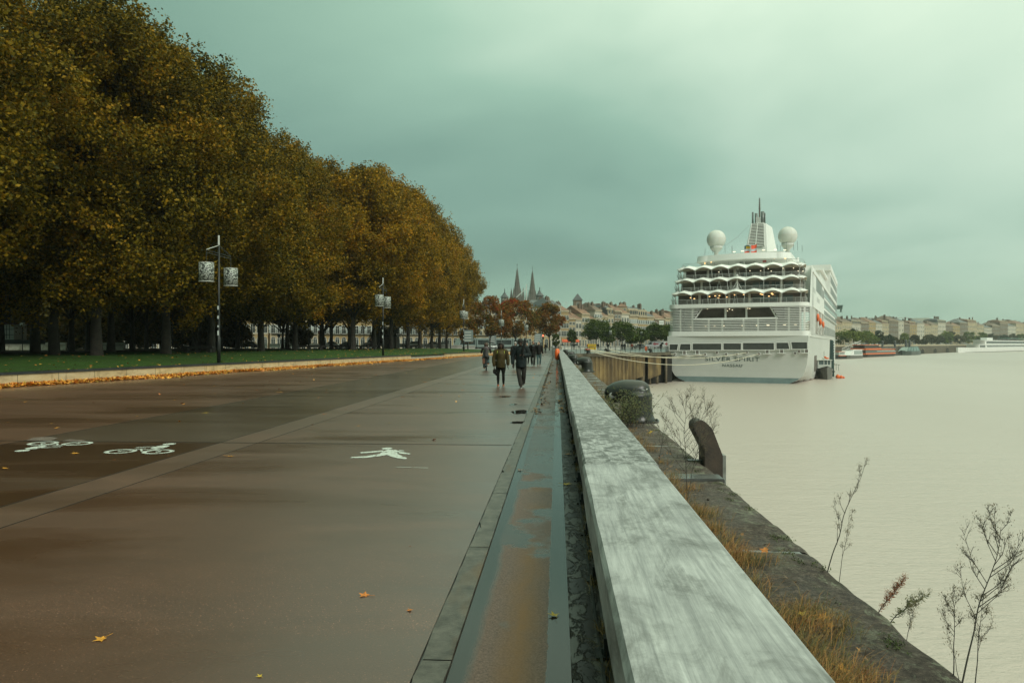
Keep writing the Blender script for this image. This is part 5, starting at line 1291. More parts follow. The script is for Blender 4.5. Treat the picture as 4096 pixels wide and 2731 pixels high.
# inner walls of the open decks: dark lounges with windows and columns
for i in (0,1,2):
    z0=deckz[i]+.15; z1=deckz[i+1]-.25; f=f0s[i]+5.2; 
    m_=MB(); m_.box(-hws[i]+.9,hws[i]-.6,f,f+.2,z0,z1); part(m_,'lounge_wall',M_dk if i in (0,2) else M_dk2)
    m_=MB(); m_.box(-hws[i]+.6,hws[i]-.3,f0s[i]+.8,f+.1,z1+.0,z1+.06); part(m_,'deckhead',M_und)
    sets={0:[(695,735,828,872),(765,850,828,868),(858,960,820,868),(1005,1080,822,865)],1:[(665,708,727,752),(765,815,722,762),(822,855,718,760),(858,895,716,758),(915,942,716,757),(948,985,716,757),(1010,1083,716,756)],2:[(690,735,645,668),(425,470,640,660)]}[i]
    for (x0,x1,y0,y1) in sets:
        a=SPx(x0,y0,f);b_=SPx(x1,y1,f); m_=MB(); m_.box(a[0],b_[0],f-.06,f-.01,max(b_[1],z0+.05),min(a[1],z1-.1)); part(m_,'lounge_window',M_sgl)
    dsets={0:[(310,340),(380,560),(600,640),(745,760),(965,990)],1:[(330,360),(440,520),(545,590)],2:[(300,330)]}[i]
    for x0,x1 in dsets:
        a=SPx(x0,700,f)[0];b_=SPx(x1,700,f)[0]; m_=MB(); m_.box(a,b_,f-.05,f-.01,z0+.02,z1-.3); part(m_,'opening_shade',M_dk)  # flat dark panels painted as shaded openings in the lounge wall
    m_=MB()
    for x in ({0:(349,581,740,985),1:(365,595,990),2:(415,625,1010)}[i]):
        a=SPx(x,800,f-2.4)[0]; m_=MB(); m_.tube([(a,f-2.4,z0-.1),(a,f-2.4,z1)],.24,10); part(m_,'column',M_hull,True)
for x,y in ((280,842),(308,849),(427,832),(472,827),(505,826),(497,843),(563,836),(625,820),(697,817),(828,812),(842,817),(893,829),(915,808),(922,814)): lampat(x,y,2.2,.13,M_lam,1.35,.7)
for x,y in ((424,695),(888,614),(911,633),(1004,610),(1086,609),(1122,632),(1160,633),(828,630),(745,630),(500,640)): lampat(x,y,4.6,.10,M_lamw)
# furniture hint behind railings
m_=MB()
for i in (0,1):
    for x in np.arange(-10,11,1.6):
        if rw.random()<.75: m_.box(x,x+rw.uniform(.5,1.1),f0s[i]+3,f0s[i]+3.7,deckz[i]+.1,deckz[i]+rw.uniform(.75,1.0))
part(m_,'deck_furniture',M_dk)
# top house with curved brow
zt3=deckz[3]
tb=aft(9.4,7.2,2.6,1.4,n=10,side=14)
tw=aft(8.2,10.0,2.6,1.2,n=10,side=14)
m_=MB(); m_.loft([[(p[0],p[1],zt3),(p[0],p[1],zt3+1.9)] for p in tw],cap=False,closed=False); part(m_,'brow_wall',M_hull,False)
m_=MB(); m_.box(SPx(665,540,9)[0],SPx(790,540,9)[0],8.55,8.9,zt3+.1,zt3+1.7); part(m_,'brow_door',simple('door_grey',(.34,.34,.31),.5))
cols=[]
for p,q in zip(tb,tw):
    sc_=lambda p,k:(p[0]*k,p[1]+(1-k)*6)
    cols.append([(p[0],p[1],zt3+1.75),(p[0]*.985,p[1]+.15,zt3+2.95),(p[0]*.93,p[1]+.7,zt3+2.95),(q[0],q[1],zt3+1.45)])
m_=MB(); m_.loft(cols); part(m_,'brow',M_hull,False)
slab(aft(9.0,7.9,2.4,1.2,side=14),zt3+2.0,zt3+2.3,'top_deck',M_hull,30)
for x,y in ((391,572),(441,563),(521,553),(616,549),(726,544),(838,537),(937,533),(1021,532)): lampat(x,y,7.9,.15,M_lam)
for x,y in ((620,482),(686,476),(851,468),(944,465),(1018,468)): lampat(x,y,11,.18,M_lamw,1.7,.45,'light_panel')
a=SPx(858,556,8); m_=MB(); m_.box(a[0]-.35,a[0]+.35,8.0,8.2,a[1]-.2,a[1]+.2); part(m_,'lifebuoy_box',simple('red_box',(.35,.03,.02),.5))
# low house on top deck
m_=MB(); a=SPx(610,480,14);b_=SPx(1010,440,14); m_.box(a[0],b_[0],14,26,zt3+2.2,zt3+3.9); part(m_,'top_house',M_hullg)
# funnel
def fp(X_,Y_,f): return SPx(X_,Y_,f)
fz0=fp(800,442,24)[1]; fz1=fp(800,256,24)[1]
L0_,R0_=fp(703,442,24)[0],fp(878,442,24)[0]; L1_,R1_=fp(750,256,24)[0],fp(876,256,24)[0]
m_=MB(); Rb=R0_+ .25
m_.loft([[(L0_,24,fz0-1.5),(R0_,24,fz0-1.5),(R0_+1.3,35,fz0-1.5),(L0_+1.0,36,fz0-1.5)],[(L1_-.1,25.2,fz1),(R1_-.3,25.2,fz1),(R1_+.3,32,fz1),(L1_+.8,32,fz1)]])
part(m_,'funnel',M_hull)
m_=MB(); g0=[fp(725,440,23.8),fp(858,440,23.8)]; g1=[fp(757,262,24.9),fp(854,262,24.9)]
m_.loft([[(g0[0][0],23.93,g0[0][1]),(g0[1][0],23.93,g0[1][1])],[(g1[0][0],25.05,g1[0][1]),(g1[1][0],25.05,g1[1][1])]],cap=False,closed=False); part(m_,'funnel_grille',M_dk)
m_=MB()
for k in range(16):
    t=k/15; xl=g0[0][0]+(g1[0][0]-g0[0][0])*t; xr=g0[1][0]+(g1[1][0]-g0[1][0])*t; z=g0[0][1]+(g1[0][1]-g0[0][1])*t; y=23.88+1.12*t
    m_.beam((xl-.1,y-.05,z),(xr+.1,y-.05,z),.10,.14)
for e in (0,.48,1):
    p=lambda t:(g0[0][0]+(g1[0][0]-g0[0][0])*t+((g0[1][0]+(g1[1][0]-g0[1][0])*t)-(g0[0][0]+(g1[0][0]-g0[0][0])*t))*e,23.85+1.12*t-.05,g0[0][1]+(g1[0][1]-g0[0][1])*t)
    m_.beam(p(0),p(1),.14)
part(m_,'funnel_slat',M_hull)
M_ex=simple('exhaust_grey',(.17,.19,.18),.4,(.12,.13,.125),1,metal=.3)
for x0,x1,yt in ((759,774,172),(782,806,182),(830,858,168),(858,867,178)):
    a=fp(x0,yt,27);b_=fp(x1,yt,27); m_=MB(); cx_=(a[0]+b_[0])/2; m_.tube([(cx_,27,fz1-.2),(cx_,27,a[1])],abs(b_[0]-a[0])/2,12); part(m_,'exhaust_pipe',M_ex,True)
a=fp(820,60,29); m_=MB(); m_.tube([(a[0],29,fz1),(a[0],29,a[1]-2.8),(a[0],29,a[1])],[.22,.20,.09],8)
for k in range(6): z=a[1]-.3-k*.42; m_.beam((a[0]-.32,29,z),(a[0]+.32,29,z),.05)
part(m_,'mast',M_dk)
m_=MB(); b_=fp(808,222,26.5); m_.box(b_[0]-.45,b_[0]+.45,26.2,26.8,fz1,b_[1]+.3); part(m_,'searchlight_platform',M_rail_s)
# radomes
for (x,y,r_,yb) in ((480,385,76,452),(1040,357,78,430)):
    c=fp(x,y,20); e=fp(x+r_,y,20); rad=(e[0]-c[0])*.98; bz=fp(x,yb,20)[1]
    m_=MB(); m_.ell((c[0],20,c[1]),rad,28,20); rd=part(m_,'radome',M_radome,True)
    m_=MB(); m_.tube([(c[0],20,bz+.35),(c[0],20,bz-.1),(c[0],20,bz-.15),(c[0],20,bz-.5),(c[0],20,bz-1.0),(c[0],20,zt3+2)],[rad*.66,rad*.66,rad*.62,rad*.5,.45,.42],20); m_.build('pedestal',M_radome,rd,True)
    m_=MB(); m_.tube([(c[0],20,c[1]-.02),(c[0],20,c[1]+.03)],[rad*1.004,rad*1.004],32,cap=False)
    for a_ in (0,PI/3,2*PI/3):
        pts=[(c[0]+math.cos(a_)*rad*1.004*math.cos(t),20+math.sin(a_)*rad*1.004*math.cos(t),c[1]+rad*1.004*math.sin(t)) for t in np.linspace(-1.0,PI+1.0,30)]
        m_.tube(pts,.018,3,cap=False)
    m_.build('seam',M_und,rd)
# ladders and whip aerials, rail on top
m_=MB()
for x,y0,y1 in ((605,490,440),(550,490,420),(452,495,435),(1033,470,405),(985,470,430),(960,465,425),(390,510,455),(1088,470,415),(1118,470,395),(1155,480,430)):
    a=fp(x,y0,12);b_=fp(x,y1,12); m_.beam((a[0],12,a[1]),(a[0]+(.1 if x<500 else -.05),12,b_[1]),.06)
for k in range(8): z=fp(605,490,12)[1]+k*.22; m_.beam((fp(600,480,12)[0],12,z),(fp(610,480,12)[0],12,z),.04)
part(m_,'aerial',M_ex)
m_=MB(); a=fp(556,430,16); b_=fp(738,275,25); m_.tube([(a[0],16,a[1]),((a[0]+b_[0])/2,20,(a[1]+b_[1])/2-.5),(b_[0],25,b_[1])],.03,4); part(m_,'stay_wire',M_ex)
# small white mast on the middle deck
m_=MB(); a=fp(645,775,1);b_=fp(645,663,1); m_.tube([(a[0],1,a[1]),(a[0],1,b_[1])],[.16,.10],8); m_.beam((a[0]-.9,.8,a[1]),(a[0],1,a[1]+1.6),.08); m_.beam((a[0]+.9,.8,a[1]),(a[0],1,a[1]+1.6),.08); m_.box(a[0]-.3,a[0]+.3,.8,1.2,a[1]-.1,a[1]+.35); m_.box(a[0]-.15,a[0]+.15,.8,1.2,b_[1]-.2,b_[1]+.1); part(m_,'stern_light_mast',M_hull)
# flag
fl=thing('ship_flag','small orange-red flag with pale cross and dark corner flying over the stern','flag',ship.matrix_world@Vector((0,0,0)) if False else SO,SROT)
a=fp(699,578,6.6); t0=fp(699,437,6.6)
m_=MB(); m_.tube([(a[0],6.6,zt3+.0),(a[0],6.6,t0[1]+.2)],[.07,.04],6); m_.build('flagpole',M_hull,fl)
W_=fp(797,470,6.6)[0]-a[0]; Hh=t0[1]-fp(699,513,6.6)[1]; nx=14; nz=8; V=[];Fq=[];mi=[]
for i in range(nx+1):
    for j in range(nz+1):
        s=i/nx; V.append((a[0]+W_*s,6.6+.22*math.sin(s*9)*s**.5,t0[1]-Hh*j/nz+.12*math.sin(s*7)+.22*s))
for i in range(nx):
    for j in range(nz):
        Fq.append((i*(nz+1)+j,(i+1)*(nz+1)+j,(i+1)*(nz+1)+j+1,i*(nz+1)+j+1)); s=(i+.5)/nx; t=(j+.5)/nz
        mi.append(1 if (abs(s-.47)<.07 or abs(t-.5)<.09) else (2 if s<.47 and t<.5 else 0))
        if s<.47 and t<.5 and abs(t-.25)<.07 and s>.12: mi[-1]=3
m_=MB(); m_.v=V; m_.f=Fq; m_.m=mi; m_.build('flag_cloth',[simple('flag_red',(.85,.12,.05),.7,(.75,.09,.04)),simple('flag_white',(.55,.56,.6),.7),simple('flag_teal',(.01,.10,.11),.7),simple('flag_yellow',(.6,.35,.02),.7)],fl,True)
# starboard and port sides of the superstructure
m_=MB()
zz0=9.0
m_.add([(13.1,11,zz0),(13.1,150,zz0),(13.1,150,21.9),(13.1,11,21.9)],[(0,1,2,3)])
for s in (-1,1):
    m_.box(s*13.08-.02 if s>0 else -13.1,s*13.1 if s>0 else -13.06,4 if s<0 else 3.0,150,9.0,14.7) 
part(m_,'side_wall',M_hull)
side=MB(); 
side.add([(13.1,3,9),(13.1,15,9),(13.1,15,23),(13.1,9.0,23),(13.1,6,20),(13.1,3,14.7)],[(0,1,2,3,4,5)])
side.add([(13.1,15,21.9),(13.1,62,21.9),(13.1,62,23.1),(13.1,15,23)],[(0,1,2,3)])
side.add([(-13.1,8,14.6),(-13.1,150,14.6),(-13.1,150,22.9),(-13.1,14,22.9)],[(0,1,2,3)])
part(side,'side_plating',M_hull)
m_=MB(); m_.prism([(8.2,14.75),(15,14.75),(15,22.85),(11.5,22.85),(10.4,20.2),(9.2,17.6)],'x',11.7,13.09); part(m_,'quarter_wall',M_hull)
m_=MB(); m_.box(-13.05,13.05,28,175,21.9,23.0); part(m_,'sun_deck',M_hull)
m_=MB(); m_.box(-12.9,12.95,13,60,21.0,22.9); part(m_,'upper_block',M_hull)
m_=MB(); m_.box(-9,12.2,60,92,23,26.4); m_.box(-9.6,12.9,58,93,26.4,27.0); part(m_,'pool_house',M_hull)
m_=MB(); m_.box(-12.8,13.08,104,172,23,30.2); m_.box(-13,13.3,101,172,30.2,32.0); part(m_,'forward_house',M_hull)
m_=MB(); m_.tube([(0,150,32),(0,152,40)],[1.2,.5],10); part(m_,'forward_mast',M_hull)
# side openings
def sq(f0,f1,z0,z1,name,mat,dx=.03):
    m_=MB(); m_.box(13.1,13.1+dx,f0,f1,z0,z1); return part(m_,name,mat)
M_balc=simple('balcony_shade',(.22,.24,.225),.4,(.13,.145,.135),.08); M_balc2=simple('balcony_glass',(.30,.35,.33),.15,(.24,.28,.26),.1)
for (z,f0,f1) in ((19.7,62,172),(16.9,62,165),(14.1,62,160)):
    k=f0
    while k<f1:
        sq(k+.4,k+10.6,z+1.1,z+2.15,'balcony',M_balc); sq(k+.4,k+10.6,z,z+1.08,'balcony_rail',M_balc2,.05); k+=11
for f in np.arange(60,150,9): sq(f,f+6,9.8,12.2,'side_window',M_balc)
sq(25,50,18.9,21.8,'side_window',M_balc); sq(52,60,18.9,21.0,'side_window',M_balc) 
for f0,f1,z in ((106,168,26.8),(106,168,23.4)): sq(f0,f1,z,z+2.2,'side_window',M_balc)
o=sq(22.5,57,9.6,14.9,'tender_bay',simple('tender_bay_wall',(.36,.34,.30),.6,(.28,.26,.23),.2),.04)
for f in (31,44): m_=MB(); m_.box(13.1,13.25,f,f+1.2,9.6,14.9); m_.build('bay_pillar',M_hull,o)
for f,zc in ((25.5,13.2),(36,12.6),(49,12.2)): m_=MB(); m_.ell((13.35,f+1.5,zc),(.35,2.0,.9),10,8); m_.build('rescue_boat',M_or,o,True)
for f in (24,34,46): m_=MB(); m_.beam((13.3,f,9.7),(13.9,f+.5,11.4),.18); m_.beam((13.9,f+.5,11.4),(13.3,f+3,9.6),.12); m_.build('davit',M_rail_s,o)
for z in (9.0,14.95,22.0):
    m_=MB(); m_.box(13.1,13.28,3 if z<12 else 12,170,z-.12,z+.06); part(m_,'rubbing_strake',M_hull)
for f,z in ((14,18.5),(17,18.5),(20,18.5),(28,17.2),(31,17.2),(34,17.2),(37,17.2)): sq(f,f+.6,z-.5,z+.5,'porthole_slit',M_balc)
m_=MB(); m_.box(13,15.1,172,175,21.2,22.4); m_.box(13,15.3,171,176,22.4,22.7); m_.tube([(14.5,174,21.2),(14.5,174,20)],[.3,.4],8); part(m_,'bridge_wing',simple('bridge_wing',(.15,.22,.20),.3))
# boarding door and platform on the side low down
m_=MB(); m_.box(13.1,13.25,18.5,24.5,1.8,5.0); part(m_,'shell_opening',M_dk)
# mooring ropes
M_rope=simple('rope_pale',(.62,.58,.44),.8,(.5,.46,.34),3)
def rope(p,q,sag,label,r=.05,grp='mooring ropes of the cruise ship'):
    p=Vector(p);q=Vector(q); m_=MB(); pts=[p.lerp(q,t)+Vector((0,0,-sag*4*t*(1-t))) for t in np.linspace(0,1,22)]; m_.tube(pts,r,6)
    o=m_.build('mooring_rope',M_rope,None,True); tag(o,label,'rope',grp)
MW=Matrix.Translation(SO)@Matrix.Rotation(SROT,4,'Z')
def sh(x,y,f): a=SPx(x,y,f); return MW@Vector((a[0],f,a[1]))
b6=Vector((pb6.x,pb6.y,.72)); b7=Vector((pb7.x,pb7.y,.68))
for (s_,e,f,sag,lab) in ((b6,(155,1283),-.9,.5,'pale mooring rope, highest of the four from the bollard with the orange line'),
 (b6+Vector((0,0,-.15)),(392,1286),-1.2,.8,'pale mooring rope, second from top of the bundle from the bollard with orange line'),
 (b6+Vector((0,0,-.3)),(110,1345),-.5,.5,'pale mooring rope ending low at the left corner of the stern'),
 (b6+Vector((0,.1,-.25)),(814,1281),-1.2,2.2,'long sagging rope that crosses the ship name on the stern'),
 (b7,(118,1274),-.5,.35,'upper rope from the dark bollard on the platform edge'),
 (b7+Vector((0,0,-.1)),(720,1270),-1.2,1.3,'lower rope from the dark bollard on the platform edge')):
    rope(s_,sh(e[0],e[1],f),sag,lab,.055)
m_=MB(); m_.tube([b6+Vector((-.6,-.3,.05)),b6+Vector((-.2,-.42,-.05)),b6+Vector((.3,-.35,.0))],.045,6); o=m_.build('orange_line',M_or,None,True); tag(o,'short orange line looped on the rope bollard of the platform','rope')
# ================= boats and vehicles =================
M_gh=simple('boat_grey',(.16,.16,.14),.5,(.10,.10,.09),1.2)
M_blk=simple('boat_black',(.02,.022,.022),.5,(.012,.012,.012),1)
M_orb=simple('boat_orange',(.75,.15,.03),.45,(.62,.11,.02),1)
def hullm(L,B,Hh,draft=.4,bow=.35,sheer=.15,mat=None,x0=0,blunt=.15):
    # bow towards -x local (left); y across
    m_=MB(); rings=[]
    for i in range(15):
        t=i/14; x=L*t; w_=B/2*(min(1,((t+blunt*.15)/bow))**.6 if t<bow else 1)*(1-.12*max(0,(t-.8)/.2)); 
        if i==0: w_=B*blunt*.5
        sh_=sheer*Hh*(1-min(1,t/.5))**2; fl=.72+.2*min(1,t/bow)
        rings.append([(x+.0,-w_,Hh+sh_),(x+.25*Hh*(1-t),-w_*fl,0),(x+.35*Hh*(1-t),-w_*fl*.85,-draft),(x+.35*Hh*(1-t),w_*fl*.85,-draft),(x+.25*Hh*(1-t),w_*fl,0),(x,w_,Hh+sh_)])
    m_.loft(rings); return m_
def boat(name,label,cat,u0,u1,d0,d1,grp=None):
    a=P(u0,d0,WZ);b_=P(u1,d1,WZ); L=(b_-a).length; ang=math.atan2(b_.y-a.y,b_.x-a.x)
    return thing(name,label,cat,a,ang,grp),L
def bx(t,name,mat,*b,parent=None,bev=0):
    m_=MB(); 
    for k in b: m_.box(*k)
    return m_.build(name,mat,parent or t,bevel=bev)
# river cruise boat, long and white, at the right edge
x,d=bankpt(958,-9); x2,d2=bankpt(1050,-9)
t,L=boat('river_cruise_boat','long white river cruise boat with two rows of windows moored at the right edge','boat',957,1072,d,d2+90,'boats along the far bank')
s=d/F
hullm(L,11,2.6,.4,.08,.3).build('hull',M_hull,t); t.scale=(1,1,1.32)
bx(t,'deck_house',M_hull,(L*.09,L-2,-4.8,4.8,2.6,5.2)); bx(t,'upper_house',M_hull,(L*.13,L-5,-4.6,4.6,5.35,7.9)); bx(t,'sun_deck',M_hull,(L*.075,L-1,-5.2,5.2,5.2,5.35),(L*.11,L-3,-5,5,7.9,8.1))
for zz in (3.3,5.9):
    for k in range(int(L/4.2)):
        x=L*.14+k*4.0
        if x<L-8: bx(t,'cabin_window',M_pane,(x,x+2.7,-4.9,-4.82 if zz<5 else -4.62,zz,zz+1.35))
bx(t,'saloon_window',M_sgl2,(L*.095,L*.13,-4.9,-4.81,3.2,4.7)); bx(t,'awning',simple('awning_teal',(.12,.32,.26),.6),(L*.30,L*.45,-3,3,9.6,9.75)); bx(t,'wheelhouse',M_hull,(L*.16,L*.20,-2.5,2.5,8.1,9.8))
m_=MB(); 
for k in range(24): x=L*.12+k*L*.035; m_.beam((x,-4.9,8.1),(x,-4.9,9.1),.08)
m_.beam((L*.12,-4.9,9.1),(L*.95,-4.9,9.1),.08); m_.build('deck_railing',M_rail_s,t)
bx(t,'hull_stripe',M_gh,(4,L-1,-5.35,-5.1,.1,.35))
# orange ferry
def dnear(u,off): return bankpt(u,off)
x,d=bankpt(858,-8); d2=bankpt(888,-8)[1]
t,L=boat('ferry','orange and white double-deck river ferry moored at the far bank pontoon','boat',858,888.5,d,d2,'boats along the far bank')
hullm(L,8,1.6,.4,.12,.15,blunt=.6).build('hull',M_blk,t); s=d/F
bx(t,'lower_cabin',M_orb,(.3,L-.3,-4.1,4.1,1.5,2.2),(.2,L*.5,-4.0,4.0,3.9,4.9)); bx(t,'cabin_glass',M_sgl2,(1,L-1,-3.7,3.7,2.2,3.9)); bx(t,'roof',M_orb,(.5,L-.2,-4.0,4.0,3.9,4.3))
bx(t,'wheelhouse',M_blk,(1.5,L*.48,-3,3,4.9,6.6)); bx(t,'wheelhouse_roof',M_orb,(1.0,L*.50,-3.4,3.4,6.6,6.85))
m_=MB()
for k in range(12): xx=L*.5+k*L*.045; m_.beam((xx,-3.9,4.3),(xx,-3.9,5.3),.08)
m_.beam((L*.5,-3.9,5.3),(L,-3.9,5.3),.1); m_.build('deck_railing',M_rail_s,t); bx(t,'stripe',M_white,(L*.35,L-.6,-4.05,-3.95,3.0,3.3))
# white and black passenger boat
x,d=bankpt(843,-13); d2=bankpt(857,-13)[1]
t,L=boat('passenger_boat','low white boat with curved glass cabin left of the orange ferry','boat',843.5,858,d-8,d2-8,'boats along the far bank')
hullm(L,5.5,1.6,.4,.1,.1,blunt=.7).build('hull',M_gh,t); m_=MB(); m_.prism([(L*.1,1.6),(L*.97,1.6),(L*.93,4.3),(L*.3,4.3),(L*.2,3.6)],'y',-2.5,2.5); m_.build('cabin',M_hull,t); bx(t,'cabin_glass',M_balc2,(L*.36,L*.92,-2.6,-2.52,2.1,3.9)); bx(t,'roof',M_hull,(L*.25,L,-2.7,2.7,4.3,4.5))
t,L=boat('small_boat','little red and white cabin boat with dark hull just right of the ship','boat',833,844.5,d-14,d-5,'boats along the far bank')
hullm(L,4.5,1.7,.4,.25,.25).build('hull',M_blk,t); bx(t,'cabin',M_white,(L*.25,L*.75,-1.6,1.6,1.7,3.5)); bx(t,'stripe',M_orb,(L*.08,L*.97,-2.27,-2.2,1.5,1.75),(L*.22,L*.78,-1.7,1.7,3.5,3.65))
for k in range(4): bx(t,'cabin_window',M_sgl,(L*.3+k*L*.11,L*.38+k*L*.11,-1.64,-1.605,2.4,3.2))
# dark green glass boat
x,d=bankpt(902,-8); d2=bankpt(915,-8)[1]
t,L=boat('glass_boat','dark green boat with a sloping glass canopy beside the pontoon piles','boat',901.5,916,d,d2,'boats along the far bank')
hullm(L,7,2.6,.4,.3,.2).build('hull',simple('boat_green',(.03,.05,.045),.3,(.02,.035,.03),.6),t)
m_=MB(); m_.loft([[(L*.05,-2.6,2.6),(L*.97,-2.9,2.6),(L*.97,2.9,2.6),(L*.05,2.6,2.6)],[(L*.25,-2,5.2),(L*.9,-2.2,5.6),(L*.9,2.2,5.6),(L*.25,2,5.2)]]); m_.build('canopy',simple('green_glass',(.12,.20,.17),.12,(.08,.14,.12),.5),t)
m_=MB(); 
for k in range(5): m_.beam((L*.1+k*L*.2,-2.85,2.6),(L*.28+k*L*.15,-2.15,5.4),.15)
m_.build('canopy_frame',M_blk,t)
# pontoon, gangway, piles
x,d=bankpt(889,-5); d2=bankpt(903,-5)[1]
t,L=boat('pontoon','low dark floating pontoon between the orange ferry and the glass boat','pontoon',888,903,d,d2); bx(t,'float',M_blk,(0,L,-2.5,2.5,-.4,.9)); bx(t,'kiosk',M_gh,(1,L*.35,-1.5,1.5,.9,3.2))
x,d=bankpt(841,-7); d2=bankpt(859,-7)[1]
t,L=boat('pontoon','long pale floating landing stage behind the small boats beside the ship','pontoon',838,860,d,d2); bx(t,'float',M_gh,(0,L,-2,2,-.4,1.1)); m_=MB()
for k in range(18): m_.beam((k*L/18,-1.9,1.1),(k*L/18,-1.9,2.2),.08)
m_.beam((0,-1.9,2.2),(L,-1.9,2.2),.1); m_.build('railing',M_rail_s,t)
for i,(u0,v0,u1,v1) in enumerate([(842,351,861,342.8),(905,346.5,915,341.8)]):
    a_=bankpt(u0,-5);b_=bankpt(u1,-1); pa=PC(*a_);pb=PC(*b_); pa.z=CAMH-(v0-HV)*a_[1]/F; pb.z=CAMH-(v1-HV)*b_[1]/F
    t=thing('gangway','white lattice gangway sloping up to the far bank %s'%('behind the passenger boat','behind the glass boat')[i],'gangway',pa,0,'gangways of the far bank'); m_=MB(); q=pb-pa
    for dz in (0,1.5): m_.beam((0,0,dz),q+Vector((0,0,dz)),.28)
    for k in range(11):
        s0=q*(k/11);s1=q*((k+1)/11); m_.beam(s0,s1+Vector((0,0,1.5)),.12) if k%2 else m_.beam(s0+Vector((0,0,1.5)),s1,.12)
    m_.build('truss',M_rail_s if i==0 else M_blk,t)
for i,(u,vt) in enumerate([(882.5,341),(895,340.8),(906,339.8),(909.5,340),(899,346)]):
    a_=bankpt(u,-4); s=a_[1]/F; t=thing('mooring_pile','thick dark mooring pile at the far bank, %s from the left'%ORD[i],'pile',PC(*a_,WZ),0,'mooring piles of the far bank'); zt=CAMH-(vt-HV)*s-WZ; w_=1.0*s if i<4 else .5*s
    m_=MB(); m_.tube([(0,0,-1),(0,0,zt)],[w_,w_],12); m_.build('shaft',M_blk,t,True); m_=MB(); m_.tube([(0,0,zt),(0,0,zt+.4)],[w_*1.05,w_*.6],12); m_.build('cap',M_gh,t)
# work boat at the ship's side
def SHW(lat,f,z): return MW@Vector((lat,f,z))
u0,v0=(2620+1258/1.96)/4,(760+1470/1.96)/4
dW=(CAMH-WZ)*F/(v0-HV+.5); pc=P((2620+1335/1.96)/4,dW,WZ)
t=thing('work_boat','small grey work boat with a white wheelhouse lying bow-on beside the ship stern','boat',pc,TH-.33); s=dW/F
W_=15.0*s; m_=MB(); rings=[]
for y,w_,zt in ((-5.2,.05,2.15),(-4.2,.38,2.0),(-3,.68,1.8),(-1,.93,1.6),(1.5,1,1.5),(5,.95,1.5)):
    rings.append([(-W_/2*w_,y,zt*1.25),(-W_/2*w_*.82,y+.3,0),(0,y+.6,-.5),(W_/2*w_*.82,y+.3,0),(W_/2*w_,y,zt*1.25)])
m_.loft(rings); m_.build('hull',M_gh,t); 
m_=MB()
for sgn in (-1,1):
    m_.beam((0,-5.2,2.7),(sgn*W_/2*.93,-1,2.02),.22); m_.beam((sgn*W_/2*.93,-1,2.02),(sgn*W_/2*.95,5,1.9),.22)
m_.build('gunwale',M_blk,t)
bx(t,'wheelhouse',M_white,(-1.55,1.2,-.2,2.6,1.7,3.0),(-1.55,-1.3,-.2,2.6,3.0,3.9),(.95,1.2,-.2,2.6,3.0,3.9),(-.35,-.2,-.2,.0,3.0,3.9),(.35,.5,-.2,.0,3.0,3.9)); bx(t,'wheelhouse_window',M_sgl,(-1.3,.95,-.1,2.5,3.0,3.9)); bx(t,'wheelhouse_roof',M_white,(-1.75,1.4,-.4,2.8,3.9,4.05))
m_=MB(); m_.ell((-.3,.6,4.3),(.35,.35,.22)); m_.build('radar',M_white,t); m_=MB(); m_.ell((.35,.8,4.35),(.5,.25,.18),8,6); m_.ell((0,.3,4.6),(.25,.2,.2),8,6); m_.build('life_raft',M_orb,t)
m_=MB(); m_.beam((-.2,.8,4.3),(-.2,.8,5.9),.06); m_.beam((1.6,2,1.7),(1.9,2,3.6),.07); m_.beam((2.4,3,1.7),(2.4,3,3.2),.07);m_.beam((1.4,3,2.9),(3.2,3,2.9),.07); m_.beam((2.9,3.2,1.6),(2.9,3.2,2.9),.06); m_.build('deck_frame',simple('frame_green',(.06,.12,.08),.6),t)
bx(t,'hull_lettering',M_blk,(-1.9,-1.05,-2.42,-2.38,1.5,1.72),(.85,1.75,-2.42,-2.38,1.5,1.72))
for i,(X_,Y_,r_,lab) in enumerate([(1433,1452,17,'large orange buoy right of the work boat, the biggest of them'),(1459,1447,13,'middle-sized orange buoy right of the biggest one'),(1480,1449,8,'small dull orange buoy at the far right of the work boat'),(1246,1457,10,'reddish orange buoy squeezed between ship side and work boat')]):
    dd=dW+1.0; p=P((2620+X_/1.96)/4,dd); p.z=WZ+r_/1.96/4*dd/F*.72; m_=MB(); m_.ell((0,0,0),r_/1.96/4*dd/F,14,10); m_.tube([(0,0,r_/1.96/4*dd/F*.9),(0,0,r_/1.96/4*dd/F*1.25)],.06,6); o=m_.build('orange_buoy',M_orb,None,True,loc=p); tag(o,lab,'buoy','orange buoys at the work boat')
p=P((2620+1385/1.96)/4,dW+9,WZ); m_=MB(); m_.prism([(-.5,0),(.5,0),(.28,8.2),(-.30,8.4)],'y',-.3,.3); 
for z in np.arange(.5,8,.6): m_.box(-.4,.4,-.45,-.3,z,z+.25)
o=m_.build('boarding_ladder',simple('ladder_green',(.02,.055,.05),.5),None,loc=p); tag(o,'tall dark green ladder leaning upright against the ship side behind the work boat','ladder')
# platform with a crewman at the shell door
pp=P((2620+1258/1.96)/4,dW+2,0); t=thing('boarding_platform','small dark platform hung on the ship side with a post','platform',(pp.x,pp.y,CAMH-((760+1380/1.96)/4-HV)*dW/F),TH-.33); bx(t,'deck',M_white,(-.9,1.2,-.6,.6,-.15,0)); bx(t,'crate',M_blk,(-.5,.6,-.4,.4,0,.95)); bx(t,'post',M_blk,(-.95,-.80,-.1,.1,-2,2.6))
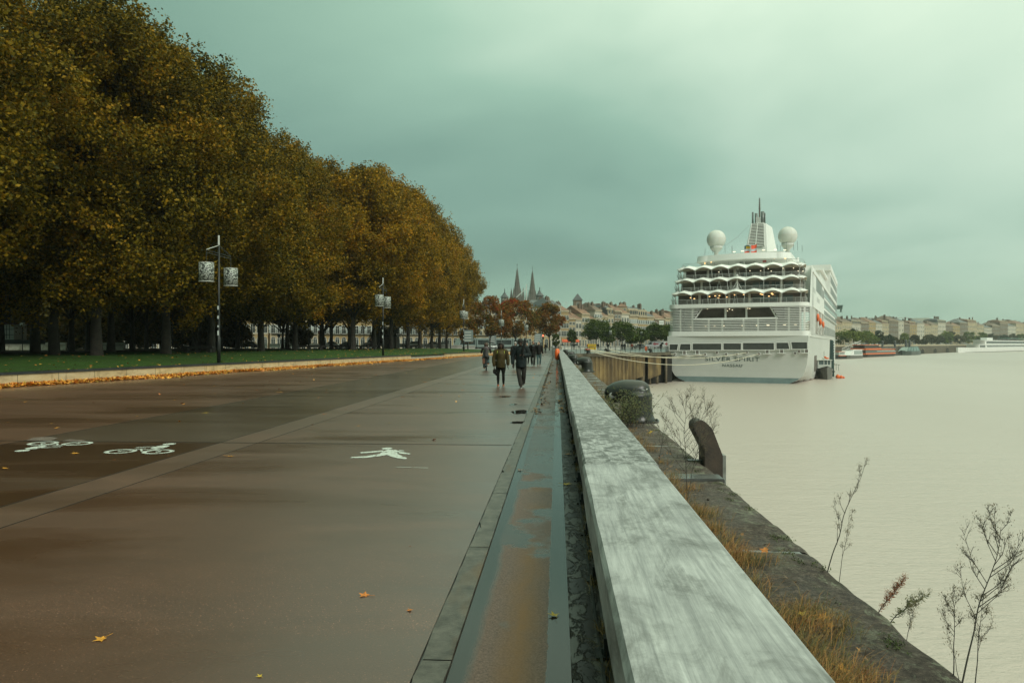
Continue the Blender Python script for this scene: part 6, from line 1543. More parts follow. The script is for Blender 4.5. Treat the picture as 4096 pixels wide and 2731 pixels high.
# -------- vehicles
M_tyre=simple('tyre',(.02,.02,.02),.8); M_rim=simple('wheel_rim',(.35,.36,.35),.4,metal=.7)
def wheel(t,x,y,r=.32):
    m_=MB(); m_.tube([(x,y-.1,r),(x,y+.1,r)],r,16); w_=m_.build('wheel',M_tyre,t); m_=MB(); m_.tube([(x,y-.115,r),(x,y+.115,r)],r*.6,10); m_.build('rim',M_rim,w_)
def car(loc,rz,label,c,kind='car',grp='cars on the road behind the park'):
    m=simple('car_paint_%s'%str(c),c,.25,tuple(x*.9 for x in c),1)
    t=thing('parked_car' if kind=='car' else 'delivery_van',label,kind,loc,rz,grp)
    if kind=='car': L,W2_,body,cab=4.2,.86,[(0,.3),(0,.75),(.15,.85),(1.1,.95),(3.9,.95),(4.15,.8),(4.2,.3)],[(1.0,.93),(1.7,1.45),(3.2,1.47),(3.95,.93)]
    else: L,W2_,body,cab=5.6,1.0,[(0,.35),(0,.95),(.25,1.15),(.9,1.3),(1.45,2.2),(1.9,2.45),(5.4,2.45),(5.6,2.2),(5.6,.35)],[(.95,1.32),(1.5,2.15),(2.2,2.15),(2.2,1.32)]
    m_=MB(); m_.prism(body,'y',-W2_,W2_); m_.build('body',m,t,bevel=.06)
    m_=MB(); m_.prism(cab,'y',-W2_+.08 if kind=='car' else -W2_-.015,W2_-.08 if kind=='car' else W2_+.015); m_.build('window',M_pane,t)
    if kind=='car': m_=MB(); m_.prism([(1.65,1.44),(1.8,1.5),(3.1,1.52),(3.25,1.46)],'y',-W2_+.1,W2_-.1); m_.build('roof',m,t)
    else:
        m_=MB(); m_.box(2.6,4.6,-W2_-.02,-W2_-.005,1.3,1.75); m_.box(3.1,3.5,-W2_-.03,-W2_-.021,1.0,2.1); m_.build('side_lettering',simple('van_print',(.35,.06,.07),.5),t)
    for x in (.85,L-.85):
        for y in (-W2_+.05,W2_-.05): wheel(t,x,y,.32 if kind=='car' else .36)
    m_=MB(); m_.box(-.02,.05,-W2_+.1,-W2_+.45,.62,.78); m_.build('headlight',M_white,t); m_=MB(); m_.box(-.02,.05,W2_-.45,W2_-.1,.62,.78); m_.build('headlight',M_white,t)
    return t
def gp(u,d):
    p=P(u,d); p.z=gz(p.x,p.y) if p.x<xw(p.y) else 0; return p
cars=[(365,176,(.60,.62,.58),'van','white delivery van with dark red print on its side, between the plane trunks',-.15),
(322,182,(.5,.52,.5),'car','pale car half hidden by the seated person under the trees',0),(338,184,(.06,.065,.07),'car','black car between the fifth and sixth visible trunks',0),(240,170,(.09,.095,.10),'car','dark grey car near the blue round sign',0),
(405,190,(.45,.47,.45),'car','silver car just right of the brown kiosk',.1),(424,196,(.12,.12,.12),'car','dark parked car second right of the kiosk',0),(434,198,(.3,.31,.3),'car','grey parked car third right of the kiosk',0),(487,214,(.6,.62,.6),'car','white car in front of the glass tram',1.0),(216,168,(.08,.08,.09),'car','dark car at the left by the advertising column',0),
(552,225,(.35,.37,.36),'car','silver car near the orange shop awnings',.3),(645,262,(.5,.52,.52),'van','pale van beyond the plaza trees, nearest the ship',0),(657,270,(.62,.63,.6),'van','white coach-like van right beside the ship outline',0),(633,258,(.15,.16,.16),'car','dark car under the plaza trees',0),(566,222,(.05,.05,.055),'car','black car by the orange shop awnings',0)]
for u,d,c,k,lab,rz in cars: car(gp(u,d),TH+rz,lab,c,k)
for i,u in enumerate(np.arange(846,1024,8.5)):
    x,d=bankpt(u,7); c=[(.6,.6,.57),(.08,.08,.09),(.3,.31,.3),(.55,.56,.55)][i%4]; q=bankpt(u+1,7); pa=PC(x,d);pb=PC(*q)
    car(pa,math.atan2(pb.y-pa.y,pb.x-pa.x),'%s car parked on the far quay, %s from the ship'%(['white','black','grey','pale'][i%4],ORD[i]),c,'car','cars on the far quay')
# tram
a=gp(455,232); a.z=0; t=thing('tram','long grey glass-sided tram passing behind the red-topped maple','tram',a,math.atan2(P(527,256).y-P(455,232).y,P(527,256).x-P(455,232).x),None); L=(P(527,256)-P(455,232)).length
M_tr=simple('tram_grey',(.20,.25,.235),.3,(.15,.19,.18),.5)
n=4
for k in range(n):
    x0=k*L/n; x1=(k+1)*L/n-.35; m_=MB(); 
    prof=[(x0,.5),(x0+(1.6 if k==0 else .0),3.1) ,(x0+(2.2 if k==0 else .2),3.4),(x1,3.4),(x1,.5)]
    m_.prism(prof,'y',-1.2,1.2); c=m_.build('carriage',M_tr,t,bevel=.05)
    m_=MB(); m_.prism([(x0+(1.0 if k==0 else .5),1.3),(x0+(1.7 if k==0 else .5),2.8),(x1-.4,2.8),(x1-.4,1.3)],'y',-1.22,1.22); m_.build('window',M_pane,c)
    m_=MB(); m_.box(x0+.5,x1-.5,-1.0,1.0,.08,.48); m_.build('bogie',M_blk,c)
# signs and lights
def sign(u,d,label,kind,h=2.6):
    p=gp(u,d); t=thing('road_sign',label,'sign',p,TH,'road signs round the park'); m_=MB(); m_.tube([(0,0,0),(0,0,h)],.04,6); m_.build('post',M_galv,t)
    if kind=='blue': m_=MB(); m_.tube([(0,-.06,h),(0,-.04,h)],.35,16); m_.build('disc',simple('sign_blue',(.05,.16,.24),.4),t)
    if kind=='red':
        m_=MB(); m_.tube([(0,-.06,h),(0,-.04,h)],.38,16); m_.build('disc',simple('sign_red',(.45,.03,.02),.4),t); m_=MB(); m_.box(-.26,.26,-.08,-.061,h-.06,h+.06); m_.build('bar',M_white,t)
    if kind=='panel':
        m_=MB(); m_.box(-.95,.95,-.08,-.02,1.9,4.3); m_.build('panel',simple('sign_panel',(.20,.25,.24),.5,(.16,.2,.19)),t); m_=MB()
        for k in range(4): m_.box(-.8,.55,-.10,-.081,2.1+k*.55,2.25+k*.55)
        m_.build('lettering',M_white,t)
sign(279,150,'small round blue road sign between trunks','blue'); sign(319.5,155,'round red no-entry sign in front of the arched window','red',3.4); sign(468.5,150,'stacked grey direction panel left of the maples','panel'); sign(492.5,190,'wide grey direction panel behind the cyclist','panel'); sign(538,196,'pale direction panel near the red traffic light','panel')
for i,(u,d,c,nm) in enumerate([(543,150,(1,.12,.05),'red'),(568,200,(.05,.05,.05),'unlit'),(634,240,(.05,1,.35),'green')]):
    p=gp(u,d); t=thing('traffic_light','%s traffic light %s'%(nm,['behind the three walking men','beside the orange awnings','among the plaza trees'][i]),'traffic light',p,TH,'traffic lights of the quay road')
    m_=MB(); m_.tube([(0,0,0),(0,0,3.2)],.06,6); m_.build('post',M_pole,t); m_=MB(); m_.box(-.17,.17,-.15,.15,2.4,3.4); m_.build('housing',M_pole,t)
    m_=MB(); m_.ell((0,-.16,3.2 if i==0 else 2.6),(.13,.05,.13),10,6); m_.build('lens',simple('lens_%d'%i,c,.4,emis=c if i!=1 else None,es=5),t)
# orange awnings
for i,(u0,u1,d) in enumerate([(562,571,292),(572,579,296)]):
    a=P(u0,d);b_=P(u1,d); t=thing('shop_awning','orange shop awning on the golden houses, %s'%('left one','right one')[i],'awning',(a.x,a.y,0),math.atan2(b_.y-a.y,b_.x-a.x),'orange awnings'); L=(b_-a).xy.length
    m_=MB(); m_.prism([(0,3.3),(-2.4,2.5),(-2.4,2.15),(0,2.9)],'x',0,L); m_.build('canopy',simple('awning_orange',(.60,.09,.025),.7,(.5,.07,.02)),t); m_=MB(); m_.beam((.1,-2.3,0),(.1,-2.3,2.2),.06); m_.beam((L-.1,-2.3,0),(L-.1,-2.3,2.2),.06); m_.build('support',M_pole,t)
# construction cabin at far left
p=gp(3,96); t=thing('site_cabin','orange site cabin with a white glazed end at the far left edge','cabin',p,TH); bx(t,'wall',simple('cabin_orange',(.42,.07,.02),.6,(.25,.04,.015),1.5),(-6,.2,0,2.4,1.6,3.4)); bx(t,'end_panel',M_frame,(.2,1.5,-.1,2.4,1.5,3.5)); bx(t,'roof',simple('cabin_roof',(.09,.03,.05),.6),(-6.2,1.7,-.3,2.6,3.5,3.65)); bx(t,'base',M_blk,(-6,4.0,0,2.4,.9,1.45)); bx(t,'glazing_bar',M_blk,(.5,.56,-.13,-.1,1.6,3.4),(.9,.96,-.13,-.1,1.6,3.4),(.25,1.45,-.13,-.1,2.1,2.16),(.25,1.45,-.13,-.1,2.8,2.86))
m_=MB(); m_.ell((0,0,3.4),.32,12,8); p=gp(22.5,96); t=thing('globe_lamp','pale globe park lamp right of the orange site cabin','street lamp',p,0); m_.build('globe',M_white,t,True); m_=MB(); m_.tube([(0,0,0),(0,0,3.1)],.05,6); m_.build('post',M_pole,t)
# ================= people =================
def cloth(name,c,c2=None,sc_=6): return simple(name,c,.75,c2 or tuple(x*.6 for x in c),sc_,bmp=.3,bscale=18,spec=.2)
S_dark=simple('skin_dark',(.075,.038,.022),.55); S_mid=simple('skin_mid',(.30,.16,.10),.55); S_pale=simple('skin_pale',(.45,.29,.21),.55)
H_blk=simple('hair_black',(.012,.010,.008),.6,bmp=.4); H_brown=simple('hair_brown',(.06,.035,.02),.6,bmp=.4); H_grey=simple('hair_grey',(.35,.34,.31),.7,bmp=.4)
def V3(*a): return Vector(a)
def limb(m_,pts,rad,n=12): m_.tube(catmull(pts,4),list(np.interp(np.linspace(0,len(pts)-1,(len(pts)-1)*4+1),range(len(pts)),rad)),n)
def hand(m_,w_,dirn,side,s=1.0,curl=.5,fw=V3(0,-1,0)):
    # palm, four fingers of different length with knuckle bends, and a thumb
    d=Vector(dirn).normalized(); f=Vector(fw); f=(f-d*f.dot(d)).normalized(); q=d.cross(f)
    m_.tube([w_,w_+d*.045*s,w_+d*.09*s],[.026*s,.036*s,.034*s],10,flat=.55)
    for k,(o,l) in enumerate(((-.027,.070),(-.009,.080),(.009,.075),(.026,.058))):
        b=w_+d*.085*s+q*0+f*(-o)*s*1.0; c=q*(-side)*curl
        p1=b+(d*.5+c*.25)*l*s; p2=p1+(d*.32+c*.4)*l*s; p3=p2+(d*.1+c*.45)*l*s
        m_.tube([b,p1,p2,p3],[.0105*s,.010*s,.009*s,.007*s],6)
    b=w_+d*.03*s+f*.030*s; m_.tube([b,b+(d*.03+f*.025)*s,b+(d*.06+f*.034-q*side*.015)*s],[.014*s,.012*s,.009*s],6)
def person(loc,rz,label,H=1.75,pose=None,skin=S_dark,coat=None,trou=None,shoe=None,hair=None,hat=None,coatlen=.46,bulk=1.0,loose=1.0,vox=.014,group=None,extra=None,coatslim=1.0,hairlen=0):
    t=thing('person',label,'person',loc,rz,group); k=H/1.75; ps=dict(pose or {})
    g=lambda n,d: Vector(ps.get(n,d))*k
    # default pose in metres for 1.75 m, facing -y; left/right as seen from the front (-x is picture left)
    pel=g('pelvis',(0,0,.94)); ch=g('chest',(0,-.02,1.30)); nk=g('neck',(0,-.02,1.47)); hd=g('head',(0,-.05,1.615))
    hipL,hipR=pel+V3(-.095,0,-.04)*k,pel+V3(.095,0,-.04)*k
    kL,kR=g('kneeL',(-.11,-.03,.50)),g('kneeR',(.11,-.03,.50)); aL,aR=g('ankL',(-.12,.02,.09)),g('ankR',(.12,.02,.09))
    sL,sR=g('shL',(-.185,0,1.41)),g('shR',(.185,0,1.41)); eL,eR=g('elL',(-.25,.04,1.12)),g('elR',(.25,.04,1.12)); wL,wR=g('wrL',(-.27,-.03,.88)),g('wrR',(.27,-.03,.88))
    m_=MB(); b=bulk
    m_.tube([pel-V3(0,0,.08)*k,pel,pel.lerp(ch,.45),ch,ch.lerp(nk,.7),nk],[.12*k*b,.145*k*b,.13*k*b,.155*k*b,.11*k,.055*k],16,flat=.68)
    for h_,n_,a_ in ((hipL,kL,aL),(hipR,kR,aR)):
        limb(m_,[h_,h_.lerp(n_,.5),n_,n_.lerp(a_,.35)+V3(0,.015,0)*k,a_],[.088*k*b,.075*k*b,.056*k,.056*k,.037*k]); m_.tube([a_,a_+V3(0,-.05,-.05)*k,a_+V3(0,-.15,-.065)*k],[.036*k,.035*k,.022*k],8)
    for s_,e_,w_,sd,hn in ((sL,eL,wL,-1,'L'),(sR,eR,wR,1,'R')):
        limb(m_,[ch.lerp(nk,.5),s_,s_.lerp(e_,.5),e_,e_.lerp(w_,.5),w_],[.07*k,.058*k,.048*k,.040*k,.036*k,.026*k],10)
        hand(m_,w_,ps.get('hd'+hn,(w_-e_)),sd,k,ps.get('curl'+hn,.5),ps.get('fw'+hn,V3(0,-1,0)))
    m_.tube([nk-V3(0,0,.04)*k,nk.lerp(hd,.5)],[.06*k,.052*k],12)
    hx=Matrix.Rotation(ps.get('nod',0),3,'X')@Matrix.Rotation(ps.get('turn',0),3,'Z'); 
    def hp(x,y,z): return hd+hx@(Vector((x,y,z))*k)
    m_.ell(hp(0,.012,.02),(.075*k,.092*k,.10*k),18,12,hx); m_.ell(hp(0,-.02,-.045),(.055*k,.065*k,.065*k),14,10,hx)
    m_.tube([hp(0,-.082,.02),hp(0,-.108,-.022),hp(0,-.088,-.034)],[.010*k,.017*k,.012*k],6)
    for sx in (-1,1): m_.ell(hp(sx*.077,.01,-.005),(.012*k,.022*k,.032*k),8,6); m_.ell(hp(sx*.032,-.076,.032),(.022*k,.012*k,.008*k),8,5)
    m_.ell(hp(0,-.083,-.062),(.026*k,.012*k,.011*k),8,6)
    me=remesh(m_,vox*.75 if H>0 else vox,2); me.materials.clear(); me.materials.append(skin); body=link('body',me,t)
    e=MB()
    for sx in (-1,1): e.ell(hp(sx*.031,-.083,.014),(.011*k,.007*k,.007*k),8,6)
    e.build('eyes',H_blk,body)
    if hair is not None:
        m_=MB(); m_.ell(hp(0,.030,.045),(.084*k,.094*k,.088*k),16,10,hx)
        if hairlen: 
            m_.ell(hp(0,.05,-.02),(.125*k,.10*k,.12*k),14,10); m_.ell(hp(-.092,.01,-.01),(.052*k,.08*k,.12*k),10,8); m_.ell(hp(.092,.01,-.01),(.052*k,.08*k,.12*k),10,8); m_.ell(hp(0,.0,.085),(.085*k,.09*k,.06*k),12,8)
        me=remesh(m_,.014,3); me.materials.clear(); me.materials.append(hair); link('hair',me,t)
    if hat is not None:
        m_=MB(); m_.ell(hp(0,.012,.075),(.090*k,.100*k,.085*k),18,10,hx); m_.tube([hp(0,.012,.035),hp(0,.012,.075)],[.094*k,.092*k],18); me=remesh(m_,.012,2); me.materials.clear(); me.materials.append(hat); link('hat',me,t)
    if trou is not None:
        m_=MB(); lo=loose
        m_.tube([pel-V3(0,0,.10)*k,pel,pel+V3(0,0,.08)*k],[.14*k*b,.16*k*b,.15*k*b],16,flat=.75)
        for h_,n_,a_ in ((hipL,kL,aL),(hipR,kR,aR)):
            limb(m_,[h_,h_.lerp(n_,.5),n_,n_.lerp(a_,.5),a_+V3(0,0,.0)],[.100*k*b,.088*k*b*(.9+.1*lo),.066*k*lo,.066*k*lo,.048*k*lo*lo])
        me=remesh(m_,vox,2); me.materials.clear(); me.materials.append(trou); link('trousers',me,t)
    if coat is not None:
        m_=MB(); hem=nk.z-(coatlen*k+.25*k); hemc=Vector((pel.x,pel.y,nk.z-coatlen*k-.20*k))
        bb=b*coatslim
        m_.tube(catmull([hemc,hemc.lerp(ch,.5),ch,ch.lerp(nk,.6),nk+V3(0,0,.01)*k],3),list(np.interp(np.linspace(0,4,13),range(5),[.215*k*bb,.20*k*bb,.195*k*bb,.155*k*b,.075*k])),20,flat=.70)
        for s_,e_,w_ in ((sL,eL,wL),(sR,eR,wR)):
            limb(m_,[ch.lerp(nk,.45),s_+V3(0,0,-.01),s_.lerp(e_,.5),e_,e_.lerp(w_,.5),w_-(w_-e_).normalized()*.0],[.09*k,.082*k*b,.074*k*b,.068*k*b,.062*k*b,.050*k*b],12)
        m_.tube([nk-V3(0,0,.03)*k,nk+V3(0,.005,.045)*k],[.085*k,.078*k],14)
        me=remesh(m_,vox,3)
        for v in me.vertices:
            q=mn.noise(v.co*7)*.012+mn.noise(v.co*17)*.005; v.co+=v.normal*q
        me.materials.clear(); me.materials.append(coat); cobj=link('coat',me,t)
    else: cobj=None
    if shoe is not None:
        for a_,nm in ((aL,'L'),(aR,'R')):
            m_=MB(); m_.ell(a_+V3(0,.01,-.035)*k,(.045*k,.06*k,.05*k),12,8); m_.ell(a_+V3(0,-.08,-.055)*k,(.045*k,.11*k,.036*k),14,8); me=remesh(m_,.012,2); me.materials.clear(); me.materials.append(shoe); s_=link('shoe',me,t)
            m_=MB(); q=a_+V3(0,-.05,-.082)*k; m_.loft([[(q.x+math.cos(w)*.047*k,q.y+math.sin(w)*.15*k,z) for w in np.linspace(0,2*PI,16,endpoint=False)] for z in (q.z-.012*k,q.z+.010*k)]); m_.build('sole',M_white,s_)
    if extra: extra(t,dict(k=k,pel=pel,ch=ch,nk=nk,hd=hd,wL=wL,wR=wR,eL=eL,eR=eR,sL=sL,sR=sR,hp=hp,coat=cobj))
    return t
FACE=lambda p: math.atan2(p.x,-(-p.y))  # not used for rotation: people face along the quay
c_olive=cloth('coat_olive',(.065,.048,.016),(.032,.024,.009)); c_teal=cloth('coat_dark_teal',(.012,.019,.020),(.007,.010,.010)); t_blk=cloth('leggings_black',(.018,.019,.016)); t_gry=cloth('trousers_grey',(.040,.038,.032),(.022,.021,.018)); c_blk=cloth('jacket_black',(.012,.011,.010)); t_teal=cloth('trousers_teal',(.07,.12,.115)); c_gr=cloth('coat_grey',(.06,.058,.055)); c_bei=cloth('coat_beige',(.28,.25,.19)); sh_o=simple('shoe_orange',(.60,.13,.03),.6,(.35,.06,.02),14); sh_b=simple('shoe_black',(.018,.018,.018),.4); sh_r=simple('boot_brown',(.16,.045,.025),.5); sh_w=simple('shoe_white',(.55,.55,.5),.5); h_gry=cloth('beanie_grey',(.035,.035,.03))
# olive coat walker
def ex1(t,q):
    k=q['k']; c=q['coat'] or t
    m_=MB(); 
    z0=q['nk'].z-.64*k
    for z in np.linspace(z0,q['nk'].z-.10*k,14): m_.box(-.006+.012*math.sin(z*9),.006+.012*math.sin(z*9),-.16*k*(1 if z<1.25*k else .85)-.012,-.10*k,z,z+.035*k)
    m_.build('zip',simple('zip_pale',(.20,.17,.10),.4),c)
    for sx in (-1,1):
        m_=MB(); m_.tube(catmull([(sx*.13*k,.03,q['nk'].z-.02*k),(sx*.135*k,-.10*k,q['nk'].z-.07*k),(sx*.15*k,-.13*k,q['nk'].z-.17*k)],3),.012*k,6); m_.build('backpack_strap',simple('strap_yellow',(.36,.40,.05),.6),t)
    m_=MB(); w=q['wL']+V3(.02,-.03,-.10)*k; m_.ell(w+V3(-.0,0,-.10)*k,(.075*k,.06*k,.11*k),14,10); m_.ell(w+V3(.08,-.0,-.22)*k,(.065*k,.035*k,.055*k),12,8,Matrix.Rotation(.6,3,'Y')); me=remesh(m_,.012,2); me.materials.append(c_blk); o=link('cap',me,None); o.parent=None
    o.location=t.location; o.rotation_euler=t.rotation_euler; tag(o,'dark cap hanging from the left-hand side walker in the olive coat','cap')
p1=G(500.8,385.8,0); p1=P(500.8,27.9)
person(p1,TH+.04,'walking person in an olive zipped coat, black leggings and orange shoes, holding a cap',1.66,
 dict(kneeL=(-.105,-.02,.50),kneeR=(.10,-.07,.50),ankL=(-.105,.05,.09),ankR=(.105,-.06,.09),elL=(-.275,.02,1.10),wrL=(-.265,-.04,.80),elR=(.275,.03,1.10),wrR=(.28,.0,.84),nod=.25,head=(0,-.07,1.61),curlL=.8),
 S_dark,c_olive,t_blk,sh_o,H_blk,None,.52,1.16,.9,hairlen=1,extra=ex1,coatslim=1.08)
def ex2(t,q):
    k=q['k']
    m_=MB(); a=q['wR']+V3(-.03,-.06,.0)*k; m_.tube([a+V3(-.03,-.02,-.16)*k,a+V3(-.015,-.01,.02)*k],[.014*k,.016*k],8); m_.tube(catmull([a+V3(-.015,-.01,.0)*k,a+V3(.0,.0,.22)*k,a+V3(.05,.05,.42)*k,a+V3(.07,.08,.64)*k],4),list(np.interp(np.linspace(0,3,13),range(4),[.025*k,.042*k,.055*k,.010*k])),10)
    o=m_.build('folded_umbrella',c_blk,None,True); o.location=t.location; o.rotation_euler=t.rotation_euler; tag(o,'black folded umbrella held against the shoulder by the man in the dark teal coat','umbrella')
p2=P(521.0,27.0)
person(p2,TH-.02,'man in a dark teal raincoat and grey beanie, looking down, one hand at his chest',1.80,
 dict(kneeL=(-.075,-.17,.52),kneeR=(.10,.02,.50),ankL=(.0,-.22,.09),ankR=(.075,.22,.16),pelvis=(0,.0,.94),chest=(.0,-.02,1.30),elL=(-.29,.02,1.10),wrL=(-.29,-.05,.84),elR=(.30,-.04,1.16),wrR=(.105,-.23,1.15),hdR=(-1,-.15,.1),fwR=V3(0,-.3,1),nod=.38,head=(-.02,-.09,1.60),curlR=.5),
 S_dark,c_teal,t_gry,sh_b,None,h_gry,.53,1.12,1.22,extra=ex2,coatslim=1.12)
# three men farther back
GP3='three people walking side by side'
def shirt(t,q):
    k=q['k']; m_=MB(); m_.loft([[(-.05*k,-.145*k,q['nk'].z-.02),(.05*k,-.145*k,q['nk'].z-.02),(.05*k,-.10,q['nk'].z-.02),(-.05*k,-.10,q['nk'].z-.02)],[(-.075*k,-.185*k,q['nk'].z-.5*k),(.075*k,-.185*k,q['nk'].z-.5*k),(.075*k,-.12,q['nk'].z-.5*k),(-.075*k,-.12,q['nk'].z-.5*k)]]); m_.build('shirt',simple('shirt_blue',(.33,.45,.47),.7),q['coat'])
person(P(527,53.0),TH,'woman in black jacket and white trainers, leftmost of the three walkers in a row',1.68,dict(kneeL=(-.08,-.12,.5),ankL=(-.06,-.16,.09),ankR=(.08,.18,.16)),S_pale,c_blk,t_blk,sh_w,H_brown,None,.42,1,.9,vox=.02,group=GP3)
person(P(533.2,52.6),TH,'bearded man in an open dark coat over a pale blue shirt, middle of the three',1.80,dict(kneeR=(.08,-.14,.5),ankR=(.05,-.2,.09),ankL=(-.08,.16,.16),turn=.2),S_mid,c_blk,t_blk,sh_b,H_blk,None,.56,1.06,1.15,vox=.02,group=GP3,extra=shirt)
person(P(538.8,52.6),TH,'man in black pullover, teal trousers and brown boots, rightmost of the three',1.78,dict(kneeL=(-.08,-.1,.5),ankL=(-.07,-.12,.09),ankR=(.09,.12,.12),turn=-.7),S_pale,c_blk,t_teal,sh_r,H_blk,None,.42,1.08,.95,vox=.02,group=GP3)
person(P(515.3,46),TH+PI,'grey-haired person in a dark coat walking away behind the man with the beanie',1.74,dict(kneeL=(-.1,-.1,.5),ankL=(-.1,-.15,.09),ankR=(.1,.15,.14)),S_pale,c_blk,t_blk,sh_b,H_grey,None,.55,1.15,1,vox=.02)
person(P(559.4,97),TH+PI,'stooped person in a beige coat walking away beyond the crowd barriers',1.72,dict(head=(0,-.12,1.56),neck=(0,-.06,1.43)),S_pale,c_bei,t_gry,sh_b,H_grey,None,.55,1.05,1,vox=.025)
# cyclist with bicycle
pc_=P(486.2,44.5)
bt_=thing('bicycle','dark city bicycle ridden away from the camera along the lawn wall','bicycle',pc_,TH+.06)
for y in (-.52,.52):
    m_=MB(); r_=.34; pts=[(0,y+r_*math.cos(a),r_+r_*math.sin(a)) for a in np.linspace(0,2*PI,25)]; m_.tube(pts,.028,6,cap=False); w_=m_.build('wheel',M_tyre,bt_,True)
    m_=MB(); 
    for a in np.linspace(0,PI,9)[:-1]: m_.beam((0,y-r_*math.cos(a),r_-r_*math.sin(a)),(0,y+r_*math.cos(a),r_+r_*math.sin(a)),.006)
    m_.tube([(-.05,y,r_),(.05,y,r_)],.03,8); m_.build('spokes',M_galv,w_)
m_=MB(); BB=V3(0,-.05,.30); ST_=V3(0,-.22,.88); HD=V3(0,.40,.92)
for a,b_ in ((BB,ST_),(BB,HD-V3(0,0,.12)),(ST_-V3(0,0,.1),HD),(BB,(0,-.52,.34)),(ST_-V3(0,0,.12),(0,-.52,.34)),(HD-V3(0,0,.2),(0,.52,.34)),(HD,(0,.36,1.06))): m_.tube([a,b_],.018,6)
m_.build('frame',M_blk,bt_); m_=MB(); m_.tube([(-.29,.30,1.05),(-.1,.38,1.07),(.1,.38,1.07),(.29,.30,1.05)],.014,6); m_.build('handlebar',M_galv,bt_)
m_=MB(); m_.ell((0,-.26,.92),(.08,.14,.04)); m_.build('saddle',M_blk,bt_,True); m_=MB(); m_.box(-.08,.08,-.72,-.3,.70,.72); m_.build('rear_rack',M_blk,bt_); m_=MB(); m_.box(-.24,-.09,-.75,-.40,.42,.74); m_.build('pannier',simple('pannier_brown',(.15,.06,.03),.7),bt_,bevel=.02); m_=MB(); m_.box(-.11,.11,-.10,0,.26,.29); m_.build('pedals',M_blk,bt_)
def ex3(t,q):
    k=q['k']; m_=MB(); m_.ell((0,.20,1.27),(.15,.09,.19),14,10); me=remesh(m_,.02,3); me.materials.append(simple('pack_mauve',(.10,.07,.07),.7)); link('backpack',me,t); m_=MB(); m_.loft([[(.08,.12,1.20),(.18,.12,1.18),(.18,.15,1.18),(.08,.15,1.2)],[(.17,.20,.72),(.27,.16,.68),(.27,.19,.68),(.17,.23,.72)]]); m_.build('coat_tail',c_gr,q['coat'])
person(pc_+V3(0,.0,.0),TH+.06+PI,'cyclist seen from behind in a dark coat with a mauve backpack and wide teal trousers',1.68,
 dict(pelvis=(0,.24,.98),chest=(0,.14,1.32),neck=(0,.10,1.48),head=(0,.07,1.62),kneeL=(-.12,-.14,.72),ankL=(-.12,.04,.44),kneeR=(.12,-.04,.56),ankR=(.12,.10,.19),shL=(-.18,.12,1.42),shR=(.18,.12,1.42),elL=(-.28,-.02,1.22),elR=(.28,-.02,1.22),wrL=(-.29,-.28,1.11),wrR=(.29,-.28,1.11)),S_pale,c_gr,cloth('culotte_teal',(.05,.085,.085)),simple('shoe_rust',(.32,.10,.02),.5),H_brown,None,.46,1.0,1.35,vox=.02,extra=ex3,hairlen=1)
# seated person on a bench
a=gp(370.8,94); 
person(Vector((a.x,a.y,a.z-.02)),TH-PI/2,'dark figure sitting sideways on the stone bench beneath the plane trees',1.7,dict(pelvis=(0,.15,.62),chest=(0,.10,.98),neck=(0,.06,1.15),head=(0,0,1.29),kneeL=(-.1,-.32,.60),kneeR=(.1,-.32,.60),ankL=(-.1,-.34,.12),ankR=(.1,-.42,.12),shL=(-.18,.1,1.08),shR=(.18,.1,1.08),elL=(-.22,.02,.82),elR=(.22,.02,.82),wrL=(-.12,-.20,.72),wrR=(.12,-.2,.72)),S_mid,c_blk,t_blk,sh_b,H_blk,None,.40,1.05,1,vox=.03)
# small people on the plaza behind the railing: copies of two figures
GS='small figures on the plaza behind the railing'
q1=person(P(590,165),TH,'tiny dark figure standing left of the yellow notice board',1.74,{},S_mid,c_blk,t_blk,sh_b,H_blk,None,.5,1,1,vox=.035,group=GS)
q2_=person(P(632,170),TH,'tiny figure in a red jacket on the plaza behind the railing',1.74,{},S_pale,cloth('jacket_red',(.38,.06,.03)),t_blk,sh_b,H_brown,None,.42,1,1,vox=.035,group=GS)
for u,d,s_,lab in ((598,172,q1,'tiny dark figure just right of the yellow notice board'),(608,176,q1,'tiny dark figure under the tallest plaza tree'),(622,170,q1,'tiny dark figure, left one of a close pair'),(624.5,172,q1,'tiny dark figure, right one of a close pair'),(661,150,q1,'dark figure beside the railing next to the ship'),(574,190,q1,'tiny dark figure near the orange awnings'),(545.5,120,q1,'dark figure just behind the rightmost of the three walkers'),(588,178,q2_,'tiny reddish figure before the pale barrier blocks'),(640,180,q1,'tiny dark figure under the right plaza trees'),(556,215,q1,'tiny dark figure by the silver car')):
    copyt(s_,P(u,d),TH+rnd.uniform(-1,1),lab)
c=copyt(q1,P((2620+1264/1.96)/4,dW+2,CAMH-((760+1380/1.96)/4-HV)*dW/F+.95*0),TH,'crewman standing on the small platform at the ship side')
del c['group']
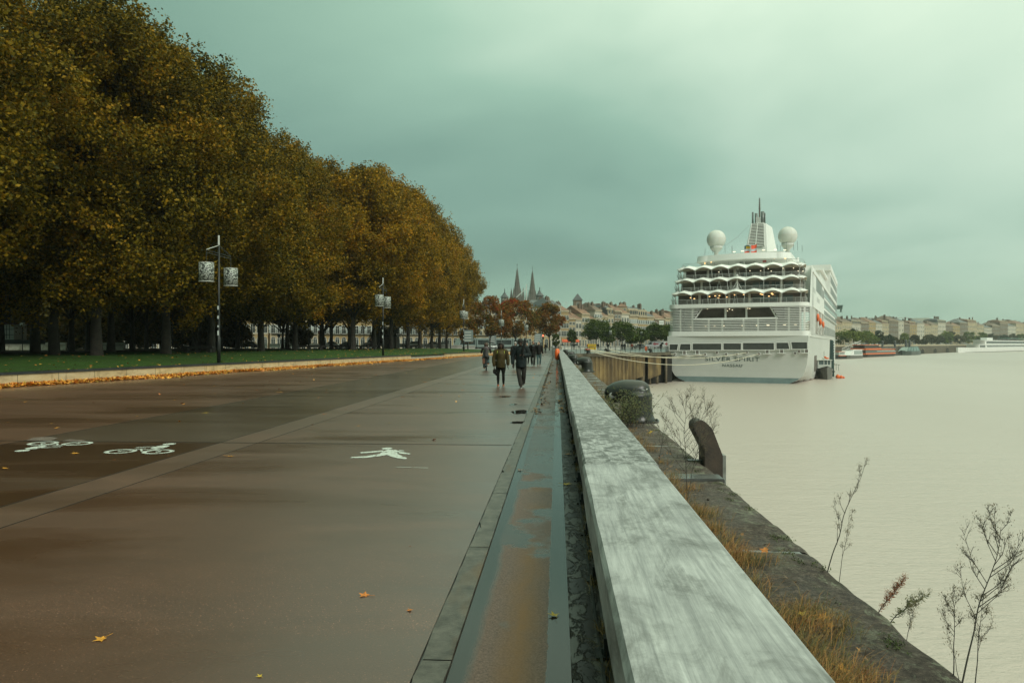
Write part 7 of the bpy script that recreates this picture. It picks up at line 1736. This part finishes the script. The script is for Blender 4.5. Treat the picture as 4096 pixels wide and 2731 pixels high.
# ================= leaves, grass, weeds =================
def islandmat(name,cols,rough=.6,wscale=None,trans=0):
    m,nt,b=nmat(name); g=N(nt,'ShaderNodeNewGeometry'); f=g.outputs['Random Per Island']
    if wscale: f=mth(nt,'ADD',mth(nt,'MULTIPLY',f,.6),mth(nt,'MULTIPLY',ramp(nt,noise(nt,wcoords(nt),wscale,3,.6),[(.35,g3(0)),(.65,g3(1))]),.4))
    n=len(cols); c=ramp(nt,f,[(i/(n-1),cc) for i,cc in enumerate(cols)]); nt.links.new(c,b.inputs['Base Color']); b.inputs['Roughness'].default_value=rough
    return m
ML_fall=islandmat('fallen_leaf_mix',[(.22,.06,.012),(.50,.16,.02),(.75,.30,.03),(.80,.42,.06),(.60,.21,.025),(.30,.24,.04),(.45,.12,.02)],.55)
LEAF=[]
for k in range(10):
    a=PI/2+2*PI*k/10; r_=(1.0 if k in (0,) else .92 if k in (2,8) else .70 if k in (4,6) else .42) if k%2==0 else .40
    LEAF.append((r_*math.cos(a),r_*math.sin(a)))
def leafcloud(name,pts,sizes,flat_,mat,seed=0):
    r=np.random.default_rng(seed); n=len(pts); L=np.array(LEAF); k=len(L)
    a=r.uniform(0,2*PI,n); tx=r.normal(0,flat_,n); ty=r.normal(0,flat_,n)
    x=L[None,:,0]*np.cos(a)[:,None]-L[None,:,1]*np.sin(a)[:,None]; y=L[None,:,0]*np.sin(a)[:,None]+L[None,:,1]*np.cos(a)[:,None]
    z=x*tx[:,None]+y*ty[:,None]+(x*x+y*y)*r.uniform(-.1,.35,n)[:,None]
    s=(sizes*.5)[:,None]; V=np.stack([pts[:,0:1]+x*s,pts[:,1:2]+y*s,pts[:,2:3]+np.maximum(z*s,-pts[:,2:3]*0-.01)+.006],2).reshape(-1,3)
    return npmesh(name,V,np.arange(n*k).reshape(n,k),mat)
r=np.random.default_rng(4)
pts=[]
def drift(a,b_,n,wd,hh):
    t=r.random(n); dn=(b_-a).normalized(); nx,ny=dn.y,-dn.x
    amp=.55+.45*np.sin(t*(b_-a).length*.9+1)*np.sin(t*(b_-a).length*.37)
    off=np.abs(r.normal(0,1,n))*wd*.5*amp+.02; x=a.x+(b_.x-a.x)*t+nx*off; y=a.y+(b_.y-a.y)*t+ny*off
    z=np.maximum(0,hh*(1-off/(wd*.9)))*r.random(n); pts.append(np.c_[x,y,z])
drift(WL1[0]+(WL1[1]-WL1[0])*.2,WL1[1],30000,.75,.13)
drift(WL1[1],WL2[0],4500,1.0,.10)
for a,b_ in zip(WL2,WL2[1:]): drift(a,b_,4500,.8,.08)
q=np.concatenate(pts); o=link('leaf_drift',leafcloud('leaf_drift',q,r.uniform(.10,.2,len(q)),.45,ML_fall,1)); tag(o,'drift of orange and yellow plane leaves heaped along the foot of the low wall','leaf litter',None,'stuff')
n=700; y=r.uniform(22,100,n); s=r.random(n)**1.6*14; x=np.array([xw(a) for a in y])-s-.5; z=np.array([gz(a,b) for a,b in zip(x,y)]); q=np.c_[x,y,z+.02]
o=link('lawn_leaves',leafcloud('lawn_leaves',q,r.uniform(.12,.2,n),.3,ML_fall,2)); tag(o,'sparse fallen leaves lying on the lawn grass','leaf litter',None,'stuff')
n=900; y=10+r.random(n)**.8*75; x=-.8-r.random(n)**1.0*14; x=np.maximum(x,np.array([xw(a) for a in y])+.4); q=np.c_[x,y,np.full(n,.006)]; w_=r.random(n)<np.where(x<-9,.6,.16); q=q[w_]
o=link('scattered_leaf_bits',leafcloud('scattered_leaf_bits',q,r.uniform(.05,.14,len(q)),.2,ML_fall,3)); tag(o,'small leaf scraps strewn thinly over the distant wet paving','leaf litter',None,'stuff')
n=1900; y=16+r.random(n)*50; x=np.where(r.random(n)<.55,-.42+r.normal(0,.06,n)+.10*np.sin(y*1.3),.10+r.normal(0,.06,n)); q=np.c_[x,y,r.random(n)*.02]; q=q[(np.sin(y*1.9)+np.sin(y*.7)>-.2)]
ML_dull=islandmat('rotten_leaf_mix',[(.04,.02,.008),(.10,.045,.012),(.20,.08,.015),(.35,.16,.02),(.05,.03,.01)],.4)
o=link('gutter_leaves',leafcloud('gutter_leaves',q,r.uniform(.04,.13,len(q)),.3,ML_dull,5)); tag(o,'brown rotting leaves clogging the far part of the gutter','leaf litter',None,'stuff')
# single fallen leaves one can point to
def leafmesh(seed):
    rr=random.Random(seed); m_=MB(); pts=[];
    for k,(x,y) in enumerate(LEAF): f=rr.uniform(.85,1.15); pts.append((x*f*.5,y*f*.5,.02+.10*(x*x+y*y)*rr.uniform(.0,1.3)))
    m_.add([(0,0,.03)]+pts,[(0,1+k,1+(k+1)%10) for k in range(10)]); m_.beam((0,-.05,.03),(.04,-.75,.10),.02); return m_
LMs=[]
for s_,c in enumerate([(.62,.27,.02),(.58,.18,.02),(.55,.36,.03),(.30,.09,.02)]): LMs.append(leafmesh(s_).mesh('fallen_leaf',[simple('leaf_tint_%d'%s_,c,.5,tuple(x*.6 for x in c),3)]))
GLf='single fallen plane leaves on the ground'
SL=[(101,639,.085,0,'curled yellow-orange leaf alone near the bottom left of the promenade'),(364.5,595,.095,1,'orange leaf lying alone in the lower middle of the promenade'),(409.5,610,.055,1,'small orange leaf close to the kerb in the foreground'),(553.6,614.8,.085,2,'yellow leaf at the edge of the gutter puddle in the foreground'),(259.5,589*0+687*0+676,.04,2,'tiny yellow-green leaf at the bottom edge of the promenade'),
(230,456,.13,0,'orange and yellow leaf left of the walking figure marking'),(75,453.2,.15,0,'double orange leaf between the two bicycle symbols'),(114,459.5,.08,3,'small brown leaf in front of the right bicycle symbol'),(5,468,.10,0,'orange leaf at the left edge on the dark lane'),(169,455.5,.06,3,'brown leaf scrap right of the bicycle symbols'),
(568,454,.13,0,'orange leaf on the black drain strip, upper one'),(519.7,469.5,.10,1,'salmon leaf in the left side of the gutter'),(566.5,484,.13,2,'dull green-yellow leaf across the drain strip'),(592,551.6,.08,0,'orange leaf caught beside the rail foot'),(410,546,.03,3,'tiny reddish leaf scrap on the pale promenade'),(524,474.5,.05,3,'tiny red scrap in the gutter water'),
(280.8,391.8,.19,0,'yellow leaf on the far left of the outer lane'),(326,392,.12,1,'reddish leaf on the bicycle lane beyond the symbols'),(358,392,.11,2,'pale yellow leaf in the middle of the wet lane'),(370,384,.16,0,'orange leaf farther along the wet lane'),(425,381.8,.22,1,'brown leaf on the band beside the promenade'),(447.4,384,.17,0,'orange leaf on the promenade left of the walkers'),(463.5,384,.15,0,'second orange leaf on the promenade left of the walkers'),(462.5,390,.15,1,'reddish leaf just below the pair of orange leaves'),(402.4,396.6,.15,1,'reddish leaf by the paving joint'),(239,387,.13,2,'yellow leaf near the leaf drift'),(313.8,380,.14,3,'brown leaf on the outer lane near the drift'),(206,412.5,.12,2,'tiny yellow leaf at the start of the wet lane'),(324,414,.10,1,'orange leaf where the wet lane meets the band'),(493,388,.09,1,'small reddish leaf at the feet of the olive-coated walker'),(512,392,.09,3,'small red leaf right of the walker in orange shoes'),(483,393,.07,3,'tiny dark red scrap below the walking pair')]
for u,v,s_,k,lab in SL:
    if v>681: continue
    p=G(u,v,0); o=link('fallen_leaf',LMs[k],None,(p.x,p.y,.004)); o.scale=(s_,s_,s_*.8); o.rotation_euler=(rnd.uniform(-.1,.1),rnd.uniform(-.1,.1),rnd.uniform(0,6)); tag(o,lab,'leaf',GLf)
QL=[(764.8,551.5,.10,1,'bright orange curled leaf in the dry grass on the quay stone'),(822.6,619,.09,0,'orange leaf with pale back in the grass near the foreground'),(802,615.5,.08,2,'golden leaf in the grass left of the pale-backed one'),(842,671,.085,0,'big orange leaf at the bottom beside the rail'),(876,677,.05,2,'small yellow leaf at the bottom of the quay stone'),(871,652,.05,3,'reddish leaf in the dark gap of the quay stones'),(650.8,432.5,.13,2,'yellow leaf on the stone behind the bollard weeds'),(629.6,426,.13,0,'yellow-orange leaf at the foot of the big bollard'),(661,457.6,.14,1,'salmon leaf in the puddle on the steel channel'),(826,661,.05,3,'pinkish leaf half under the grass near the rail')]
for u,v,s_,k,lab in QL:
    p=G(u,v,0.01); o=link('fallen_leaf',LMs[k],None,(p.x,p.y,.025)); o.scale=(s_,s_,s_); o.rotation_euler=(rnd.uniform(-.5,.5),rnd.uniform(-.5,.5),rnd.uniform(0,6)); tag(o,lab,'leaf',GLf)
# dry grass along the river side of the rail
def blades(name,pts,ln,wd,mat,seed,lean=(0,0),spread=.55):
    r=np.random.default_rng(seed); n=len(pts); a=r.uniform(0,2*PI,n); L=ln*r.uniform(.5,1.3,n); sp=np.abs(r.normal(0,spread,n))
    dx=np.cos(a)*sp+lean[0]; dy=np.sin(a)*sp+lean[1]; nrm=np.sqrt(dx**2+dy**2+1); dx/=nrm;dy/=nrm;dz=1/nrm
    w=wd*r.uniform(.6,1.3,n); px,py=-np.sin(a),np.cos(a); V=[]
    b=pts; m=b+np.c_[dx,dy,dz]*(L*.55)[:,None]; e=b+np.c_[dx*1.5,dy*1.5,dz*.72]*L[:,None]; o_=np.c_[px,py,np.zeros(n)]
    V=np.stack([b-o_*w[:,None],b+o_*w[:,None],m+o_*w[:,None]*.7,m-o_*w[:,None]*.7,e+o_*w[:,None]*.12,e-o_*w[:,None]*.12],1).reshape(-1,3)
    k=np.arange(n)[:,None]*6; Fq=np.concatenate([k+np.array([[0,1,2,3]]),k+np.array([[3,2,4,5]])])
    return npmesh(name,V,Fq,mat)
MG=islandmat('dry_grass',[(.03,.045,.010),(.06,.075,.015),(.14,.10,.025),(.05,.03,.015),(.38,.17,.03),(.09,.10,.02),(.42,.22,.06),(.26,.08,.02),(.03,.02,.01)],.7,2.2)
MGg=islandmat('green_weed',[(.02,.03,.008),(.045,.06,.012),(.08,.09,.02),(.10,.08,.02)],.7)
r=np.random.default_rng(9); P_=[]
yy_=np.concatenate([r.uniform(2.2,6.5,120),r.uniform(6,14,60),r.uniform(14,60,90)])
for y in yy_:
    k=mn.noise(Vector((y*1.1,3,0))); 
    if k<-.02 and r.random()<.85: continue
    n=int(r.integers(40,110)*(1.8 if y<5 else 1)); cx_=1.22+abs(r.normal(0,.12))*(1.35 if y<5 else 1.0); 
    if cx_>1.72: continue
    P_.append(np.c_[cx_+r.normal(0,.055,n),y+r.normal(0,.08 if y<14 else .3,n),np.full(n,.0)])
q=np.concatenate(P_); q[:,0]=np.maximum(q[:,0],.60)
o=link('dry_grass',blades('dry_grass',q,.13,.0013,MG,3,(.30,.10),.9)); tag(o,'dry orange and green grass growing along the river side of the rail','grass',None,'stuff')
q=[]
for y in np.concatenate([r.uniform(1.6,12,26),r.uniform(12,60,50)]):
    n=40; q.append(np.c_[.27+r.normal(0,.025,n),y+r.normal(0,.05,n),np.zeros(n)])
q=np.concatenate(q); o=link('gap_weeds',blades('gap_weeds',q,.09,.002,islandmat('gap_weed',[(.04,.06,.01),(.12,.10,.02),(.25,.14,.03),(.05,.03,.01)],.7),5,(-.2,0),.9)); tag(o,'small tufts of weeds in the gap between drain and rail plinth','weeds',None,'stuff')
# moss cushions on stone edge
q=[]
for k in range(34):
    y=r.uniform(2,14); x=EX-.08-abs(r.normal(0,.12)); n=60; q.append(np.c_[x+r.normal(0,.03,n),y+r.normal(0,.06,n),np.full(n,-.004)])
q=np.concatenate(q); o=link('moss',blades('moss',q,.018,.004,islandmat('moss_green',[(.02,.035,.008),(.05,.07,.015),(.09,.10,.03)],.9),6,(0,0),1.0)); tag(o,'low moss cushions on the outer edge of the quay stones','moss',None,'stuff')
# tall thin weeds

M_st=simple('weed_stem',(.055,.05,.04),.8,(.03,.03,.025),4); M_sd=islandmat('weed_seed',[(.05,.045,.02),(.10,.085,.035),(.14,.10,.05)],.8); M_sr=islandmat('weed_red',[(.16,.05,.02),(.24,.08,.03),(.10,.06,.02)],.8); M_sg=islandmat('weed_leaf',[(.04,.055,.012),(.08,.09,.02),(.12,.10,.03)],.7)
def weed(name,label,base,top,seed,nb=9,br=.30,start=.35,seeds=True,rad=.004,mat_t=None,sub=5,lean_br=.9,leafy=False,group='tall wild weeds on the quay edge'):
    rr=random.Random(seed); base=Vector(base); top=Vector(top); t=thing(name,label,'weed',base,0,group)
    ax=top-base; L=ax.length; st=MB(); tips=[]
    main=[ax*(k/6)+Vector((rr.uniform(-1,1),rr.uniform(-1,1),0))*L*.012*k/3 for k in range(7)]; main[0]=Vector((0,0,-.02)); st.tube(catmull(main,3),list(np.linspace(rad,rad*.25,19)),5)
    def at_(s): 
        i=min(5,int(s*6)); return main[i].lerp(main[i+1],s*6-i)
    for k in range(nb):
        s=start+(1-start)*(k+.3)/nb; p=at_(s); a=rr.uniform(0,2*PI); bl=br*L*(1.15-s*.75)*rr.uniform(.7,1.2)
        d=(Vector((math.cos(a),math.sin(a),0))*lean_br+ax.normalized()*1.1).normalized()
        q1_=p+d*bl*.5; q2_=p+(d+Vector((0,0,.35))).normalized()*bl; st.tube([p,q1_,q2_],[rad*.5,rad*.35,rad*.15],4,cap=False); tips.append(q2_)
        for j in range(sub):
            f=rr.uniform(.3,.98); p2=p.lerp(q1_,f*2) if f<.5 else q1_.lerp(q2_,f*2-1); a2=rr.uniform(0,2*PI); d2=(d*.8+Vector((math.cos(a2),math.sin(a2),rr.uniform(0,.9)))*.8).normalized(); e=p2+d2*bl*rr.uniform(.14,.34); st.tube([p2,p2.lerp(e,.5)+Vector((0,0,.004)),e],[rad*.3,rad*.22,rad*.12],3,cap=False); tips.append(e)
            for w in range(2):
                e2=p2.lerp(e,rr.uniform(.4,.9))+Vector((rr.uniform(-1,1),rr.uniform(-1,1),rr.uniform(.2,1.2)))*bl*.07; st.tube([p2.lerp(e,.5),e2],[rad*.2,rad*.1],3,cap=False); tips.append(e2)
    st.build('stem',M_st,t)
    sd=MB(); 
    for p in tips:
        for w in range(3 if seeds else 0):
            q_=p+Vector((rr.gauss(0,1),rr.gauss(0,1),rr.gauss(0,1)))*.009; d=Vector((rr.gauss(0,.5),rr.gauss(0,.5),1)).normalized()*rr.uniform(.007,.014); o_=d.orthogonal().normalized()*.0022
            sd.add([q_-o_,q_+d*.5+o_,q_+d,q_+d*.4-o_*1.5],[(0,1,2,3)])
    if leafy:
        for k in range(140):
            p=at_(rr.random())*1.0 if rr.random()<.3 else rr.choice(tips).lerp(at_(rr.uniform(.1,.9)),rr.random()); d=Vector((rr.gauss(0,1),rr.gauss(0,1),rr.gauss(.3,.7))).normalized()*rr.uniform(.015,.035); o_=d.orthogonal().normalized()*.003; sd.add([p,p+d*.5+o_,p+d,p+d*.5-o_],[(0,1,2,3)])
    if sd.f: sd.build('seed_heads',mat_t or M_sd,t)
    return t
def pz(u,v,d): return P(u,d,CAMH-(v-HV)*d/F)
weed('tall_weed','tall wispy green-grey weed growing beside the rail in front of the bent steel guard',pz(687,499,7.65),pz(684,400,7.7),1,15,.44,.25,rad=.005,sub=8)
weed('tall_weed','second stem of the wispy weed leaning right over the steel guard',pz(687,499,7.62),pz(706,405,7.75),21,13,.46,.3,rad=.004,sub=8)
weed('tall_weed','small faint weed left of the bent steel guard',pz(658.6,464,9.8),pz(667,410,9.85),2,10,.42,.2,rad=.003,sub=5)
weed('tall_weed','bare slanting weed with few twigs rising over the wall edge above the water',pz(826.5,572,5.30),pz(864,460,5.35),3,9,.24,.25,rad=.0045,sub=4,seeds=True)
weed('tall_weed','short thin weed right beside the bare slanting one',pz(839,580,5.3),pz(850,511,5.35),4,7,.22,.3,rad=.0025,sub=4)
weed('tall_weed','big branching dry weed at the bottom right corner, tallest there',pz(961,684,3.55),pz(1000,526,3.6),5,16,.40,.40,rad=.0045,sub=9)
weed('tall_weed','dense bushy-topped dry stem left of the tallest corner weed',pz(953.5,674,3.62),pz(956,594,3.65),6,9,.34,.45,rad=.003,sub=7)
weed('tall_weed','dark crooked stem right of the tallest corner weed',pz(974,690,3.55),pz(984,598,3.6),7,9,.30,.4,rad=.003,sub=7)
weed('tall_weed','low bare twig leaning left of the corner weeds',pz(962,690,3.6),pz(947,628,3.62),8,4,.14,.5,rad=.002,sub=2)
weed('low_weed','feathery rust-red weed spray over the stone edge',pz(877,612,4.45),pz(906,578,4.5),9,14,.22,.1,rad=.003,mat_t=M_sr,sub=4,leafy=True,lean_br=.6)
weed('low_weed','green and brown weed spray right of the rust-red one',pz(890,619,4.42),pz(926,594,4.5),10,14,.25,.1,rad=.003,mat_t=M_sg,sub=4,leafy=True,lean_br=.7)
weed('low_weed','thin pale weed hanging below the green and brown spray',pz(906,640,4.3),pz(915,603,4.35),11,9,.28,.2,rad=.002,sub=4)
# bushy weed in front of the big bollard
t=thing('bushy_weed','bushy green weed covering the foot of the nearest big bollard','weed',(1.28,14.3,0),0,'tall wild weeds on the quay edge')
rr=random.Random(31); st=MB(); lf=MB()
for k in range(80):
    a=rr.uniform(0,2*PI); R_=rr.random()**.6; b0=Vector((rr.gauss(-.05,.16),rr.gauss(0,.14),0)); e=b0+Vector((math.cos(a)*.42*R_,math.sin(a)*.30*R_,rr.uniform(.3,.66))); mid=b0.lerp(e,.5)+Vector((0,0,.06)); st.tube([b0,mid,e],[.004,.003,.001],3,cap=False)
    for j in range(34):
        s=rr.uniform(.15,1.05); p=(b0.lerp(mid,s*2) if s<.5 else mid.lerp(e,s*2-1))+Vector((rr.gauss(0,.028),rr.gauss(0,.028),rr.gauss(0,.02))); d=Vector((rr.gauss(0,1),rr.gauss(0,1),rr.gauss(.3,.8))).normalized()*rr.uniform(.02,.045); o_=d.orthogonal().normalized()*.006; lf.add([p,p+d*.5+o_,p+d,p+d*.5-o_],[(0,1,2,3)])
st.build('stems',M_st,t); lf.build('foliage',MGg,t); t.scale=(1.45,1.3,1.15)
for i,(x,y,s_) in enumerate([(1.25,40.5,.5),(.95,55,.45),(1.0,18.3,.5),(.85,25,.4)]):
    copyt(t,(x,y,0),i*1.1,['small green weed clump at the foot of the glossy bollard','small weed clump near the round-headed bollard','low weed clump on the stones just beyond the big bollard','low weed clump between the two nearest bollards'][i],(s_,s_,s_))
bpy.data.scenes.remove(TS)

r=np.random.default_rng(77); n=120; q=np.c_[1.38+np.abs(r.normal(0,.16,n)),2.2+r.random(n)**1.4*14,.01+r.random(n)*.03]; q=q[q[:,0]<1.9]
o=link('ledge_litter',leafcloud('ledge_litter',q,r.uniform(.02,.055,len(q)),.5,ML_dull,8)); tag(o,'small crumbled leaves caught among the grass on the quay stones','leaf litter',None,'stuff')
hz=MB(); hz.box(-420,1400,-25,1500,WZ-1.2,112); mh=bpy.data.materials.new('haze_air'); mh.use_nodes=True; nt=mh.node_tree; nt.nodes.clear(); om=N(nt,'ShaderNodeOutputMaterial'); pv=N(nt,'ShaderNodeVolumePrincipled'); pv.inputs['Color'].default_value=(.80,.86,.82,1); pv.inputs['Density'].default_value=.00022; pv.inputs['Anisotropy'].default_value=.3; nt.links.new(pv.outputs[0],om.inputs['Volume'])
o=hz.build('haze',mh); tag(o,'thin damp haze over the river and the town','haze',None,'stuff')
